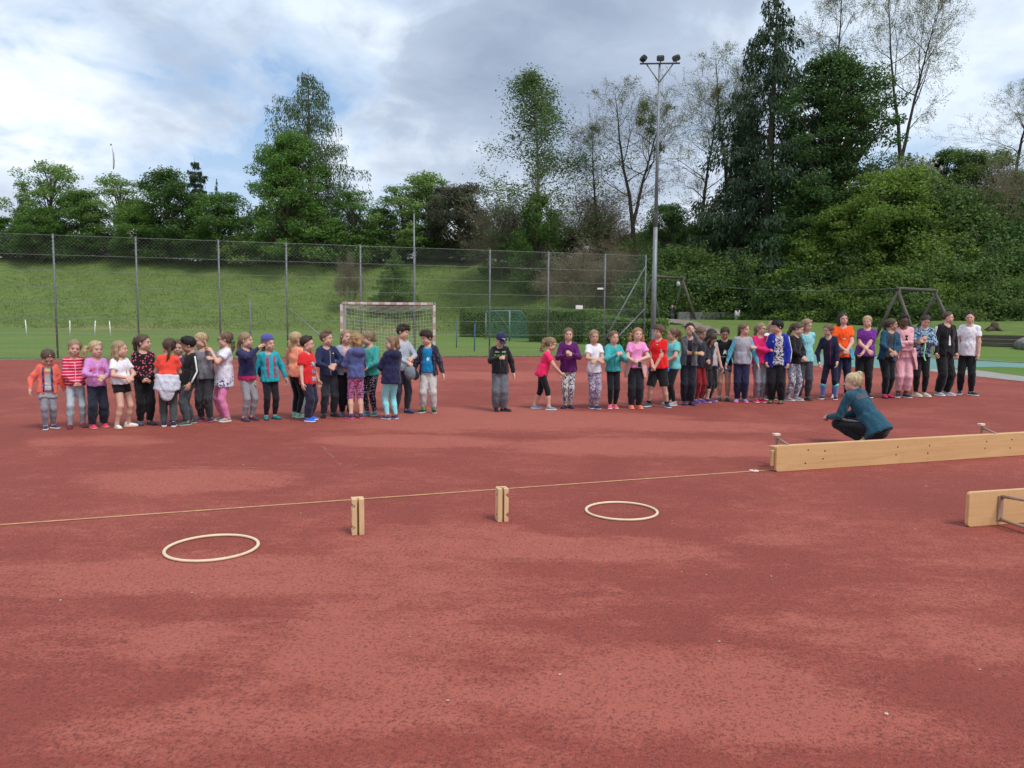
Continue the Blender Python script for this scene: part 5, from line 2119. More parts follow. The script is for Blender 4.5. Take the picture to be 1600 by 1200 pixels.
# --- hair in head units
def hair_mesh(style):
    s = Sdf((-.62, -.62, -.95), (.62, .95, 1.25), .04)
    big = .045 if style not in ('short', 'crop', 'curls', 'bob', 'mop') else .06
    s.ell((0, .085, .650), (.335 + big, .400 + big, .36 + big), k=.03)
    a, b = .92, .50
    if style == 'crop':
        b = .60
    elif style in ('short', 'mop'):
        b = .52 if style == 'short' else .44

    def cutface(P, v):
        d = b - (P[..., 2] + a * P[..., 1]) + .03 * np.sin(P[..., 0] * 14 + 1)
        nape = (.10 if style not in ('crop', 'short') else .26) - P[..., 2]
        return np.maximum(np.maximum(v, d * .73), nape)
    s.apply(cutface)

    def chain(pts, rad, k=.05):
        for p, q, r0, r1 in zip(pts[:-1], pts[1:], rad[:-1], rad[1:]):
            s.cone(p, q, r0, r1, k=k)
    if style in ('pony', 'pony_curly'):
        chain([(0, .40, .80), (0, .56, .76), (0, .63, .52), (0, .60, .18), (0, .52, -.18)], [.085, .10, .13, .12, .05])
        if style == 'pony_curly':
            for i in range(14):
                t = i / 14
                s.ell((.10 * math.sin(i * 2.4), .60 + .08 * math.cos(i * 1.9), .65 - .85 * t), (.10, .10, .09), k=.03)
    elif style == 'lowpony':
        chain([(0, .38, .42), (0, .50, .34), (0, .52, .08), (0, .46, -.28)], [.10, .11, .11, .04])
    elif style == 'sidepony':
        chain([(-.28, .30, .62), (-.46, .38, .60), (-.54, .34, .36), (-.52, .26, .02)], [.07, .10, .12, .05])
    elif style == 'long':
        for e in (-1, 1):
            chain([(e * .25, .16, .75), (e * .36, .10, .40), (e * .38, .08, 0), (e * .34, .08, -.42)], [.10, .12, .13, .07])
        chain([(0, .34, .6), (0, .38, .2), (0, .36, -.2), (0, .32, -.62)], [.14, .20, .20, .10])
        chain([(-.18, .32, .4), (-.2, .34, -.1), (-.16, .30, -.58)], [.14, .16, .09])
        chain([(.18, .32, .4), (.2, .34, -.1), (.16, .30, -.58)], [.14, .16, .09])
    elif style == 'forward':       # long hair falling over the face side
        for e in (-1, 1):
            chain([(e * .25, .0, .80), (e * .37, -.12, .45), (e * .36, -.22, 0), (e * .30, -.22, -.45)], [.10, .12, .13, .06])
        chain([(0, .34, .6), (0, .36, .1), (0, .28, -.4)], [.16, .20, .10])
    elif style in ('bob', 'curls'):
        for e in (-1, 1):
            chain([(e * .27, .12, .75), (e * .38, .08, .40), (e * .36, .06, .08)], [.10, .13, .09])
        chain([(0, .36, .6), (0, .40, .25), (0, .34, .0)], [.16, .18, .12])
        if style == 'curls':
            g = np.random.default_rng(5)
            for i in range(40):
                d = unit(g.normal(size=3)); d[1] = abs(d[1]) * (1 if g.uniform() < .8 else -.4)
                c = np.array([0, .06, .55]) + d * np.array([.40, .42, .45])
                if c[2] + .92 * c[1] > .50:
                    s.ell(c, (.09, .09, .08), k=.02)
    elif style == 'braid':
        pts = [(0, .40, .50), (0, .47, .36), (0, .48, .22), (0, .47, .08), (0, .45, -.06), (0, .42, -.2), (0, .40, -.32)]
        for i, p in enumerate(pts):
            s.ell((p[0] + .03 * (-1) ** i, p[1], p[2]), (.085 - .006 * i, .075, .095), k=.03)
    elif style == 'braids':
        for e in (-1, 1):
            for i in range(7):
                s.ell((e * (.34 + .02 * i), .16 - .01 * i, .36 - .13 * i), (.075 - .004 * i, .07, .085), k=.03)
    elif style == 'pigtails':
        for e in (-1, 1):
            chain([(e * .32, .24, .52), (e * .46, .26, .44), (e * .50, .20, .12), (e * .46, .12, -.22)], [.07, .12, .13, .05])
    elif style == 'bun':
        s.ell((0, .36, .98), (.15, .15, .14), k=.03)
        s.ell((.05, .42, .92), (.10, .10, .10), k=.03)
    elif style == 'lowbun':
        s.ell((0, .47, .36), (.14, .12, .14), k=.03)
    elif style in ('short', 'mop'):
        s.ell((.04, -.14, .94), (.25, .17, .10), k=.08)
        s.ell((-.06, -.05, 1.0), (.26, .25, .10), k=.08)
        if style == 'mop':
            for i, x in enumerate((-.2, -.07, .07, .2)):
                s.ell((x, -.30, .80), (.09, .08, .12), k=.05)
    elif style == 'crop':
        s.ell((.0, -.10, .97), (.23, .18, .08), k=.08)

    def strands(P, v):
        an = np.arctan2(P[..., 0], P[..., 1] - .1)
        w = np.sin(an * 26 + 7 * np.sin(P[..., 2] * 4)) + .7 * np.sin(an * 47 + P[..., 2] * 9 + 1.3)
        return v + .007 * w + (.012 * np.sin(P[..., 2] * 40 + P[..., 0] * 31) if style in ('curls', 'mop', 'pony_curly') else 0)
    s.apply(strands)
    V, F = s.mesh()
    g = np.random.default_rng(len(style) * 7 + 3)
    fc = V[F].mean(1)
    nr = unit(np.cross(V[F[:, 1]] - V[F[:, 0]], V[F[:, 2]] - V[F[:, 0]]))
    pick = g.choice(len(fc), min(len(fc), 800), replace=False)
    p, nn = fc[pick], nr[pick]
    flow = np.array([0, .35, -1.0]) + g.normal(size=(len(p), 3)) * .35
    if style in ('short', 'mop', 'crop', 'curls'):
        flow = np.array([0, -.5, .3]) + g.normal(size=(len(p), 3)) * .8
    flow = unit(flow - nn * np.sum(flow * nn, 1, keepdims=True) * .85 + nn * .12)
    ln = g.uniform(.08, .26, (len(p), 1)) * (.55 if style in ('short', 'crop') else 1.0)
    sd_ = unit(np.cross(flow, nn)) * g.uniform(.008, .018, (len(p), 1))
    q = p - nn * .012
    SV = np.stack([q - sd_, q + sd_, q + flow * ln * .6 + nn * .012 + sd_ * .6, q + flow * ln + nn * .006], 1).reshape(-1, 3)
    SF = np.arange(len(SV)).reshape(-1, 4) + len(V)
    V = np.concatenate([V, SV]); F = np.concatenate([F, SF])
    return mesh_np('hair', V, F, [plain('hair_base', (.1, .08, .06))])


HAIR = {}


def hair_of(style):
    if style not in HAIR:
        HAIR[style] = hair_mesh(style)
    return HAIR[style]


def hair_mat(col):
    key = ('hair', col)
    if key in MATS:
        return MATS[key]
    m, nt = material('hair')
    tc = nt.n('ShaderNodeTexCoord').outputs['Object']
    n = nt.noise(nt.mapping(tc, scale=(22, 22, 2.2)), 1.0, 3, 0.6, .8)
    c = nt.ramp(n, [(0.3, tuple(v * .55 for v in col)), (0.7, tuple(min(1, v * 1.35) for v in col))])
    finish(nt, c, 0.5, n, 0.35, 0.02, 0.3)
    MATS[key] = m
    return m


BLOND = (.47, .34, .185); DBLOND = (.29, .20, .12); LBROWN = (.17, .105, .065); BROWN_H = (.10, .062, .040); DBROWN = (.042, .027, .019); BLACK_H = (.014, .012, .012); GINGER = (.36, .17, .075); PBLOND = (.60, .46, .27)
SKIN = {}


def skin_mat(col):
    key = ('skin', col)
    if key in MATS:
        return MATS[key]
    m, nt = material('skin')
    tc = nt.n('ShaderNodeTexCoord').outputs['Object']
    n = nt.noise(tc, 9, 4, 0.6)
    c = nt.ramp(n, [(0.3, tuple(v * .9 for v in col)), (0.7, (min(1, col[0] * 1.07), col[1] * 1.0, col[2] * .98))])
    b = finish(nt, c, 0.55, n, 0.1, 0.003, 0.3)
    b.inputs['Subsurface Weight'].default_value = 0.08
    b.inputs['Subsurface Radius'].default_value = (.01, .004, .002)
    MATS[key] = m
    return m


FAIR = (.62, .385, .29); TAN = (.48, .29, .205); DEEP = (.155, .085, .058)
EYE_W = plain('eye_white', (.70, .68, .66), .3, .03)
EYE_D = plain('eye_dark', (.035, .025, .02), .25, .05)


def brow_mat(col):
    return plain('brow', tuple(v * .6 for v in col), .8)


def lip_mat(col):
    return plain('lip', (col[0] * .86, col[1] * .58, col[2] * .58), .5, .05)


def ik(a, b, l1, l2, hint):
    a, b, hint = (np.array(v, float) for v in (a, b, hint))
    d = b - a
    L = np.linalg.norm(d)
    mx = (l1 + l2) * .995
    if L > mx:
        b = a + d / L * mx
        d = b - a
        L = mx
    L = max(L, abs(l1 - l2) + 1e-3)
    u = d / L
    x = (l1 * l1 - l2 * l2 + L * L) / (2 * L)
    h = math.sqrt(max(l1 * l1 - x * x, 0))
    n = hint - u * (hint @ u)
    n /= max(np.linalg.norm(n), 1e-6)
    return a + u * x + n * h, b


def rotz(a):
    c, s = math.cos(a), math.sin(a)
    return np.array([[c, -s, 0], [s, c, 0], [0, 0, 1.]])


def rotx(a):
    c, s = math.cos(a), math.sin(a)
    return np.array([[1., 0, 0], [0, c, -s], [0, s, c]])


def roty(a):
    c, s = math.cos(a), math.sin(a)
    return np.array([[c, 0, s], [0, 1, 0], [-s, 0, c]])


# wrist targets in units of height, torso frame with origin on the ground: (x outwards, y back, z)
ARMS = {
    'down': ((.150, -.035, .455), (.3, .9, 0), 'relaxed'),
    'downw': ((.185, -.02, .47), (.5, .8, 0), 'relaxed'),
    'clasp': ((.012, -.150, .565), (.9, .35, -.2), 'fist'),
    'claspL': ((.035, -.155, .60), (.9, .35, -.2), 'half'),
    'low': ((.010, -.125, .50), (.9, .4, -.1), 'fist'),
    'chest': ((.020, -.155, .690), (.75, .2, -.8), 'fist'),
    'belly': ((-.02, -.145, .635), (.8, .3, -.5), 'fist'),
    'cross': ((-.085, -.120, .640), (.8, .1, -.6), 'half'),
    'pocket': ((.118, -.045, .485), (.8, .7, 0), 'fist'),
    'back': ((.045, .115, .50), (.8, -.5, 0), 'relaxed'),
    'face': ((.010, -.190, .885), (.6, -.5, -.8), 'open'),
    'chin': ((.060, -.150, .770), (.6, .1, -.8), 'half'),
    'point': ((-.10, -.235, .775), (.8, -.3, -.6), 'half'),
    'fwd': ((.06, -.28, .56), (.6, .5, -.5), 'half'),
    'reach': ((.10, -.25, .80), (.6, .2, -.7), 'half'),
}


def make_person(label, px, top, bottom, yaw=0, head=None, nod=0, tilt=0, skin=FAIR, hair='pony', hair_col=LBROWN,
                top_col=None, sleeve='long', fit=.012, hem=.45, hood=False, collar=False, arm_mat=None, flare=.0, inner=None, open_=None, open_x=0.0,
                leg_col=None, leg='slim', leg_len=.05, shoe=(.05, .05, .06), sole=(.7, .7, .68), lace=(.6, .6, .6), sock=None,
                arms=('clasp', 'clasp'), stance=.07, lean=0, side=0, step=0, turn=0, girth=1.0, joints=None, hands=None, extras=None, depth=None, base_z=0.0, cell=.0155, seed=None, under=None, toe=12, toes=None):
    bottom -= 3.0
    base = G(px, bottom, .012) if depth is None else Vector((D(px, bottom, depth).x, depth, base_z))
    H = D(px, top, base.y).z - base.z
    seed = int(px) if seed is None else seed
    if isinstance(H, float) and joints is not None:
        H = joints['H']
    gp = np.random.default_rng(seed * 3 + 1)
    if joints is None:
        side = side + gp.normal() * 2.6
        turn = turn + gp.normal() * 7
        lean = lean + gp.normal() * 2.0
        tilt = tilt + gp.normal() * 5
        step = step + gp.normal() * .014
        stance = stance * gp.uniform(.75, 1.3)
        girth = girth * gp.uniform(.93, 1.10)
        fit = fit * gp.uniform(1.0, 1.35)
    jit = gp.normal(size=(2, 3)) * np.array([.010, .010, .016])
    face_cam = math.atan2(800 - px, FPX)
    wy = R(yaw) + face_cam
    head = yaw if head is None else head
    hh = .184 + .030 * H
    P = thing('person', label, 'person', base, wy, 'people lined up on the red court' if depth is None else None)
    # --- skeleton
    chin = H - hh * .985
    shz = chin - (.10 * hh + .040 * H)
    hipz = .48 * H
    shw = .075 * H
    pel = np.array([0, 0, hipz + .02 * H])
    Rt = rotz(R(turn)) @ rotx(R(lean)) @ roty(R(side))
    J = {}
    L = shz - pel[2]
    tw = lambda v: pel + Rt @ (np.array(v, float) - pel)
    ln_ua, ln_fa = .168 * H, .150 * H
    ll1, ll2 = .235 * H, .215 * H
    Jl = {}
    for e, nm in ((-1, 'r'), (1, 'l')):       # r: on the viewer's left when facing the camera
        J['sh' + nm] = tw((e * shw, .01 * H, shz - .014 * H))
        pose = arms[0] if nm == 'r' else arms[1]
        tgt, hint, hk = ARMS[pose] if isinstance(pose, str) else pose
        t = np.array([e * tgt[0], tgt[1], tgt[2]]) * H + jit[0 if nm == 'r' else 1] * H * (.4 if pose in ('clasp', 'low', 'chest', 'pocket') else 1)
        t = tw(t)
        hint = Rt @ np.array([e * hint[0], hint[1], hint[2]])
        J['el' + nm], J['wr' + nm] = ik(J['sh' + nm], t, ln_ua, ln_fa, hint)
        Jl['hand' + nm] = hk
        J['hip' + nm] = np.array([e * .040 * H, 0, hipz])
        st = step * e
        ank = np.array([e * stance * H * .75 + math.sin(R(side)) * .06 * H, -st * H, .048 * H])
        J['kn' + nm], J['an' + nm] = ik(J['hip' + nm], ank, ll1, ll2, (e * .1, -1, 0))
    Rh = rotz(R(head - yaw)) @ rotx(R(nod)) @ roty(R(tilt))
    neck_top = tw((0, .012 * H, chin + .10 * hh))
    if joints is not None:
        for k_, v_ in joints.items():
            if k_ not in ('H', 'pel', 'Rt', 'neck', 'L'):
                J[k_] = np.array(v_, float)
        pel = np.array(joints['pel'], float); Rt = joints['Rt']; L = joints['L']
        neck_top = np.array(joints['neck'], float)
    neck_base = pel + Rt @ np.array([0, .012 * H, L])
    hp = neck_top - Rh @ (np.array([0, .10, .20]) * hh)      # head template origin

    def torso(s, inf, k=.035, gx=girth):
        s.ell(pel + Rt @ np.array([0, .0, .70 * L]), (.080 * H * gx + inf, .058 * H * gx + inf, .36 * L + inf), Rt, k=k)
        s.ell(pel + Rt @ np.array([0, -.005 * H, .33 * L]), (.073 * H * gx + inf, .060 * H * gx + inf, .34 * L + inf), Rt, k=k)
        s.ell(pel + Rt @ np.array([0, .008 * H, -.02 * L]), (.080 * H * gx + inf, .066 * H * gx + inf, .24 * L + inf), Rt, k=k)
        s.cone(J['shr'], J['shl'], .031 * H + inf * .6, .031 * H + inf * .6, k=k)
        for nm_ in 'rl':
            s.cone(J['sh' + nm_] * .75 + neck_base * .25, neck_base + Rt @ np.array([0, 0, .012 * H]), .026 * H + inf * .5, .030 * H + inf * .3, k=k)

    def arm(s, nm, inf, upto='wrist', k=.02, cuff=None):
        a, b, c = J['sh' + nm], J['el' + nm], J['wr' + nm]
        r0, r1, r2 = .030 * H, .0245 * H, .0175 * H
        if upto == 'wrist':
            s.cone(a, b, r0 + inf, r1 + inf, k=k)
            s.cone(b, c, r1 + inf, r2 + (inf if cuff is None else cuff), k=k, flat=inf > 0)
        elif upto == 'half':
            s.cone(a, a + (b - a) * .62, r0 + inf, (r0 * .45 + r1 * .55) + inf * 1.5 + .004, k=k, flat=True)
        elif upto == 'three':
            s.cone(a, b, r0 + inf, r1 + inf, k=k)
            s.cone(b, b + (c - b) * .55, r1 + inf, (r1 + r2) / 2 + inf, k=k, flat=True)

    def legs(s, inf, upto, inf_low=None, k=.02):
        inf_low = inf if inf_low is None else inf_low
        for nm in 'rl':
            h, kn, an = J['hip' + nm], J['kn' + nm], J['an' + nm]
            r0, r1, r2 = .047 * H * girth, .034 * H, .0215 * H
            zt = upto * H
            if zt < kn[2] - .01 or joints is not None:
                s.cone(h, kn, r0 + inf, r1 + (inf + inf_low) / 2, k=k)
                f = 1.0 if joints is not None else np.clip((kn[2] - zt) / max(kn[2] - an[2], 1e-3), 0, 1.08)
                e = kn + (an - kn) * f
                rb = .033 * H
                s.cone(kn, kn + (an - kn) * min(.42, f), r1 + (inf + inf_low) / 2, rb + inf_low, k=k)
                if f > .42:
                    s.cone(kn + (an - kn) * .42, e, rb + inf_low, r2 + (rb - r2) * (1 - f) / .58 + inf_low, k=k, flat=inf > 0)
            else:
                f = (h[2] - zt) / (h[2] - kn[2])
                e = h + (kn - h) * f
                s.cone(h, e, r0 + inf, r0 + (r1 - r0) * f + inf * 1.25, k=k, flat=True)

    def bounds(keys, m):
        A = np.array([J[k] for k in keys] + [pel, neck_base])
        return A.min(0) - m, A.max(0) + m
    # --- body: one skin mesh with head and hands
    lo, hi = bounds(list(J), .12 * H)
    lo[2] = min(J['anr'][2], J['anl'][2]) - .05 * H
    s = Sdf(lo, hi, cell)
    torso(s, -.004)
    for nm in 'rl':
        arm(s, nm, 0.0)
    legs(s, 0.0, .045)
    s.cone(neck_base - Rt @ np.array([0, 0, .02 * H]), neck_top + (neck_top - neck_base) * .3, .034 * H, .030 * H + .003, k=.03)
    for nm in 'rl':
        s.cone(J['an' + nm], J['an' + nm] - np.array([0, 0, .02 * H]), .024 * H, .024 * H)
    bv, bf = s.mesh()
    Vs, Fs, Ms = [bv], [bf], [np.zeros(len(bf), int)]
    n0 = len(bv)
    for v, f, mi in HEAD:
        Vs.append((v * hh) @ Rh.T + hp); Fs.append(f + n0); Ms.append(np.full(len(f), mi)); n0 += len(v)
    hl = .095 * H
    for nm, e in (('r', -1), ('l', 1)):
        hk = Jl['hand' + nm] if hands is None else hands[0 if nm == 'r' else 1]
        hv, hf = HANDS[hk]
        d = J['wr' + nm] - J['el' + nm]; d /= np.linalg.norm(d)
        zax = -d
        inw = np.array([-e * 1.0, -.35, 0]) if abs(d[2]) > .6 else np.array([-e * .2, .9, -.5])
        yax = -(inw - zax * (inw @ zax)); yax /= max(np.linalg.norm(yax), 1e-6)
        xax = np.cross(yax, zax)
        v = hv.copy()
        flip = (e > 0)
        # the thumb (template +X) points forward / up
        want = np.array([0, -1.0, .4]) if abs(d[2]) > .6 else np.array([0, 0, 1.0])
        if xax @ want < 0:
            v[:, 0] *= -1
            hf = hf[:, ::-1]
        M3 = np.stack([xax, yax, zax], 1)
        Vs.append((v * hl) @ M3.T + J['wr' + nm] - d * .004); Fs.append(hf + n0); Ms.append(np.zeros(len(hf), int)); n0 += len(v)
    F = np.concatenate(Fs)
    link('body', mesh_np('body', np.concatenate(Vs), F, [skin_mat(skin), EYE_W, EYE_D, brow_mat(hair_col), lip_mat(skin)], np.concatenate(Ms)), P)
    # --- hair
    mh = Matrix(Rh).to_4x4()
    mh.translation = Vector(hp)
    if hair:
        ho = link('hair', hair_of(hair), P)
        ho.matrix_local = mh @ Matrix.Scale(hh, 4)
        ho.material_slots[0].link = 'OBJECT'
        ho.material_slots[0].material = hair_mat(hair_col)
    # --- trousers
    made = {}
    if leg_col is not None:
        inf, low = {'slim': (.006, .004), 'mid': (.012, .012), 'loose': (.018, .024), 'wide': (.022, .034), 'cuff': (.018, .016)}[leg]
        A = [J[k] for k in ('hipr', 'hipl', 'knr', 'knl', 'anr', 'anl')] + [pel]
        A = np.array(A)
        s = Sdf(A.min(0) - .10 * H, A.max(0) + np.array([.11, .11, .10]) * H, cell)
        s.ell(pel + Rt @ np.array([0, .008 * H, -.02 * L]), (.079 * H * girth + inf, .066 * H * girth + inf, .24 * L + inf), Rt, k=.03)
        s.ell(pel + Rt @ np.array([0, 0, .25 * L]), (.070 * H * girth + inf * .5, .056 * H * girth + inf * .5, .20 * L), Rt, k=.03)
        legs(s, inf, leg_len, low, k=.018)
        amp = {'slim': .0012, 'mid': .0025, 'loose': .0035, 'wide': .004, 'cuff': .0045}[leg]
        def cloth(Q, v):
            w = wrinkle(Q, amp, seed)
            low_ = np.clip(1 - np.abs(Q[..., 2] - .09 * H) / (.09 * H), 0, 1) + .6 * np.clip(1 - np.abs(Q[..., 2] - .27 * H) / (.06 * H), 0, 1)
            w = w + amp * 1.3 * low_ * np.sin(Q[..., 2] * 150 + 3 * np.sin(Q[..., 0] * 60 + seed) + seed)
            return v + w
        s.apply(cloth)
        v, f = s.mesh()
        made['trousers'] = link('trousers' if leg_len < .3 else 'shorts', mesh_np('trousers', v, f, [leg_col]), P)
    if under is not None:      # leggings showing below shorts, or high socks
        um, u0, u1 = under
        s = Sdf(np.minimum(J['anr'], J['anl']) - .08 * H, np.maximum(J['hipr'], J['hipl']) + np.array([.1, .1, 0]) * H, cell)
        legs(s, .005, .045, .005)
        s.apply(lambda Q, v: np.maximum(v, np.maximum(Q[..., 2] - u1 * H, u0 * H - Q[..., 2])))
        v, f = s.mesh()
        link('leggings', mesh_np('leggings', v, f, [um]), P)
    # --- shirt or jacket

    def upper(name, mat, inf, sleeve, hem, hood, collar, arm_mat, flare, open_):
        keys = ['shr', 'shl'] + ([] if sleeve is None else ['elr', 'ell', 'wrr', 'wrl'])
        lo, hi = bounds(keys, .085 * H + inf)
        zlow = pel[2] + (hem - .50) * H - .03 * H
        lo[2] = min(lo[2], zlow)
        s = Sdf(lo, hi + np.array([0, .04 * H, .03 * H]), cell)
        torso(s, inf, k=.03)
        zh = (hem - .50) * H
        li = 0 if leg_col is None else {'slim': .006, 'mid': .012, 'loose': .018, 'wide': .022, 'cuff': .018}[leg]
        s.skirt(pel, Rt, zh, .40 * L, max((.084 * girth + flare) * H + inf, .088 * H * girth + li + .005 + (.008 if name == 'jacket' and inner is not None else 0)), .076 * H * girth + inf, .86, k=.025)
        T_only = s.vol.copy()
        if sleeve:
            for nm in 'rl':
                arm(s, nm, inf * .75, {'long': 'wrist', 'half': 'half', 'three': 'three'}[sleeve], k=.014, cuff=.004)
        if hood:
            s.ell(neck_base + Rt @ np.array([0, .060 * H, -.005 * H]), (.078 * H, .042 * H, .055 * H), Rt, k=.02)
            for e in (-1, 1):
                s.cone(neck_base + Rt @ np.array([e * .045 * H, .035 * H, .008 * H]), neck_base + Rt @ np.array([e * .03 * H, -.045 * H, -.012 * H]), .022 * H, .016 * H, k=.015)
        if collar:
            s.cone(neck_base - Rt @ np.array([0, 0, .02 * H]), neck_base + Rt @ np.array([0, 0, .036 * H]), .052 * H, .046 * H, k=.015, flat=True)
        # neckline
        s.ell(neck_base + Rt @ np.array([0, -.030 * H, .035 * H]), (.040 * H, .045 * H, .045 * H), Rt, k=.008, op='cut')

        def shape(Q, v):
            v = v + wrinkle(Q, .0045 if inf > .012 else .0026, seed + 3)
            q = (Q - pel) @ Rt
            hang = np.clip((.75 * L - q[..., 2]) / (.75 * L - zh), 0, 1.1)
            v = v + (.0055 if inf > .012 else .003) * hang * np.sin(np.arctan2(q[..., 0], q[..., 1]) * 9 + 2.2 * np.sin(q[..., 2] * 14 + seed) + seed)
            for nm_ in ('elr', 'ell'):
                de = np.linalg.norm(Q - J[nm_], axis=-1)
                v = v + (.0045 if sleeve == 'long' else 0) * np.clip(1 - de / .11, 0, 1) * np.sin((Q - J[nm_]) @ (J['wr' + nm_[-1]] - J[nm_]) / np.linalg.norm(J['wr' + nm_[-1]] - J[nm_]) * 130 + seed)
            v = np.maximum(v, zh - q[..., 2] + .004 * np.sin(q[..., 0] * 40))
            if open_ is not None:
                w = open_ * H * (1 + .25 * np.clip((L - q[..., 2]) / L, 0, 1.5))
                cut = np.maximum(np.abs(q[..., 0] - open_x * H) - w, q[..., 1] + .02 * H)
                cut = np.maximum(cut, q[..., 2] - (L + .05 * H))
                v = np.maximum(v, -cut)
            return v
        s.apply(shape)
        v, f = s.mesh()
        mats = [mat]
        mi = None
        if arm_mat is not None and sleeve:
            mats.append(arm_mat)
            fc = v[f].mean(1)
            ii = np.clip(np.round((fc - s.lo) / s.h).astype(int), 0, s.n - 1)
            mi = (T_only[ii[:, 0], ii[:, 1], ii[:, 2]] > .013).astype(int)
        made[name] = link(name, mesh_np(name, v, f, mats, mi), P)
        made[name + '_vf'] = (v, f)
    if inner is not None:
        upper('undershirt', inner, .006, 'half' if sleeve == 'long' else None, hem + .035, False, False, None, 0, None)
    if top_col is not None:
        upper('jacket' if open_ is not None or hood or collar else 'shirt', top_col, fit, sleeve, hem, hood, collar, arm_mat, flare, open_)
    # --- shoes, socks
    fl = .142 * H
    for nm, e in (('r', -1), ('l', 1)):
        an = J['an' + nm]
        ta = R(toe) * e if toes is None else R(toes[0 if nm == 'r' else 1])
        pos = Vector((an[0], an[1], max(an[2] - .048 * H, 0)))
        for nmx, me, colr in (('shoe', SHOE_UP, shoe),):
            so = link('shoe', me, P, pos, ta + float(gp.normal() * .12), (fl * 1.04, fl, fl))
            so.material_slots[0].link = 'OBJECT'
            so.material_slots[0].material = plain('shoe_upper', shoe, .6, .25, 9) if not isinstance(shoe, bpy.types.Material) else shoe
            sl = link('sole', SHOE_SOLE, so)
            sl.material_slots[0].link = 'OBJECT'
            sl.material_slots[0].material = plain('shoe_sole', sole, .7, .1)
            lc = link('laces', SHOE_LACE, so)
            lc.material_slots[0].link = 'OBJECT'
            lc.material_slots[0].material = plain('shoe_lace', lace, .8, .1)
        if sock is not None:
            sc_, h0 = sock
            a0 = an - np.array([0, 0, .01 * H]); kn = J['kn' + nm]
            d = kn - an
            q = an + d * h0
            rr = .0225 * H + .006
            MB().tube([tuple(a0), tuple(an), tuple(q)], [rr, rr, rr + .014 * H * min(h0, .5) * 2], 12).build('sock', sc_, P, True)
    info = dict(P=P, J=J, H=H, hh=hh, pel=pel, Rt=Rt, L=L, neck_base=neck_base, mh=mh, made=made, Rh=Rh, hp=hp)
    if extras:
        for fn in extras:
            fn(info)
    return info


# ------------------------------------------------------------------ small things people wear


def sleeve_stripes(col, n=3, w=.007, gap=.019, off=.020):
    def fn(I):
        J, H = I['J'], I['H']
        for nm, e in (('r', -1), ('l', 1)):
            a, b, c = (J[k + nm] for k in ('sh', 'el', 'wr'))
            pts = [a, a * .5 + b * .5, b, b * .5 + c * .5, b * .12 + c * .88]
            out0 = I['Rt'] @ np.array([e * 1.0, .15, .35])
            for k in range(n):
                Q = []
                for i, p in enumerate(pts):
                    d = (pts[min(i + 1, 4)] - pts[max(i - 1, 0)]); d = d / np.linalg.norm(d)
                    o = out0 - d * (out0 @ d); o /= np.linalg.norm(o)
                    t = np.cross(d, o)
                    ang = (k - (n - 1) / 2) * gap / .05
                    rad = (.033 * (1 - i / 4) + .0185 * (i / 4)) * H + off
                    Q.append(tuple(p + (o * math.cos(ang) + t * math.sin(ang)) * (rad - .003)))
                MB().tube(Q, w, 6).build('sleeve_stripe', col, I['P'], True)
    return fn


def leg_stripes(col, n=3, w=.006, gap=.016, off=.022):
    def fn(I):
        J, H = I['J'], I['H']
        for nm, e in (('r', -1), ('l', 1)):
            h, k_, a = (J[k + nm] for k in ('hip', 'kn', 'an'))
            pts = [h * .85 + k_ * .15, h * .4 + k_ * .6, k_, k_ * .5 + a * .5, k_ * .08 + a * .92]
            rad = [.055, .044, .038, .036, .025]
            for k in range(n):
                Q = []
                for i, p in enumerate(pts):
                    ang = (k - (n - 1) / 2) * gap / .05
                    r_ = rad[i] * H + off
                    Q.append((p[0] + e * math.cos(ang) * (r_ - .004), p[1] + math.sin(ang) * r_, p[2]))
                MB().tube(Q, w, 6).build('trouser_stripe', col, I['P'], True)
    return fn


def drape(mesh_key, polys, col, name, off=.004, back=False, z_up=True):
    """flat print laid on the front (or back) of a garment; polys in metres: x to the viewer's right, z from the ground"""
    def fn(I):
        vf = None
        for k in ([mesh_key] if isinstance(mesh_key, str) else mesh_key):
            vf = vf or I['made'].get(k + '_vf')
        if vf is None:
            return
        v, f = vf
        bvh = BVHTree.FromPolygons([tuple(p) for p in v], [tuple(q) for q in f])
        V, F3 = [], []
        for tri in polys:
            for p in tri:
                o = Vector((p[0], 1.0 if back else -1.0, p[1]))
                hit = bvh.ray_cast(o, Vector((0, -1 if back else 1, 0)))
                y = hit[0].y if hit[0] is not None else (.1 if back else -.1)
                V.append((p[0], y + (off if back else -off), p[1]))
            F3.append([len(V) - 3, len(V) - 2, len(V) - 1])
        MB().add(V, (), F3).build(name, col, I['P'])
    return fn


def poly_tris(pts, c=None):
    c = c or (sum(p[0] for p in pts) / len(pts), sum(p[1] for p in pts) / len(pts))
    return [(c, pts[i], pts[(i + 1) % len(pts)]) for i in range(len(pts))]


def grid_rect(x0, x1, z0, z1, n=3, m=2):
    out = []
    for i in range(n):
        for j in range(m):
            a, b = x0 + (x1 - x0) * i / n, x0 + (x1 - x0) * (i + 1) / n
            c, d = z0 + (z1 - z0) * j / m, z0 + (z1 - z0) * (j + 1) / m
            out += [((a, c), (b, c), (b, d)), ((a, c), (b, d), (a, d))]
    return out


def text_tris(txt, x, z, size):
    cu = bpy.data.curves.new('txt', 'FONT')
    cu.body = txt
    cu.size = size
    cu.align_x = 'CENTER'
    ob = bpy.data.objects.new('txt', cu)
    COL.objects.link(ob)
    dg = bpy.context.evaluated_depsgraph_get()
    me = bpy.data.meshes.new_from_object(ob.evaluated_get(dg))
    me.calc_loop_triangles()
    out = []
    for t in me.loop_triangles:
        out.append(tuple((x + me.vertices[i].co.x, z + me.vertices[i].co.y) for i in t.vertices))
    bpy.data.objects.remove(ob)
    bpy.data.curves.remove(cu)
    bpy.data.meshes.remove(me)
    return out


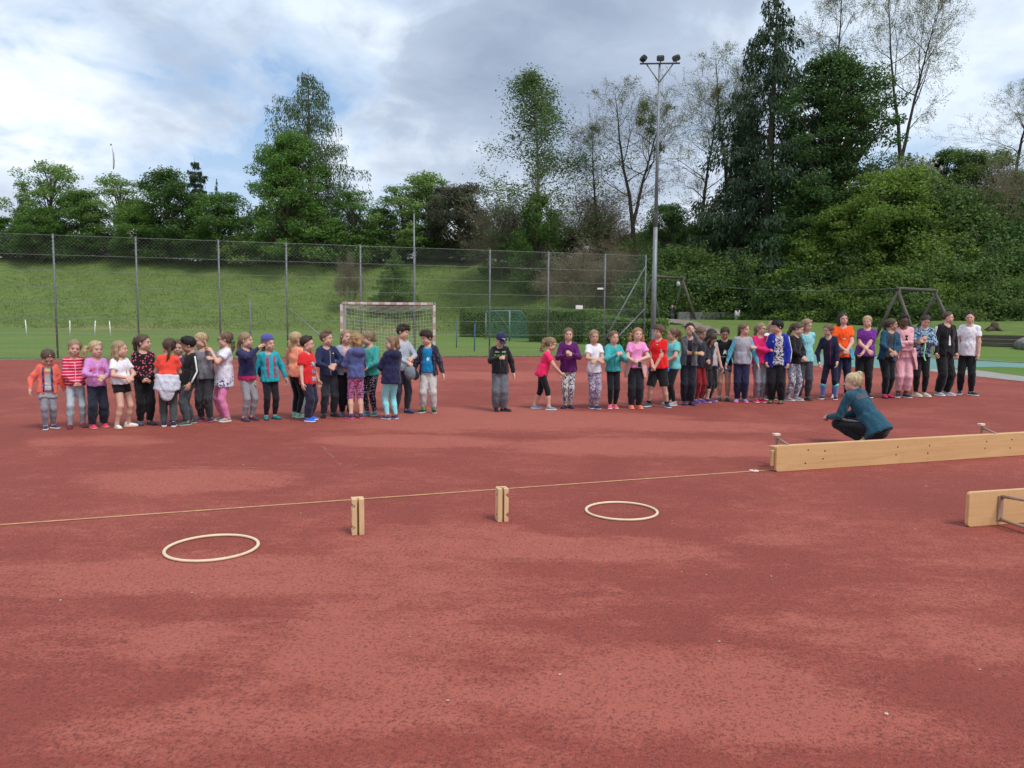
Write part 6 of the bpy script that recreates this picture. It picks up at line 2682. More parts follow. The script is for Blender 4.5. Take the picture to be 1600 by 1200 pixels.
CAT_LOGO = [(-.5, .26), (-.42, .34), (-.25, .22), (-.05, .12), (.15, .02), (.28, -.22), (.40, -.34), (.44, -.28), (.36, -.14), (.32, .06), (.42, .22), (.52, .40), (.47, .42), (.34, .24), (.12, .22), (-.08, .26), (-.22, .34), (-.36, .44), (-.48, .40)]


def ell_tris(x, z, rx, rz_, n=14):
    return poly_tris([(x + rx * math.cos(6.283 * k / n), z + rz_ * math.sin(6.283 * k / n)) for k in range(n)], (x, z))


def zip_line(col=None, z0=.50, z1=.76, x=0.0, key=('jacket', 'shirt')):
    def fn(I):
        H = I['H']
        drape(key, grid_rect(x - .004, x + .004, z0 * H, z1 * H, 1, 8), col or plain('zip', (.35, .36, .38), .5), 'zip', .003)(I)
    return fn


def tied_jumper(col, drop=.10, front=False, back_drop=.13, off=.012):
    """garment knotted round the waist"""
    def fn(I):
        H, pel, Rt, L = I['H'], I['pel'], I['Rt'], I['L']
        s = Sdf(pel - .24 * H, pel + .2 * H, .016)
        s.skirt(pel, Rt, .005 * H, .085 * H, .120 * H + off, .112 * H + off, .80, k=.02)
        s.skirt(pel, Rt, -drop * H, .02 * H, .128 * H + off, .120 * H + off, .85, k=.02)
        if back_drop:
            s.ell(pel + Rt @ np.array([0, .07 * H, -.07 * H]), (.085 * H, .045 * H, back_drop * H), Rt, k=.03)

        def shp(Q, v):
            q = (Q - pel) @ Rt
            v = v + wrinkle(Q, .006, 5)
            cut = np.maximum(np.abs(q[..., 0]) - (.055 + .25 * np.clip(.06 - q[..., 2] / H, 0, .3)) * H, q[..., 1] + .02 * H)
            cut = np.maximum(cut, q[..., 2] - .06 * H) if not front else cut + 1
            return np.maximum(v, -cut)
        s.apply(shp)
        v, f = s.mesh()
        link('tied_jumper', mesh_np('tied_jumper', v, f, [col]), I['P'])
    return fn


def head_part(name, mb_fn, col, smooth=True):
    def fn(I):
        mb = MB()
        mb_fn(mb)
        o = link(name, mb.mesh(name, col, smooth), I['P'])
        o.matrix_local = I['mh'] @ Matrix.Scale(I['hh'], 4)
    return fn


def glasses(I):
    def b(mb):
        for e in (-1, 1):
            pts = [(e * .14 + .085 * math.cos(a), -.405 - .01 * abs(math.cos(a)), .49 + .068 * math.sin(a)) for a in np.linspace(0, 6.283, 15)]
            mb.tube(pts, .013, 5, False)
            mb.tube([(e * .225, -.40, .51), (e * .34, -.10, .52), (e * .37, .06, .50)], .012, 5)
        mb.tube([(-.055, -.41, .50), (0, -.425, .51), (.055, -.41, .50)], .012, 5)
    head_part('glasses', b, plain('glasses_frame', (.03, .03, .035), .3))(I)


def hair_tie(col, at=(0, .47, .79), r=.10):
    def fn(I):
        head_part('hair_tie', lambda mb: mb.tube([(at[0], at[1] - .03, at[2] + .015), (at[0], at[1] + .05, at[2] - .015)], r, 10), col)(I)
    return fn


def hair_clip(col, at=(.0, -.36, .86)):
    def fn(I):
        head_part('hair_clip', lambda mb: mb.box(at, (.09, .05, .10), None, .02), col, False)(I)
    return fn


def beanie(col):
    def fn(I):
        s = Sdf((-.5, -.55, .3), (.5, .7, 1.3), .045)
        s.ell((0, .10, .78), (.40, .46, .40), k=.05)
        s.ell((0, .26, .96), (.24, .26, .22), k=.10)
        s.apply(lambda Q, v: np.maximum(v + .008 * np.sin(np.arctan2(Q[..., 0], Q[..., 1]) * 30), (.60 - Q[..., 2] - .55 * Q[..., 1] - .0) * .85))
        v, f = s.mesh()
        o = link('beanie', mesh_np('beanie', v, f, [col]), I['P'])
        o.matrix_local = I['mh'] @ Matrix.Scale(I['hh'], 4)
    return fn


def cap(col, logo):
    def fn(I):
        s = Sdf((-.5, -.6, .3), (.5, .6, 1.2), .04)
        s.ell((0, .045, .72), (.425, .485, .39), k=.03)
        s.apply(lambda Q, v: np.maximum(v, .60 - Q[..., 2] - .20 * Q[..., 1]))
        v, f = s.mesh()
        o = link('cap_crown', mesh_np('cap_crown', v, f, [col]), I['P'])
        o.matrix_local = I['mh'] @ Matrix.Scale(I['hh'], 4)
        s = Sdf((-.45, -.95, .3), (.45, -.1, .9), .035)
        s.ell((0, -.40, .645), (.30, .37, .20), k=.03)
        s.apply(lambda Q, v: np.maximum(np.maximum(v, -(.645 - 1.1 * Q[..., 0] ** 2 + .10 * (Q[..., 1] + .35)) + Q[..., 2] - .02), (.645 - 1.1 * Q[..., 0] ** 2 + .10 * (Q[..., 1] + .35)) - Q[..., 2] - .02))
        s.apply(lambda Q, v: np.maximum(v, Q[..., 1] + .28))
        v2, f2 = s.mesh()
        b = link('brim', mesh_np('brim', v2, f2, [col]), I['P'])
        b.matrix_local = I['mh'] @ Matrix.Scale(I['hh'], 4)
        bvh = BVHTree.FromPolygons([tuple(p) for p in v], [tuple(q) for q in f])
        V, F3 = [], []
        for t in poly_tris([(x * .26 + .03, .83 + z * .22) for x, z in CAT_LOGO], (.05, .84)):
            for p in t:
                hit = bvh.ray_cast(Vector((p[0], -1, p[1])), Vector((0, 1, 0)))
                V.append((p[0], (hit[0].y if hit[0] else -.35) - .02, p[1]))
            F3.append([len(V) - 3, len(V) - 2, len(V) - 1])
        lo = link('cap_logo', MB().add(V, (), F3).mesh('cap_logo', logo), I['P'])
        lo.matrix_local = I['mh'] @ Matrix.Scale(I['hh'], 4)
    return fn
# ------------------------------------------------------------------ the people, from left to right


def rgb(r, g, b, k=1.0):
    f = lambda v: (v / 255 / 12.92) if v < 10 else ((v / 255 + .055) / 1.055) ** 2.4
    return tuple(round(f(v) * k, 4) for v in (r, g, b))


def fb(r, g, b, *a, **k):
    return fabric(rgb(r, g, b), *a, **k)


BLK = fb(26, 26, 30); NAVY = fb(30, 34, 58); DGREY = fb(62, 66, 74); WHT = plain('white_trim', (.72, .72, .72), .8)
JK = ('jacket', 'shirt')
def RG(*a): return rgb(*a)


def S(mult):   # print placed by share of body height
    return mult


def print_on(fn):
    """fn(H) -> list of (polys, material, name, key)"""
    def g(I):
        for polys, col, name, key in fn(I['H']):
            drape(key, polys, col, name)(I)
    return g


def person(*a, **k):
    return make_person(*a, **k)


PINKM = plain('print_pink', rgb(225, 90, 130), .8); GRN = plain('print_green', rgb(120, 230, 40), .8); BLU = plain('print_blue', rgb(40, 70, 120), .8); DKM = plain('print_dark', rgb(35, 35, 45), .8); REDM = plain('print_red', rgb(200, 40, 60), .8)
YEL = plain('print_yellow', rgb(235, 200, 60), .8)

# 1
person('person in open coral jacket and grey shorts over leggings, head bowed', 77, 541.5, 673, yaw=4, head=8, nod=38, hair='lowpony', hair_col=BROWN_H,
       top_col=fb(238, 112, 96), inner=fb(165, 165, 172), open_=.029, open_x=-.004, fit=.02, hem=.435, collar=True, arms=('downw', 'downw'), leg_col=fb(160, 158, 162), leg='loose', leg_len=.37, under=(fb(140, 138, 148), .05, .42),
       shoe=rgb(45, 60, 95), sole=rgb(225, 225, 220), stance=.06,
       extras=[hair_clip(plain('clip_pink', rgb(240, 170, 190), .5), (.05, -.30, .93)), print_on(lambda H: [
           (grid_rect(-.040, .035, .715 * H, .730 * H), YEL, 'shirt_print', 'undershirt'), (grid_rect(-.042, .037, .700 * H, .714 * H), GRN, 'shirt_print', 'undershirt'), (grid_rect(-.044, .039, .684 * H, .699 * H), PINKM, 'shirt_print', 'undershirt'),
           (text_tris('AU', -.002, .545 * H, .055), WHT, 'shirt_lettering', 'undershirt'), (text_tris('AN', -.002, .500 * H, .055), WHT, 'shirt_lettering', 'undershirt')]),
           lambda I: [MB().tube([(e * .055, -.085 * I['H'] * 1.02, z * I['H']), (e * .048, -.088 * I['H'], (z + .10) * I['H'])], .012, 6).build('jacket_lining', fb(74, 72, 120), I['P'], True) for e in (-1, 1) for z in (.46, .57, .66)]])
# 2
person('person in red and pink striped zip jacket with pale leggings', 120, 529, 671, yaw=6, nod=8, hair='lowpony', hair_col=DBLOND, top_col=fb(215, 40, 75, rgb(245, 175, 200), 'stripes', 1.0, rgb(190, 30, 50)), fit=.016, hem=.47, collar=True,
       arms=('low', 'low'), leg_col=fb(178, 190, 198), leg='slim', shoe=rgb(105, 40, 75), sole=rgb(120, 60, 60), lace=rgb(200, 170, 60), extras=[zip_line(plain('zip_pink', rgb(240, 170, 190)), .48, .74),
       print_on(lambda H: [(grid_rect(e * .055 * H - .016, e * .055 * H + .016, .255 * H, .285 * H), plain('knee_patch', rgb(140, 140, 145)), 'knee_patch', 'trousers') for e in ()])])
# 3
person('person in lilac hooded jacket and dark tracksuit trousers, frowning sideways', 153.5, 531, 671, yaw=10, head=26, nod=4, hair='sidepony', hair_col=BLOND, top_col=fb(205, 140, 200), fit=.016, hem=.475, hood=True, arms=('claspL', 'claspL'),
       leg_col=fb(38, 42, 58), leg='loose', shoe=rgb(225, 60, 100), sole=rgb(235, 150, 150), extras=[zip_line(plain('zip_lilac', rgb(230, 180, 225)), .49, .76), hair_clip(plain('clip_white', rgb(235, 230, 235)), (.12, -.28, .95)),
       print_on(lambda H: [(ell_tris(-.052, .672 * H, .030, .026), plain('print_rose', rgb(215, 95, 135), .8), 'jacket_print', JK), (ell_tris(.052, .672 * H, .030, .026), plain('print_rose', rgb(215, 95, 135), .8), 'jacket_print', JK), (text_tris('mmmm', -.05, .628 * H, .02), DKM, 'jacket_print', JK)])])
# 4
person('person with long loose hair in white tee and black shorts', 192, 531, 671, yaw=38, head=66, hair='long', hair_col=(.33, .23, .13), top_col=fb(232, 230, 238), sleeve='half', fit=.014, hem=.50, flare=.01, arms=('clasp', 'clasp'),
       leg_col=BLK, leg='mid', leg_len=.40, shoe=rgb(225, 222, 220), sole=rgb(215, 190, 150), lace=rgb(40, 40, 55), stance=.10, toes=(-15, 40),
       extras=[print_on(lambda H: [(poly_tris([(-.03, .50 * H), (.05, .50 * H), (.012, .60 * H)]), plain('print_sage', rgb(120, 150, 125), .8), 'shirt_print', 'shirt'), (poly_tris([(.0, .62 * H), (.02, .62 * H), (.01, .70 * H)]), plain('print_gold', rgb(210, 170, 150), .8), 'shirt_print', 'shirt')])])
# 5
person('person in black top dotted with pink stars and black joggers', 227, 521, 666.5, yaw=12, head=62, hair='pony', hair_col=BROWN_H, top_col=fb(28, 24, 34, rgb(225, 100, 115), 'dots', 1.0), fit=.018, hem=.50, arms=('low', 'low'), leg_col=BLK, leg='cuff', shoe=rgb(82, 78, 92), sole=rgb(60, 60, 70), lace=rgb(170, 80, 130),
       extras=[hair_tie(plain('tie_teal', rgb(50, 150, 170)))])
# 6
person('person seen from behind in orange-red tee with white jumper tied round waist', 263.5, 526.7, 669.5, yaw=178, head=190, hair='braid', hair_col=BROWN_H, top_col=fb(242, 78, 62), sleeve='half', fit=.016, hem=.47, arms=('clasp', 'clasp'), leg_col=fb(72, 74, 76), leg='mid', shoe=rgb(42, 44, 72), sole=rgb(225, 225, 225), toe=6,
       extras=[tied_jumper(fb(205, 208, 220), .085, True, .14)])
# 7
person('half-hidden person in purple jacket and dotted leggings behind the orange-red tee', 281, 529, 660, yaw=-14, head=-8, nod=6, hair='pony', hair_col=BROWN_H, top_col=fb(86, 50, 96), fit=.016, hem=.46, collar=True, arms=('down', 'downw'), leg_col=fb(28, 26, 34, rgb(200, 190, 200), 'dots', 1.7), leg='slim', shoe=rgb(190, 70, 70), sole=rgb(60, 40, 50), cell=.018)
# 8
person('person in black tracksuit jacket with white sleeve stripe, seen side-on', 297, 523.7, 666, yaw=-82, head=-96, nod=18, skin=TAN, hair='short', hair_col=BLACK_H, top_col=BLK, fit=.018, hem=.455, collar=True, arms=('down', 'down'), leg_col=fb(70, 74, 80), leg='cuff', shoe=rgb(60, 75, 85), sole=rgb(150, 160, 150), lace=rgb(110, 220, 80), step=.03,
       extras=[sleeve_stripes(WHT, 1, .012, .02, .018), print_on(lambda H: [(grid_rect(.04, .05, .72 * H, .73 * H, 1, 1), YEL, 'jacket_mark', JK)])])
# 9
person('person in marled grey hooded jacket over pink shirt with dark joggers', 322, 518, 661, yaw=-18, head=-62, nod=8, hair='braids', hair_col=BLOND, top_col=fb(128, 128, 136), inner=None, fit=.018, hem=.475, hood=True, arms=('downw', ((.10, -.20, .70), (.8, .2, -.7), 'half')), leg_col=fb(56, 58, 64), leg='cuff', shoe=rgb(40, 44, 70), sole=rgb(200, 70, 100),
       extras=[print_on(lambda H: [(ell_tris(0, .785 * H, .045, .022), plain('pink_collar', rgb(225, 80, 130), .8), 'shirt_collar', JK)])])
# 10
person('person in long white tee with blue paint splash and pink trousers', 352, 517, 661, yaw=-68, head=-96, hair='lowpony', hair_col=LBROWN, top_col=fb(230, 226, 238, rgb(50, 85, 135), 'splat', .58), sleeve='half', fit=.022, hem=.385, flare=.012, arms=('chin', 'chin'), leg_col=fb(222, 130, 175), leg='mid', shoe=rgb(165, 150, 150), sole=rgb(220, 210, 205), lace=rgb(210, 120, 130),
       extras=[glasses, hair_tie(plain('tie_teal', rgb(50, 150, 170)), (0, .47, .38), .12), hair_clip(plain('clip_tan', rgb(220, 190, 150)), (.2, -.1, .95))])
# 11
person('person in navy and magenta jacket with grey leggings, pointing right', 388, 518, 660, yaw=34, head=68, hair='lowpony', hair_col=DBLOND, top_col=fb(48, 48, 88, rgb(190, 35, 95), 'mid', .60), arm_mat=fb(48, 48, 88), fit=.020, hem=.455, collar=True, arms=(((-.03, -.20, .83), (.9, .1, -.9), 'half'), 'downw'), leg_col=fb(148, 146, 152), leg='slim', shoe=rgb(78, 62, 78), sole=rgb(70, 66, 75), lace=rgb(220, 90, 110))
# 12
person('person in blue beanie and patterned turquoise raincoat', 423, 523.5, 658, yaw=16, head=46, hair='lowpony', hair_col=DBLOND, top_col=fb(40, 165, 180), fit=.022, hem=.445, hood=True, flare=.008, arms=('downw', 'downw'), leg_col=fb(32, 30, 38), leg='slim', shoe=rgb(30, 130, 135), sole=rgb(25, 75, 80), lace=rgb(60, 190, 180),
       extras=[beanie(fb(88, 84, 160)), print_on(lambda H: [(grid_rect(-.075 + i * .105, -.035 + i * .105, .50 * H, .755 * H, 3, 8), fb(60, 80, 120, rgb(225, 80, 110), 'camo', 2.0, rgb(40, 60, 110)), 'coat_panel', JK) for i in (0, 1)])])
# 13
person('person seen from behind in peach tee and black trousers with side stripes', 464, 517, 655, yaw=138, head=112, hair='lowpony', hair_col=BLOND, top_col=fb(252, 160, 128), sleeve='half', fit=.018, hem=.475, arms=('downw', 'clasp'), leg_col=BLK, leg='mid', shoe=rgb(140, 205, 180), sole=rgb(180, 225, 210),
       extras=[leg_stripes(WHT, 3)])
# 14
person('person in red tee with white prints and navy trousers, bright blue shoes', 482, 523.7, 660.5, yaw=52, head=76, nod=3, hair='crop', hair_col=DBROWN, top_col=fb(220, 42, 46), sleeve='half', fit=.020, hem=.43, arms=('down', 'down'), leg_col=fb(42, 40, 62), leg='loose', shoe=rgb(30, 110, 225), sole=rgb(225, 225, 235), step=-.035, toes=(10, 25),
       extras=[print_on(lambda H: [(grid_rect(-.055, .055, z * H, (z + .055) * H, 4, 3), fb(205, 200, 205, rgb(70, 60, 80), 'camo', 1.8, rgb(180, 170, 180)), 'shirt_print', 'shirt') for z in (.47, .555, .64)])])
# 15
person('person in dark navy zip jacket and charcoal joggers, hands together', 514, 515.6, 654.5, yaw=18, head=58, hair='short', hair_col=LBROWN, top_col=fb(40, 46, 82), fit=.018, hem=.475, hood=True, arms=('claspL', 'claspL'), leg_col=fb(48, 50, 58), leg='cuff', shoe=rgb(32, 32, 36), sole=rgb(40, 40, 44), sock=(fb(160, 170, 200), .25),
       extras=[zip_line(None, .49, .77), print_on(lambda H: [(ell_tris(.055, .735 * H, .014, .010), YEL, 'jacket_badge', JK)])])
# 16
person('half-hidden person in blue and grey jacket with black joggers', 541, 513.6, 652.5, yaw=4, head=26, hair='pony', hair_col=DBLOND, top_col=fb(160, 165, 185), arm_mat=fb(50, 140, 190), fit=.016, hem=.475, open_=.03, inner=fb(215, 170, 170), arms=('clasp', 'clasp'), leg_col=BLK, leg='cuff', shoe=rgb(110, 95, 120), sole=rgb(140, 120, 140), cell=.018)
# 17
person('person seen from behind in slate-blue hoodie and pink capri leggings', 556.5, 518.7, 657, yaw=-172, head=-150, nod=8, hair='curls', hair_col=(.38, .24, .11), top_col=fb(84, 92, 142), fit=.020, hem=.47, hood=True, arms=('clasp', 'clasp'), leg_col=fb(240, 150, 205, rgb(120, 70, 110), 'leopard', .8), leg='slim', leg_len=.23, shoe=rgb(72, 66, 96), sole=rgb(215, 90, 140), sock=(fb(180, 80, 130), .05))
# 18
person('person in teal jacket with black dotted leggings, facing the curly-haired one', 580, 515.8, 652, yaw=-34, head=-84, nod=8, hair='lowbun', hair_col=DBLOND, top_col=fb(62, 162, 152), fit=.018, hem=.47, collar=True, arms=('clasp', 'clasp'), leg_col=fb(30, 28, 44, rgb(200, 190, 215), 'dots', 1.5), leg='slim', shoe=rgb(80, 125, 135), sole=rgb(150, 190, 195))
# 19
person('person seen from behind in long dark navy hoodie and mint leggings', 611.5, 523, 658, yaw=-148, head=-84, nod=4, hair='bob', hair_col=(.26, .165, .09), top_col=fb(34, 36, 70), fit=.022, hem=.42, hood=True, flare=.012, arms=('clasp', 'clasp'), leg_col=fb(140, 215, 220), leg='slim', shoe=rgb(84, 74, 98), sole=rgb(190, 180, 205), toe=4)
# 20


def bag_in_hand(I):
    J = I['J']
    c = (J['wrr'] + J['wrl']) / 2 + np.array([0, -.04, -.20])
    s = Sdf(c - .2, c + .2, .014)
    s.ell(c, (.10, .075, .12), k=.03)
    s.ell(c + np.array([.09, 0, -.04]), (.07, .06, .08), k=.02)
    s.apply(lambda Q, v: v + wrinkle(Q, .004, 2))
    v, f = s.mesh()
    w = np.array(I['P'].matrix_basis @ Vector(c))
    t = thing('sports_bag', 'small grey and black bag held by the tall person in light grey', 'bag', I['P'].matrix_basis @ Vector(c))
    t.rotation_euler = I['P'].rotation_euler
    link('pouch', mesh_np('pouch', v - c, f, [fb(120, 130, 140), fb(40, 38, 42)], ((v[f].mean(1) - c)[:, 0] > .06).astype(int)), t)
    for e in (-1, 1):
        MB().tube([(e * .05, 0, .09), (e * .035, .0, .16), (0, .02, .20)], .008, 6).build('strap', fb(60, 70, 80), t, True)


person('tallest person of the left group, in light grey jacket, holding a bag', 627, 506, 648.5, yaw=24, head=62, nod=10, hair='mop', hair_col=DBROWN, top_col=fb(172, 180, 192), fit=.02, hem=.48, collar=True, arms=('claspL', 'claspL'), leg_col=fb(58, 60, 68), leg='mid', shoe=rgb(38, 62, 110), sole=rgb(40, 40, 50), extras=[bag_in_hand])
# 21
person('person in open navy patterned jacket over bright blue tee, pale joggers', 669.5, 515, 648, yaw=-6, head=-48, nod=12, hair='mop', hair_col=DBROWN, top_col=fb(36, 36, 62, rgb(130, 110, 110), 'dots', 1.6), inner=fb(20, 125, 180), open_=.055, open_x=.0, fit=.020, hem=.455, hood=True, arms=('downw', 'downw'), leg_col=fb(200, 196, 194), leg='cuff', leg_len=.075, shoe=rgb(42, 42, 44), sole=rgb(190, 190, 185), sock=(fb(90, 200, 90), .18), toes=(-30, 5),
       extras=[print_on(lambda H: [(poly_tris([(-.02, .66 * H), (.0, .68 * H), (.012, .665 * H), (.035, .675 * H), (.02, .65 * H), (.03, .63 * H), (.005, .64 * H), (-.015, .625 * H)]), plain('print_sky', rgb(190, 225, 240), .8), 'shirt_print', 'undershirt')])])
# 22
person('person alone in the middle in dark cap, black hoodie and grey trousers', 781, 517.5, 645.5, yaw=2, head=16, nod=30, hair='crop', hair_col=LBROWN, top_col=fb(30, 29, 34), fit=.022, hem=.475, hood=True, arms=(((-.005, -.165, .665), (.85, .2, -.6), 'fist'), 'downw'), leg_col=fb(104, 106, 112), leg='wide', shoe=rgb(30, 30, 32), sole=rgb(60, 60, 62), toes=(-5, 55), stance=.08, cell=.014,
       extras=[cap(fb(38, 40, 84), WHT), print_on(lambda H: [(text_tris('BRE', -.052, .735 * H, .042), WHT, 'hoodie_lettering', JK), (text_tris('AHE', .055, .737 * H, .038), WHT, 'hoodie_lettering', JK), (text_tris('FUN', -.056, .690 * H, .044), GRN, 'hoodie_lettering', JK), (text_tris('FUN', .058, .692 * H, .042), GRN, 'hoodie_lettering', JK)]),
               zip_line(plain('zip_dark', (.05, .05, .055)), .49, .77)])
# 23
person('person in pink to black shaded tee striding right, leaning forward', 846, 523.7, 642.5, yaw=84, head=92, nod=14, hair='pony_curly', hair_col=(.27, .18, .10), top_col=fb(250, 50, 110, rgb(45, 25, 42), 'ombre', .52), sleeve='half', fit=.014, hem=.44, arms=('fwd', ((.09, -.26, .53), (.6, .5, -.5), 'half')), leg_col=BLK, leg='slim', leg_len=.20, lean=20, step=-.095, shoe=rgb(120, 145, 160), sole=rgb(215, 220, 225), toe=4, extras=[glasses])
# 24
person('person in purple rain jacket and black-white leopard leggings, looking at us', 887, 511, 640.5, yaw=2, head=2, hair='lowpony', hair_col=LBROWN, top_col=fb(92, 26, 98), fit=.022, hem=.455, hood=True, arms=('chest', 'chest'), leg_col=fb(228, 222, 226, rgb(38, 36, 44), 'leopard', 1.0), leg='slim', shoe=rgb(38, 40, 66), sole=rgb(50, 50, 68), stance=.045,
       extras=[zip_line(plain('zip_purple', rgb(60, 15, 66)), .46, .80)])
# 25
person('person in plain white tee and violet leopard leggings', 927.5, 514, 641.5, yaw=16, head=14, nod=4, hair='lowpony', hair_col=DBLOND, skin=(.55, .33, .24), top_col=fb(230, 228, 236), sleeve='half', fit=.014, hem=.455, arms=('claspL', ((-.06, -.17, .60), (.9, .3, -.2), 'half')), leg_col=fb(205, 195, 215, rgb(92, 66, 96), 'leopard', 1.25), leg='slim', shoe=rgb(44, 48, 84), sole=rgb(190, 195, 205), step=.03, stance=.04, tilt=-4)
# 26
person('person in turquoise jacket and black leggings with hot pink shoes', 957, 515.7, 641, yaw=12, head=24, hair='lowpony', hair_col=LBROWN, top_col=fb(62, 170, 170), fit=.020, hem=.475, hood=True, flare=.006, arms=('chest', 'chest'), leg_col=BLK, leg='slim', shoe=rgb(255, 80, 120), sole=rgb(250, 200, 210), lace=rgb(250, 150, 170), stance=.055, extras=[zip_line(plain('zip_teal', rgb(30, 105, 110)), .49, .79)])
# 27


def phone_in_hand(I):
    J = I['J']
    c = J['wrr'] + (J['wrr'] - J['elr']) * .42 + np.array([0, -.01, .01])
    t = thing('phone', 'small dark phone in the hand of the person in pink tee', 'phone', I['P'].matrix_basis @ Vector(c), I['P'].rotation_euler.z)
    MB().box((0, 0, 0), (.055, .012, .095), None, .004).build('case', plain('phone_case', (.02, .02, .022), .4), t)
    MB().box((0, -.0065, 0), (.047, .002, .085), None, .0).build('screen', plain('phone_glass', (.03, .03, .035), .1), t)


person('person in light pink tee with ginger pigtails and rose cardigan at the waist', 992, 510.7, 641, yaw=6, head=16, hair='pigtails', hair_col=GINGER, skin=(.66, .42, .33), top_col=fb(240, 150, 205), sleeve='half', fit=.014, hem=.50, arms=('clasp', ((.03, -.16, .58), (.9, .3, -.2), 'half')), leg_col=fb(36, 36, 44), leg='loose', shoe=rgb(255, 120, 90), sole=rgb(255, 160, 130), lace=rgb(255, 180, 150), stance=.05,
       extras=[tied_jumper(fb(215, 170, 165), .12, False, .0, .016), phone_in_hand, print_on(lambda H: [(text_tris('PUMA', .03, .715 * H, .028), REDM, 'shirt_lettering', 'shirt')])])
# 28
person('person in bright red sports tee with white crest and black shorts', 1028, 507, 639, yaw=-14, head=-38, hair='mop', hair_col=LBROWN, top_col=fb(228, 30, 34), sleeve='half', fit=.020, hem=.475, girth=1.12, arms=('low', 'low'), leg_col=fb(28, 28, 32), leg='wide', leg_len=.255, shoe=rgb(50, 62, 76), sole=rgb(190, 215, 220), sock=(fb(30, 30, 36), .15), stance=.12, toes=(-25, 25),
       extras=[print_on(lambda H: [(ell_tris(.065, .69 * H, .022, .024), WHT, 'crest', 'shirt'), (ell_tris(.065, .69 * H, .011, .013), BLU, 'crest_centre', 'shirt'), (poly_tris([(x * .045 - .01, .755 * H + z * .035) for x, z in CAT_LOGO]), WHT, 'shirt_mark', 'shirt')]),
               lambda I: [MB().tube([(e * .115 * I['H'], -.02, z0 * I['H']), (e * .118 * I['H'], -.02, (z0 + .05) * I['H'])], .02, 8).build('blue_hem', fb(50, 120, 200), I['P'], True) for e in (-1, 1) for z0 in (.43,)]])
# 29
person('half-hidden person in mint tee and black leggings behind the red tee', 1050, 511, 636, yaw=-58, head=-74, hair='pony', hair_col=LBROWN, top_col=fb(112, 200, 198), sleeve='half', fit=.016, hem=.465, arms=('clasp', 'clasp'), leg_col=BLK, leg='slim', shoe=rgb(150, 152, 160), sole=rgb(200, 200, 205))
# 30
person('person in grey hoodie holding a hand across the face', 1074, 504, 635.5, yaw=4, head=6, hair='crop', hair_col=DBROWN, top_col=fb(98, 100, 106), fit=.020, hem=.48, hood=True, open_=.022, inner=fb(45, 40, 50), arms=('cross', 'face'), leg_col=fb(34, 35, 46), leg='loose', shoe=rgb(62, 48, 88), sole=rgb(60, 50, 90), lace=rgb(230, 90, 110), stance=.06,
       extras=[lambda I: MB().tube([tuple(I['J']['wrr'] * .75 + I['J']['elr'] * .25 + np.array([-.0, -.02, 0])), tuple(I['J']['wrr'] * .95 + I['J']['elr'] * .05 + np.array([0, -.02, 0]))], .034, 10).build('sleeve_badge', fb(225, 205, 90), I['P'], True)])
# 31
person('person in dark jacket and dark red leggings between grey hoodie and long hair', 1090, 508.7, 632.5, yaw=48, head=56, nod=22, skin=TAN, hair='lowpony', hair_col=LBROWN, top_col=fb(40, 42, 52), fit=.020, hem=.46, collar=True, arms=('downw', 'clasp'), leg_col=fb(135, 28, 36), leg='slim', shoe=rgb(98, 72, 140), sole=rgb(130, 110, 170), cell=.018)
# 32
person('person with long dark hair over the face in black jacket, stooping', 1101, 516.7, 631, yaw=52, head=62, nod=38, skin=TAN, hair='forward', hair_col=DBROWN, top_col=fb(36, 34, 42), fit=.020, hem=.46, collar=True, arms=('down', 'down'), leg_col=BLK, leg='mid', shoe=rgb(98, 72, 140), sole=rgb(120, 100, 160), lean=8, cell=.018,
       extras=[lambda I: MB().tube([tuple(I['pel'] + np.array([.06, -.115, .05])), tuple(I['pel'] + np.array([.07, -.125, .20]))], .008, 6).build('pocket_zip', plain('zip_coral', rgb(255, 110, 120)), I['P'], True)])
# 33
person('mostly hidden person in pale vest and black capri leggings, one foot forward', 1108, 512, 630.5, yaw=30, head=40, nod=20, hair='lowbun', hair_col=DBROWN, top_col=fb(175, 175, 180), sleeve=None, fit=.010, hem=.48, arms=('down', 'down'), leg_col=BLK, leg='mid', leg_len=.21, shoe=rgb(92, 34, 52), sole=rgb(220, 200, 205), step=-.06, cell=.018)
# 34
person('person in black tee with white print and camouflage shorts, looking down', 1130, 509, 629, yaw=0, head=6, nod=24, skin=TAN, hair='braid', hair_col=DBROWN, top_col=fb(24, 24, 28), sleeve='half', fit=.014, hem=.475, arms=('down', 'down'), leg_col=fb(150, 160, 190, rgb(85, 95, 130), 'camo', .8, rgb(215, 215, 235)), leg='mid', leg_len=.38, shoe=rgb(42, 74, 76), sole=rgb(50, 60, 62), sock=(fb(205, 205, 170), .10),
       extras=[print_on(lambda H: [(poly_tris([(-.03, .62 * H), (-.02, .665 * H), (.005, .69 * H), (.012, .665 * H), (.035, .68 * H), (.03, .645 * H), (.045, .615 * H), (.01, .64 * H)]), WHT, 'shirt_print', 'shirt'), (text_tris('ADWWA', .005, .585 * H, .032), WHT, 'shirt_lettering', 'shirt')])])
# 35
person('person in grey zip hoodie with turquoise sleeves and navy joggers', 1157, 503.7, 631.5, yaw=0, head=58, hair='lowpony', hair_col=LBROWN, top_col=fb(166, 164, 174), arm_mat=fb(90, 175, 200), fit=.018, hem=.48, hood=True, arms=('downw', 'downw'), leg_col=fb(38, 38, 68), leg='cuff', shoe=rgb(150, 140, 190), sole=rgb(255, 110, 130), lace=rgb(255, 90, 120), extras=[zip_line(None, .49, .78)])
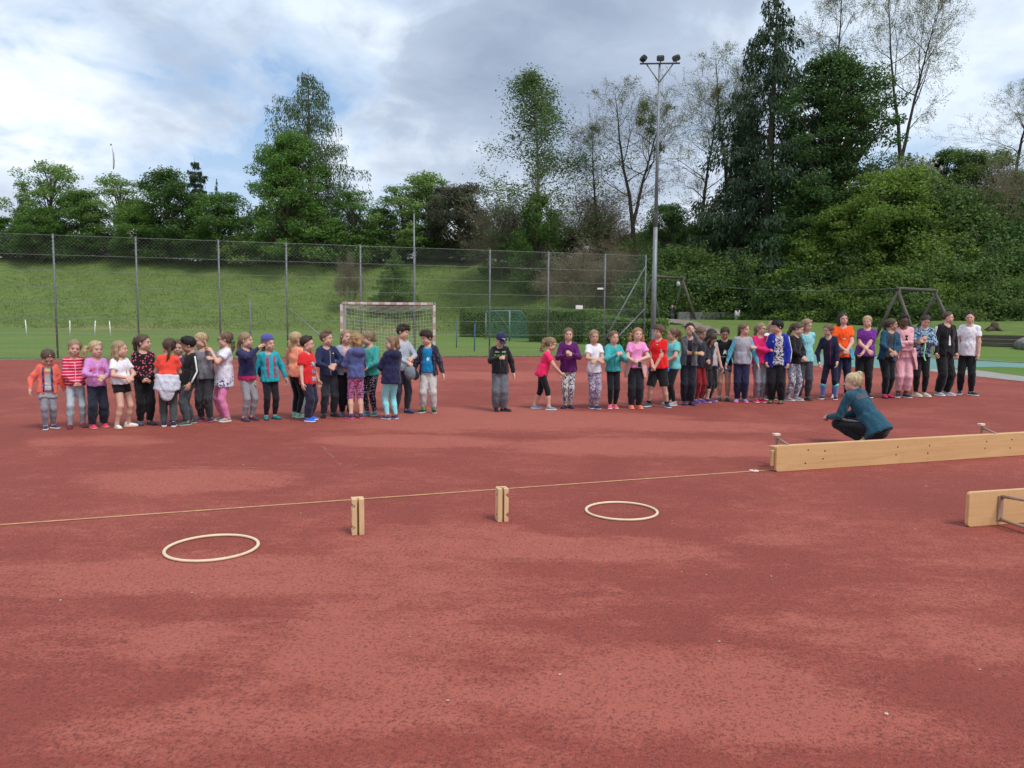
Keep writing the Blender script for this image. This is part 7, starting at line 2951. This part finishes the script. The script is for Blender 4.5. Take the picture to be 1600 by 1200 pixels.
# 36
person('person with glasses in hot pink fleece and grey leggings', 1185, 503, 631.5, yaw=20, head=52, hair='pony', hair_col=DBLOND, top_col=fb(214, 36, 104), fit=.016, hem=.48, collar=True, arms=('cross', 'cross'), leg_col=fb(128, 128, 136), leg='slim', shoe=rgb(215, 40, 90), sole=rgb(250, 190, 200), stance=.05, extras=[glasses, leg_stripes(fb(220, 60, 110), 1, .012, .02, .006)])
# 37
person('person in open royal blue tracksuit jacket with white sleeve stripes', 1212.5, 499.5, 633, yaw=-6, head=-58, nod=6, hair='mop', hair_col=BLACK_H, top_col=fb(30, 50, 160), inner=fb(215, 215, 222, rgb(50, 50, 60), 'leopard', .55), open_=.045, open_x=.02, fit=.022, hem=.43, collar=True, arms=('pocket', 'pocket'), leg_col=BLK, leg='wide', shoe=rgb(98, 98, 82), sole=rgb(60, 60, 55), girth=1.05,
       extras=[sleeve_stripes(WHT, 3, .006, .016, .022), print_on(lambda H: [(poly_tris([(-.095, .735 * H), (-.065, .735 * H), (-.08, .755 * H)]), WHT, 'jacket_mark', JK), (grid_rect(.07, .10, .74 * H, .748 * H, 1, 1), WHT, 'jacket_mark', JK)])])
# 38 (hidden one behind the blue jacket)
person('almost hidden person in white tee behind the blue tracksuit jacket', 1202, 500, 627, yaw=20, head=30, hair='pony', hair_col=BLOND, top_col=fb(230, 228, 236), sleeve='half', fit=.018, hem=.46, arms=('down', 'down'), leg_col=fb(90, 90, 100), leg='mid', cell=.019)
# 39
person('person with curly ponytail in black top and pale printed joggers', 1236, 502.7, 629, yaw=52, head=74, nod=18, hair='pony_curly', hair_col=BROWN_H, top_col=fb(26, 25, 30), fit=.014, hem=.475, arms=('clasp', 'clasp'), leg_col=fb(205, 205, 214, rgb(110, 115, 130), 'camo', .6, rgb(220, 220, 228)), leg='mid', shoe=rgb(150, 150, 158), sole=rgb(215, 215, 220), lean=6, extras=[], cell=.018)
# 40
person('person in pale turquoise tee and charcoal joggers, hands behind back', 1254.5, 497, 628, yaw=12, head=48, nod=12, hair='bob', hair_col=DBLOND, top_col=fb(140, 208, 214), sleeve='half', fit=.016, hem=.475, arms=('back', 'back'), leg_col=fb(66, 66, 74), leg='cuff', shoe=rgb(72, 68, 68), sole=rgb(90, 85, 84), extras=[hair_clip(plain('clip_cream', rgb(240, 225, 200)), (.16, -.24, .96))])
# 41
person('person in navy tracksuit with light blue knee socks, leaning forward', 1296, 504.7, 627, yaw=-8, head=-34, nod=8, hair='braid', hair_col=LBROWN, top_col=fb(32, 34, 60), fit=.014, hem=.455, collar=True, arms=(((.13, -.10, .50), (.9, .5, 0), 'relaxed'), ((.10, -.14, .51), (.9, .5, 0), 'relaxed')), leg_col=fb(28, 30, 54), leg='slim', leg_len=.19, under=(fb(112, 140, 215), .04, .20), shoe=rgb(40, 40, 48), sole=rgb(230, 215, 225), lean=8, stance=.09,
       extras=[zip_line(plain('zip_wine', rgb(150, 50, 85)), .46, .78), lambda I: [MB().tube([(I['J']['kn' + n_][0] * .35 + I['J']['an' + n_][0] * .65, I['J']['kn' + n_][1] * .6 + I['J']['an' + n_][1] * .4 + .0, .178 * I['H']), (I['J']['kn' + n_][0] * .4 + I['J']['an' + n_][0] * .6, I['J']['kn' + n_][1] * .65 + I['J']['an' + n_][1] * .35, .212 * I['H'])], .044 * I['H'], 12).build('sock_band', fb(120, 215, 200), I['P'], True) for n_ in 'rl']])
# 42
person('person in bright orange tee and navy trousers with white shoes', 1313, 487.7, 624.5, yaw=10, head=22, hair='long', hair_col=DBROWN, skin=(.62, .38, .30), top_col=fb(250, 90, 30), sleeve='half', fit=.018, hem=.475, girth=1.08, arms=('clasp', 'clasp'), leg_col=fb(30, 32, 62), leg='mid', shoe=rgb(215, 220, 222), sole=rgb(235, 235, 235), stance=.08,
       extras=[tied_jumper(fb(70, 160, 185), .05, False, .0, .010), print_on(lambda H: [(grid_rect(-.02, .03, .685 * H, .70 * H, 2, 1), WHT, 'shirt_print', 'shirt')])])
# 43
person('person in purple tee and black trousers, arms folded low', 1348, 492, 624, yaw=-2, head=-12, nod=2, hair='pony', hair_col=BLOND, skin=(.64, .40, .31), top_col=fb(112, 44, 140), sleeve='half', fit=.012, hem=.50, girth=1.25, arms=(((-.035, -.15, .555), (.9, .3, -.2), 'half'), ((-.02, -.155, .53), (.9, .3, -.2), 'half')), leg_col=BLK, leg='mid', shoe=rgb(40, 40, 45), stance=.08)
# 44
person('person with long ponytail in petrol-blue open jacket over dark tee', 1382.5, 496, 624.5, yaw=30, head=80, hair='pony', hair_col=BROWN_H, skin=TAN, top_col=fb(30, 74, 98), inner=fb(62, 62, 66), open_=.032, open_x=-.01, fit=.018, hem=.465, hood=True, arms=('clasp', 'clasp'), leg_col=BLK, leg='mid', shoe=rgb(190, 32, 90), sole=rgb(60, 30, 45), stance=.055)
# 45
person('person in all-pink sweatshirt, cardigan and joggers with arms crossed', 1409.5, 490, 624, yaw=12, head=18, nod=14, skin=DEEP, hair='crop', hair_col=BLACK_H, top_col=fb(232, 172, 180), fit=.022, hem=.475, arms=('cross', 'cross'), leg_col=fb(230, 172, 182), leg='loose', leg_len=.09, shoe=rgb(40, 42, 56), sole=rgb(215, 215, 220), stance=.055,
       extras=[glasses, tied_jumper(fb(226, 166, 174), .17, False, .0, .022), print_on(lambda H: [(grid_rect(-.028, .028, .725 * H, .745 * H, 2, 2), DKM, 'shirt_print', JK), (grid_rect(-.012, .012, .70 * H, .724 * H, 2, 2), DKM, 'shirt_print', JK), (grid_rect(-.03, .03, .685 * H, .70 * H, 2, 1), DKM, 'shirt_print', JK)])])
# 46


def ribbon(I):
    J = I['J']
    c = (J['wrr'] + J['wrl']) / 2 + np.array([.0, -.045, .0])
    t = thing('ribbon', 'pale green ribbon dangling from the hands of the patterned jacket wearer', 'ribbon', I['P'].matrix_basis @ Vector(c), I['P'].rotation_euler.z)
    V, F = [], []
    for k in range(15):
        z = .03 - .032 * k
        x = .022 * math.sin(k * .45) + .004 * k
        for e in (-1, 1):
            for yy in (-.0015, .0015):
                V.append((x + e * .013, .012 * math.sin(k * .7) + yy + .004 * e, z))
    for k in range(14):
        a = k * 4
        F += [[a, a + 2, a + 6, a + 4], [a + 1, a + 5, a + 7, a + 3], [a, a + 4, a + 5, a + 1], [a + 2, a + 3, a + 7, a + 6]]
    MB().add(V, F).build('strip', fb(150, 235, 160), t, True)
    MB().box((0, 0, .02), (.05, .012, .03), None, .004).build('loop', fb(150, 235, 160), t)


person('person in blue-white patterned hoodie fiddling with a green ribbon', 1436.5, 491, 622.5, yaw=8, head=14, nod=20, hair='lowbun', hair_col=DBROWN, top_col=fb(40, 58, 92, rgb(165, 195, 215), 'leopard', .7), fit=.020, hem=.49, hood=True, arms=('chest', 'chest'), leg_col=BLK, leg='slim', shoe=rgb(205, 196, 180), sole=rgb(220, 215, 205), stance=.05, toes=(20, 40), girth=1.05,
       extras=[ribbon, print_on(lambda H: [(grid_rect(-.085, .085, .635 * H, .68 * H, 5, 3), fb(34, 44, 74), 'jacket_panel', JK), (grid_rect(-.10, .10, .495 * H, .525 * H, 5, 2), fb(34, 44, 74), 'jacket_hem', JK)])])
# 47
person('person in black tracksuit jacket with three white sleeve stripes', 1471.5, 486, 621, yaw=42, head=82, hair='crop', hair_col=BROWN_H, skin=(.62, .38, .29), top_col=fb(26, 26, 28), inner=fb(30, 30, 32), open_=.022, fit=.022, hem=.475, collar=True, arms=('pocket', 'pocket'), leg_col=fb(26, 26, 28), leg='wide', shoe=rgb(165, 170, 178), sole=rgb(225, 225, 228), girth=1.08, stance=.07, toes=(10, 30),
       extras=[sleeve_stripes(WHT, 3, .008, .020, .022), print_on(lambda H: [(poly_tris([(-.03, .60 * H), (.03, .60 * H), (.02, .70 * H), (-.01, .72 * H)]), WHT, 'shirt_print', 'undershirt')])])
# 48
SWOOSH = [(-.5, .0), (-.38, -.16), (-.1, -.12), (.5, .2), (-.05, .02), (-.3, -.02)]
person('tallest person at the right end in white tee and black trousers', 1508, 486.7, 620, yaw=0, head=-2, hair='crop', hair_col=DBROWN, skin=(.62, .38, .30), top_col=fb(234, 232, 238), sleeve='half', fit=.020, hem=.475, arms=('pocket', 'pocket'), leg_col=BLK, leg='mid', shoe=rgb(48, 48, 66), sole=rgb(225, 225, 230), stance=.10, toes=(-8, 45), girth=.98,
       extras=[print_on(lambda H: [(poly_tris([(.005 + x * .06, .735 * H + z * .05) for x, z in SWOOSH]), DKM, 'chest_mark', 'shirt')])])

# 49: the grown-up crouching by the bench
GB = G(1344, 692)
Hc = 1.68


def crouch():
    # local frame: facing -Y; ground z = 0
    Rt = rotx(R(36))
    pel = np.array([0, .14, .235])
    L = .50
    nb = pel + Rt @ np.array([0, .02, L])
    sh = {n_: pel + Rt @ np.array([e * .155, .0, L]) for n_, e in (('r', -1), ('l', 1))}
    j = dict(H=Hc, pel=pel, Rt=Rt, L=L, neck=nb + np.array([0, -.045, .085]))
    for n_, e in (('r', -1), ('l', 1)):
        j['sh' + n_] = sh[n_]
        wr = np.array([e * .06 + .03, -.47, .335])
        el, wr = ik(sh[n_], wr, .285, .255, (e * .6, .35, -.8))
        j['el' + n_], j['wr' + n_] = el, wr
        j['hip' + n_] = pel + np.array([e * .085, 0, .0])
        j['kn' + n_] = np.array([e * .15, -.31, .265])
        j['an' + n_] = np.array([e * .13, .03, .085])
    return j


PETROL = fb(34, 78, 96)


def woman_extras(I):
    # grey mesh yoke across the back of the shoulders
    pel, Rt, L = I['pel'], I['Rt'], I['L']
    v, f = I['made']['jacket_vf']
    bvh = BVHTree.FromPolygons([tuple(p) for p in v], [tuple(q) for q in f])
    V, F = [], []
    nx, nz = 12, 5
    for jz in range(nz + 1):
        for ix in range(nx + 1):
            q = np.array([-.135 + .27 * ix / nx, .4, L * (.80 + .16 * jz / nz)])
            o = pel + Rt @ q
            hit = bvh.ray_cast(Vector(o), Vector(Rt @ np.array([0, -1.0, 0])))
            p = np.array(hit[0]) if hit[0] is not None else pel + Rt @ np.array([q[0], .08, q[2]])
            V.append(tuple(p + Rt @ np.array([0, .004, 0])))
    for jz in range(nz):
        for ix in range(nx):
            a = jz * (nx + 1) + ix
            F.append([a, a + 1, a + nx + 2, a + nx + 1])
    MB().add(V, F).build('mesh_yoke', fb(74, 84, 94), I['P'], True)
    J = I['J']
    a, b = J['hipl'], J['knl']
    # pale stripe on the thigh
    for n_, e in (('r', -1), ('l', 1)):
        a, b = J['hip' + n_], J['kn' + n_]
        pts = [tuple(a * (1 - t) + b * t + np.array([e * .04, 0, .088 - .022 * t])) for t in (.35, .55, .75, .9)]
        MB().tube(pts, [.006, .016, .014, .005], 8).build('thigh_stripe', fb(105, 110, 118), I['P'], True)


I = make_person('person crouching behind the bench in petrol-blue top, blond hair in a bun', 1352, 581, 700.5, yaw=-118, head=-84, nod=2, hair='bun', hair_col=PBLOND, skin=(.66, .41, .31), top_col=PETROL, sleeve='long', fit=.014, hem=.46, flare=.020, collar=True, leg_col=BLK, leg='slim', shoe=rgb(40, 40, 46),
                joints=crouch(), extras=[woman_extras], cell=.013, girth=1.1, toe=4)
# 50: far away on the mound
p50 = D(1048, 500, 60.0)
gz = hz(p50.x, 60.0)
make_person('small distant person in dark clothes standing at the far cableway gantry', 1049.5, 475.5, 503, yaw=30, head=40, hair='short', hair_col=BROWN_H, top_col=fb(60, 62, 72), fit=.02, hem=.46, hood=True, arms=('reach', 'reach'), leg_col=fb(62, 66, 88), leg='loose', shoe=rgb(120, 120, 125), depth=60.0, base_z=gz, cell=.02)
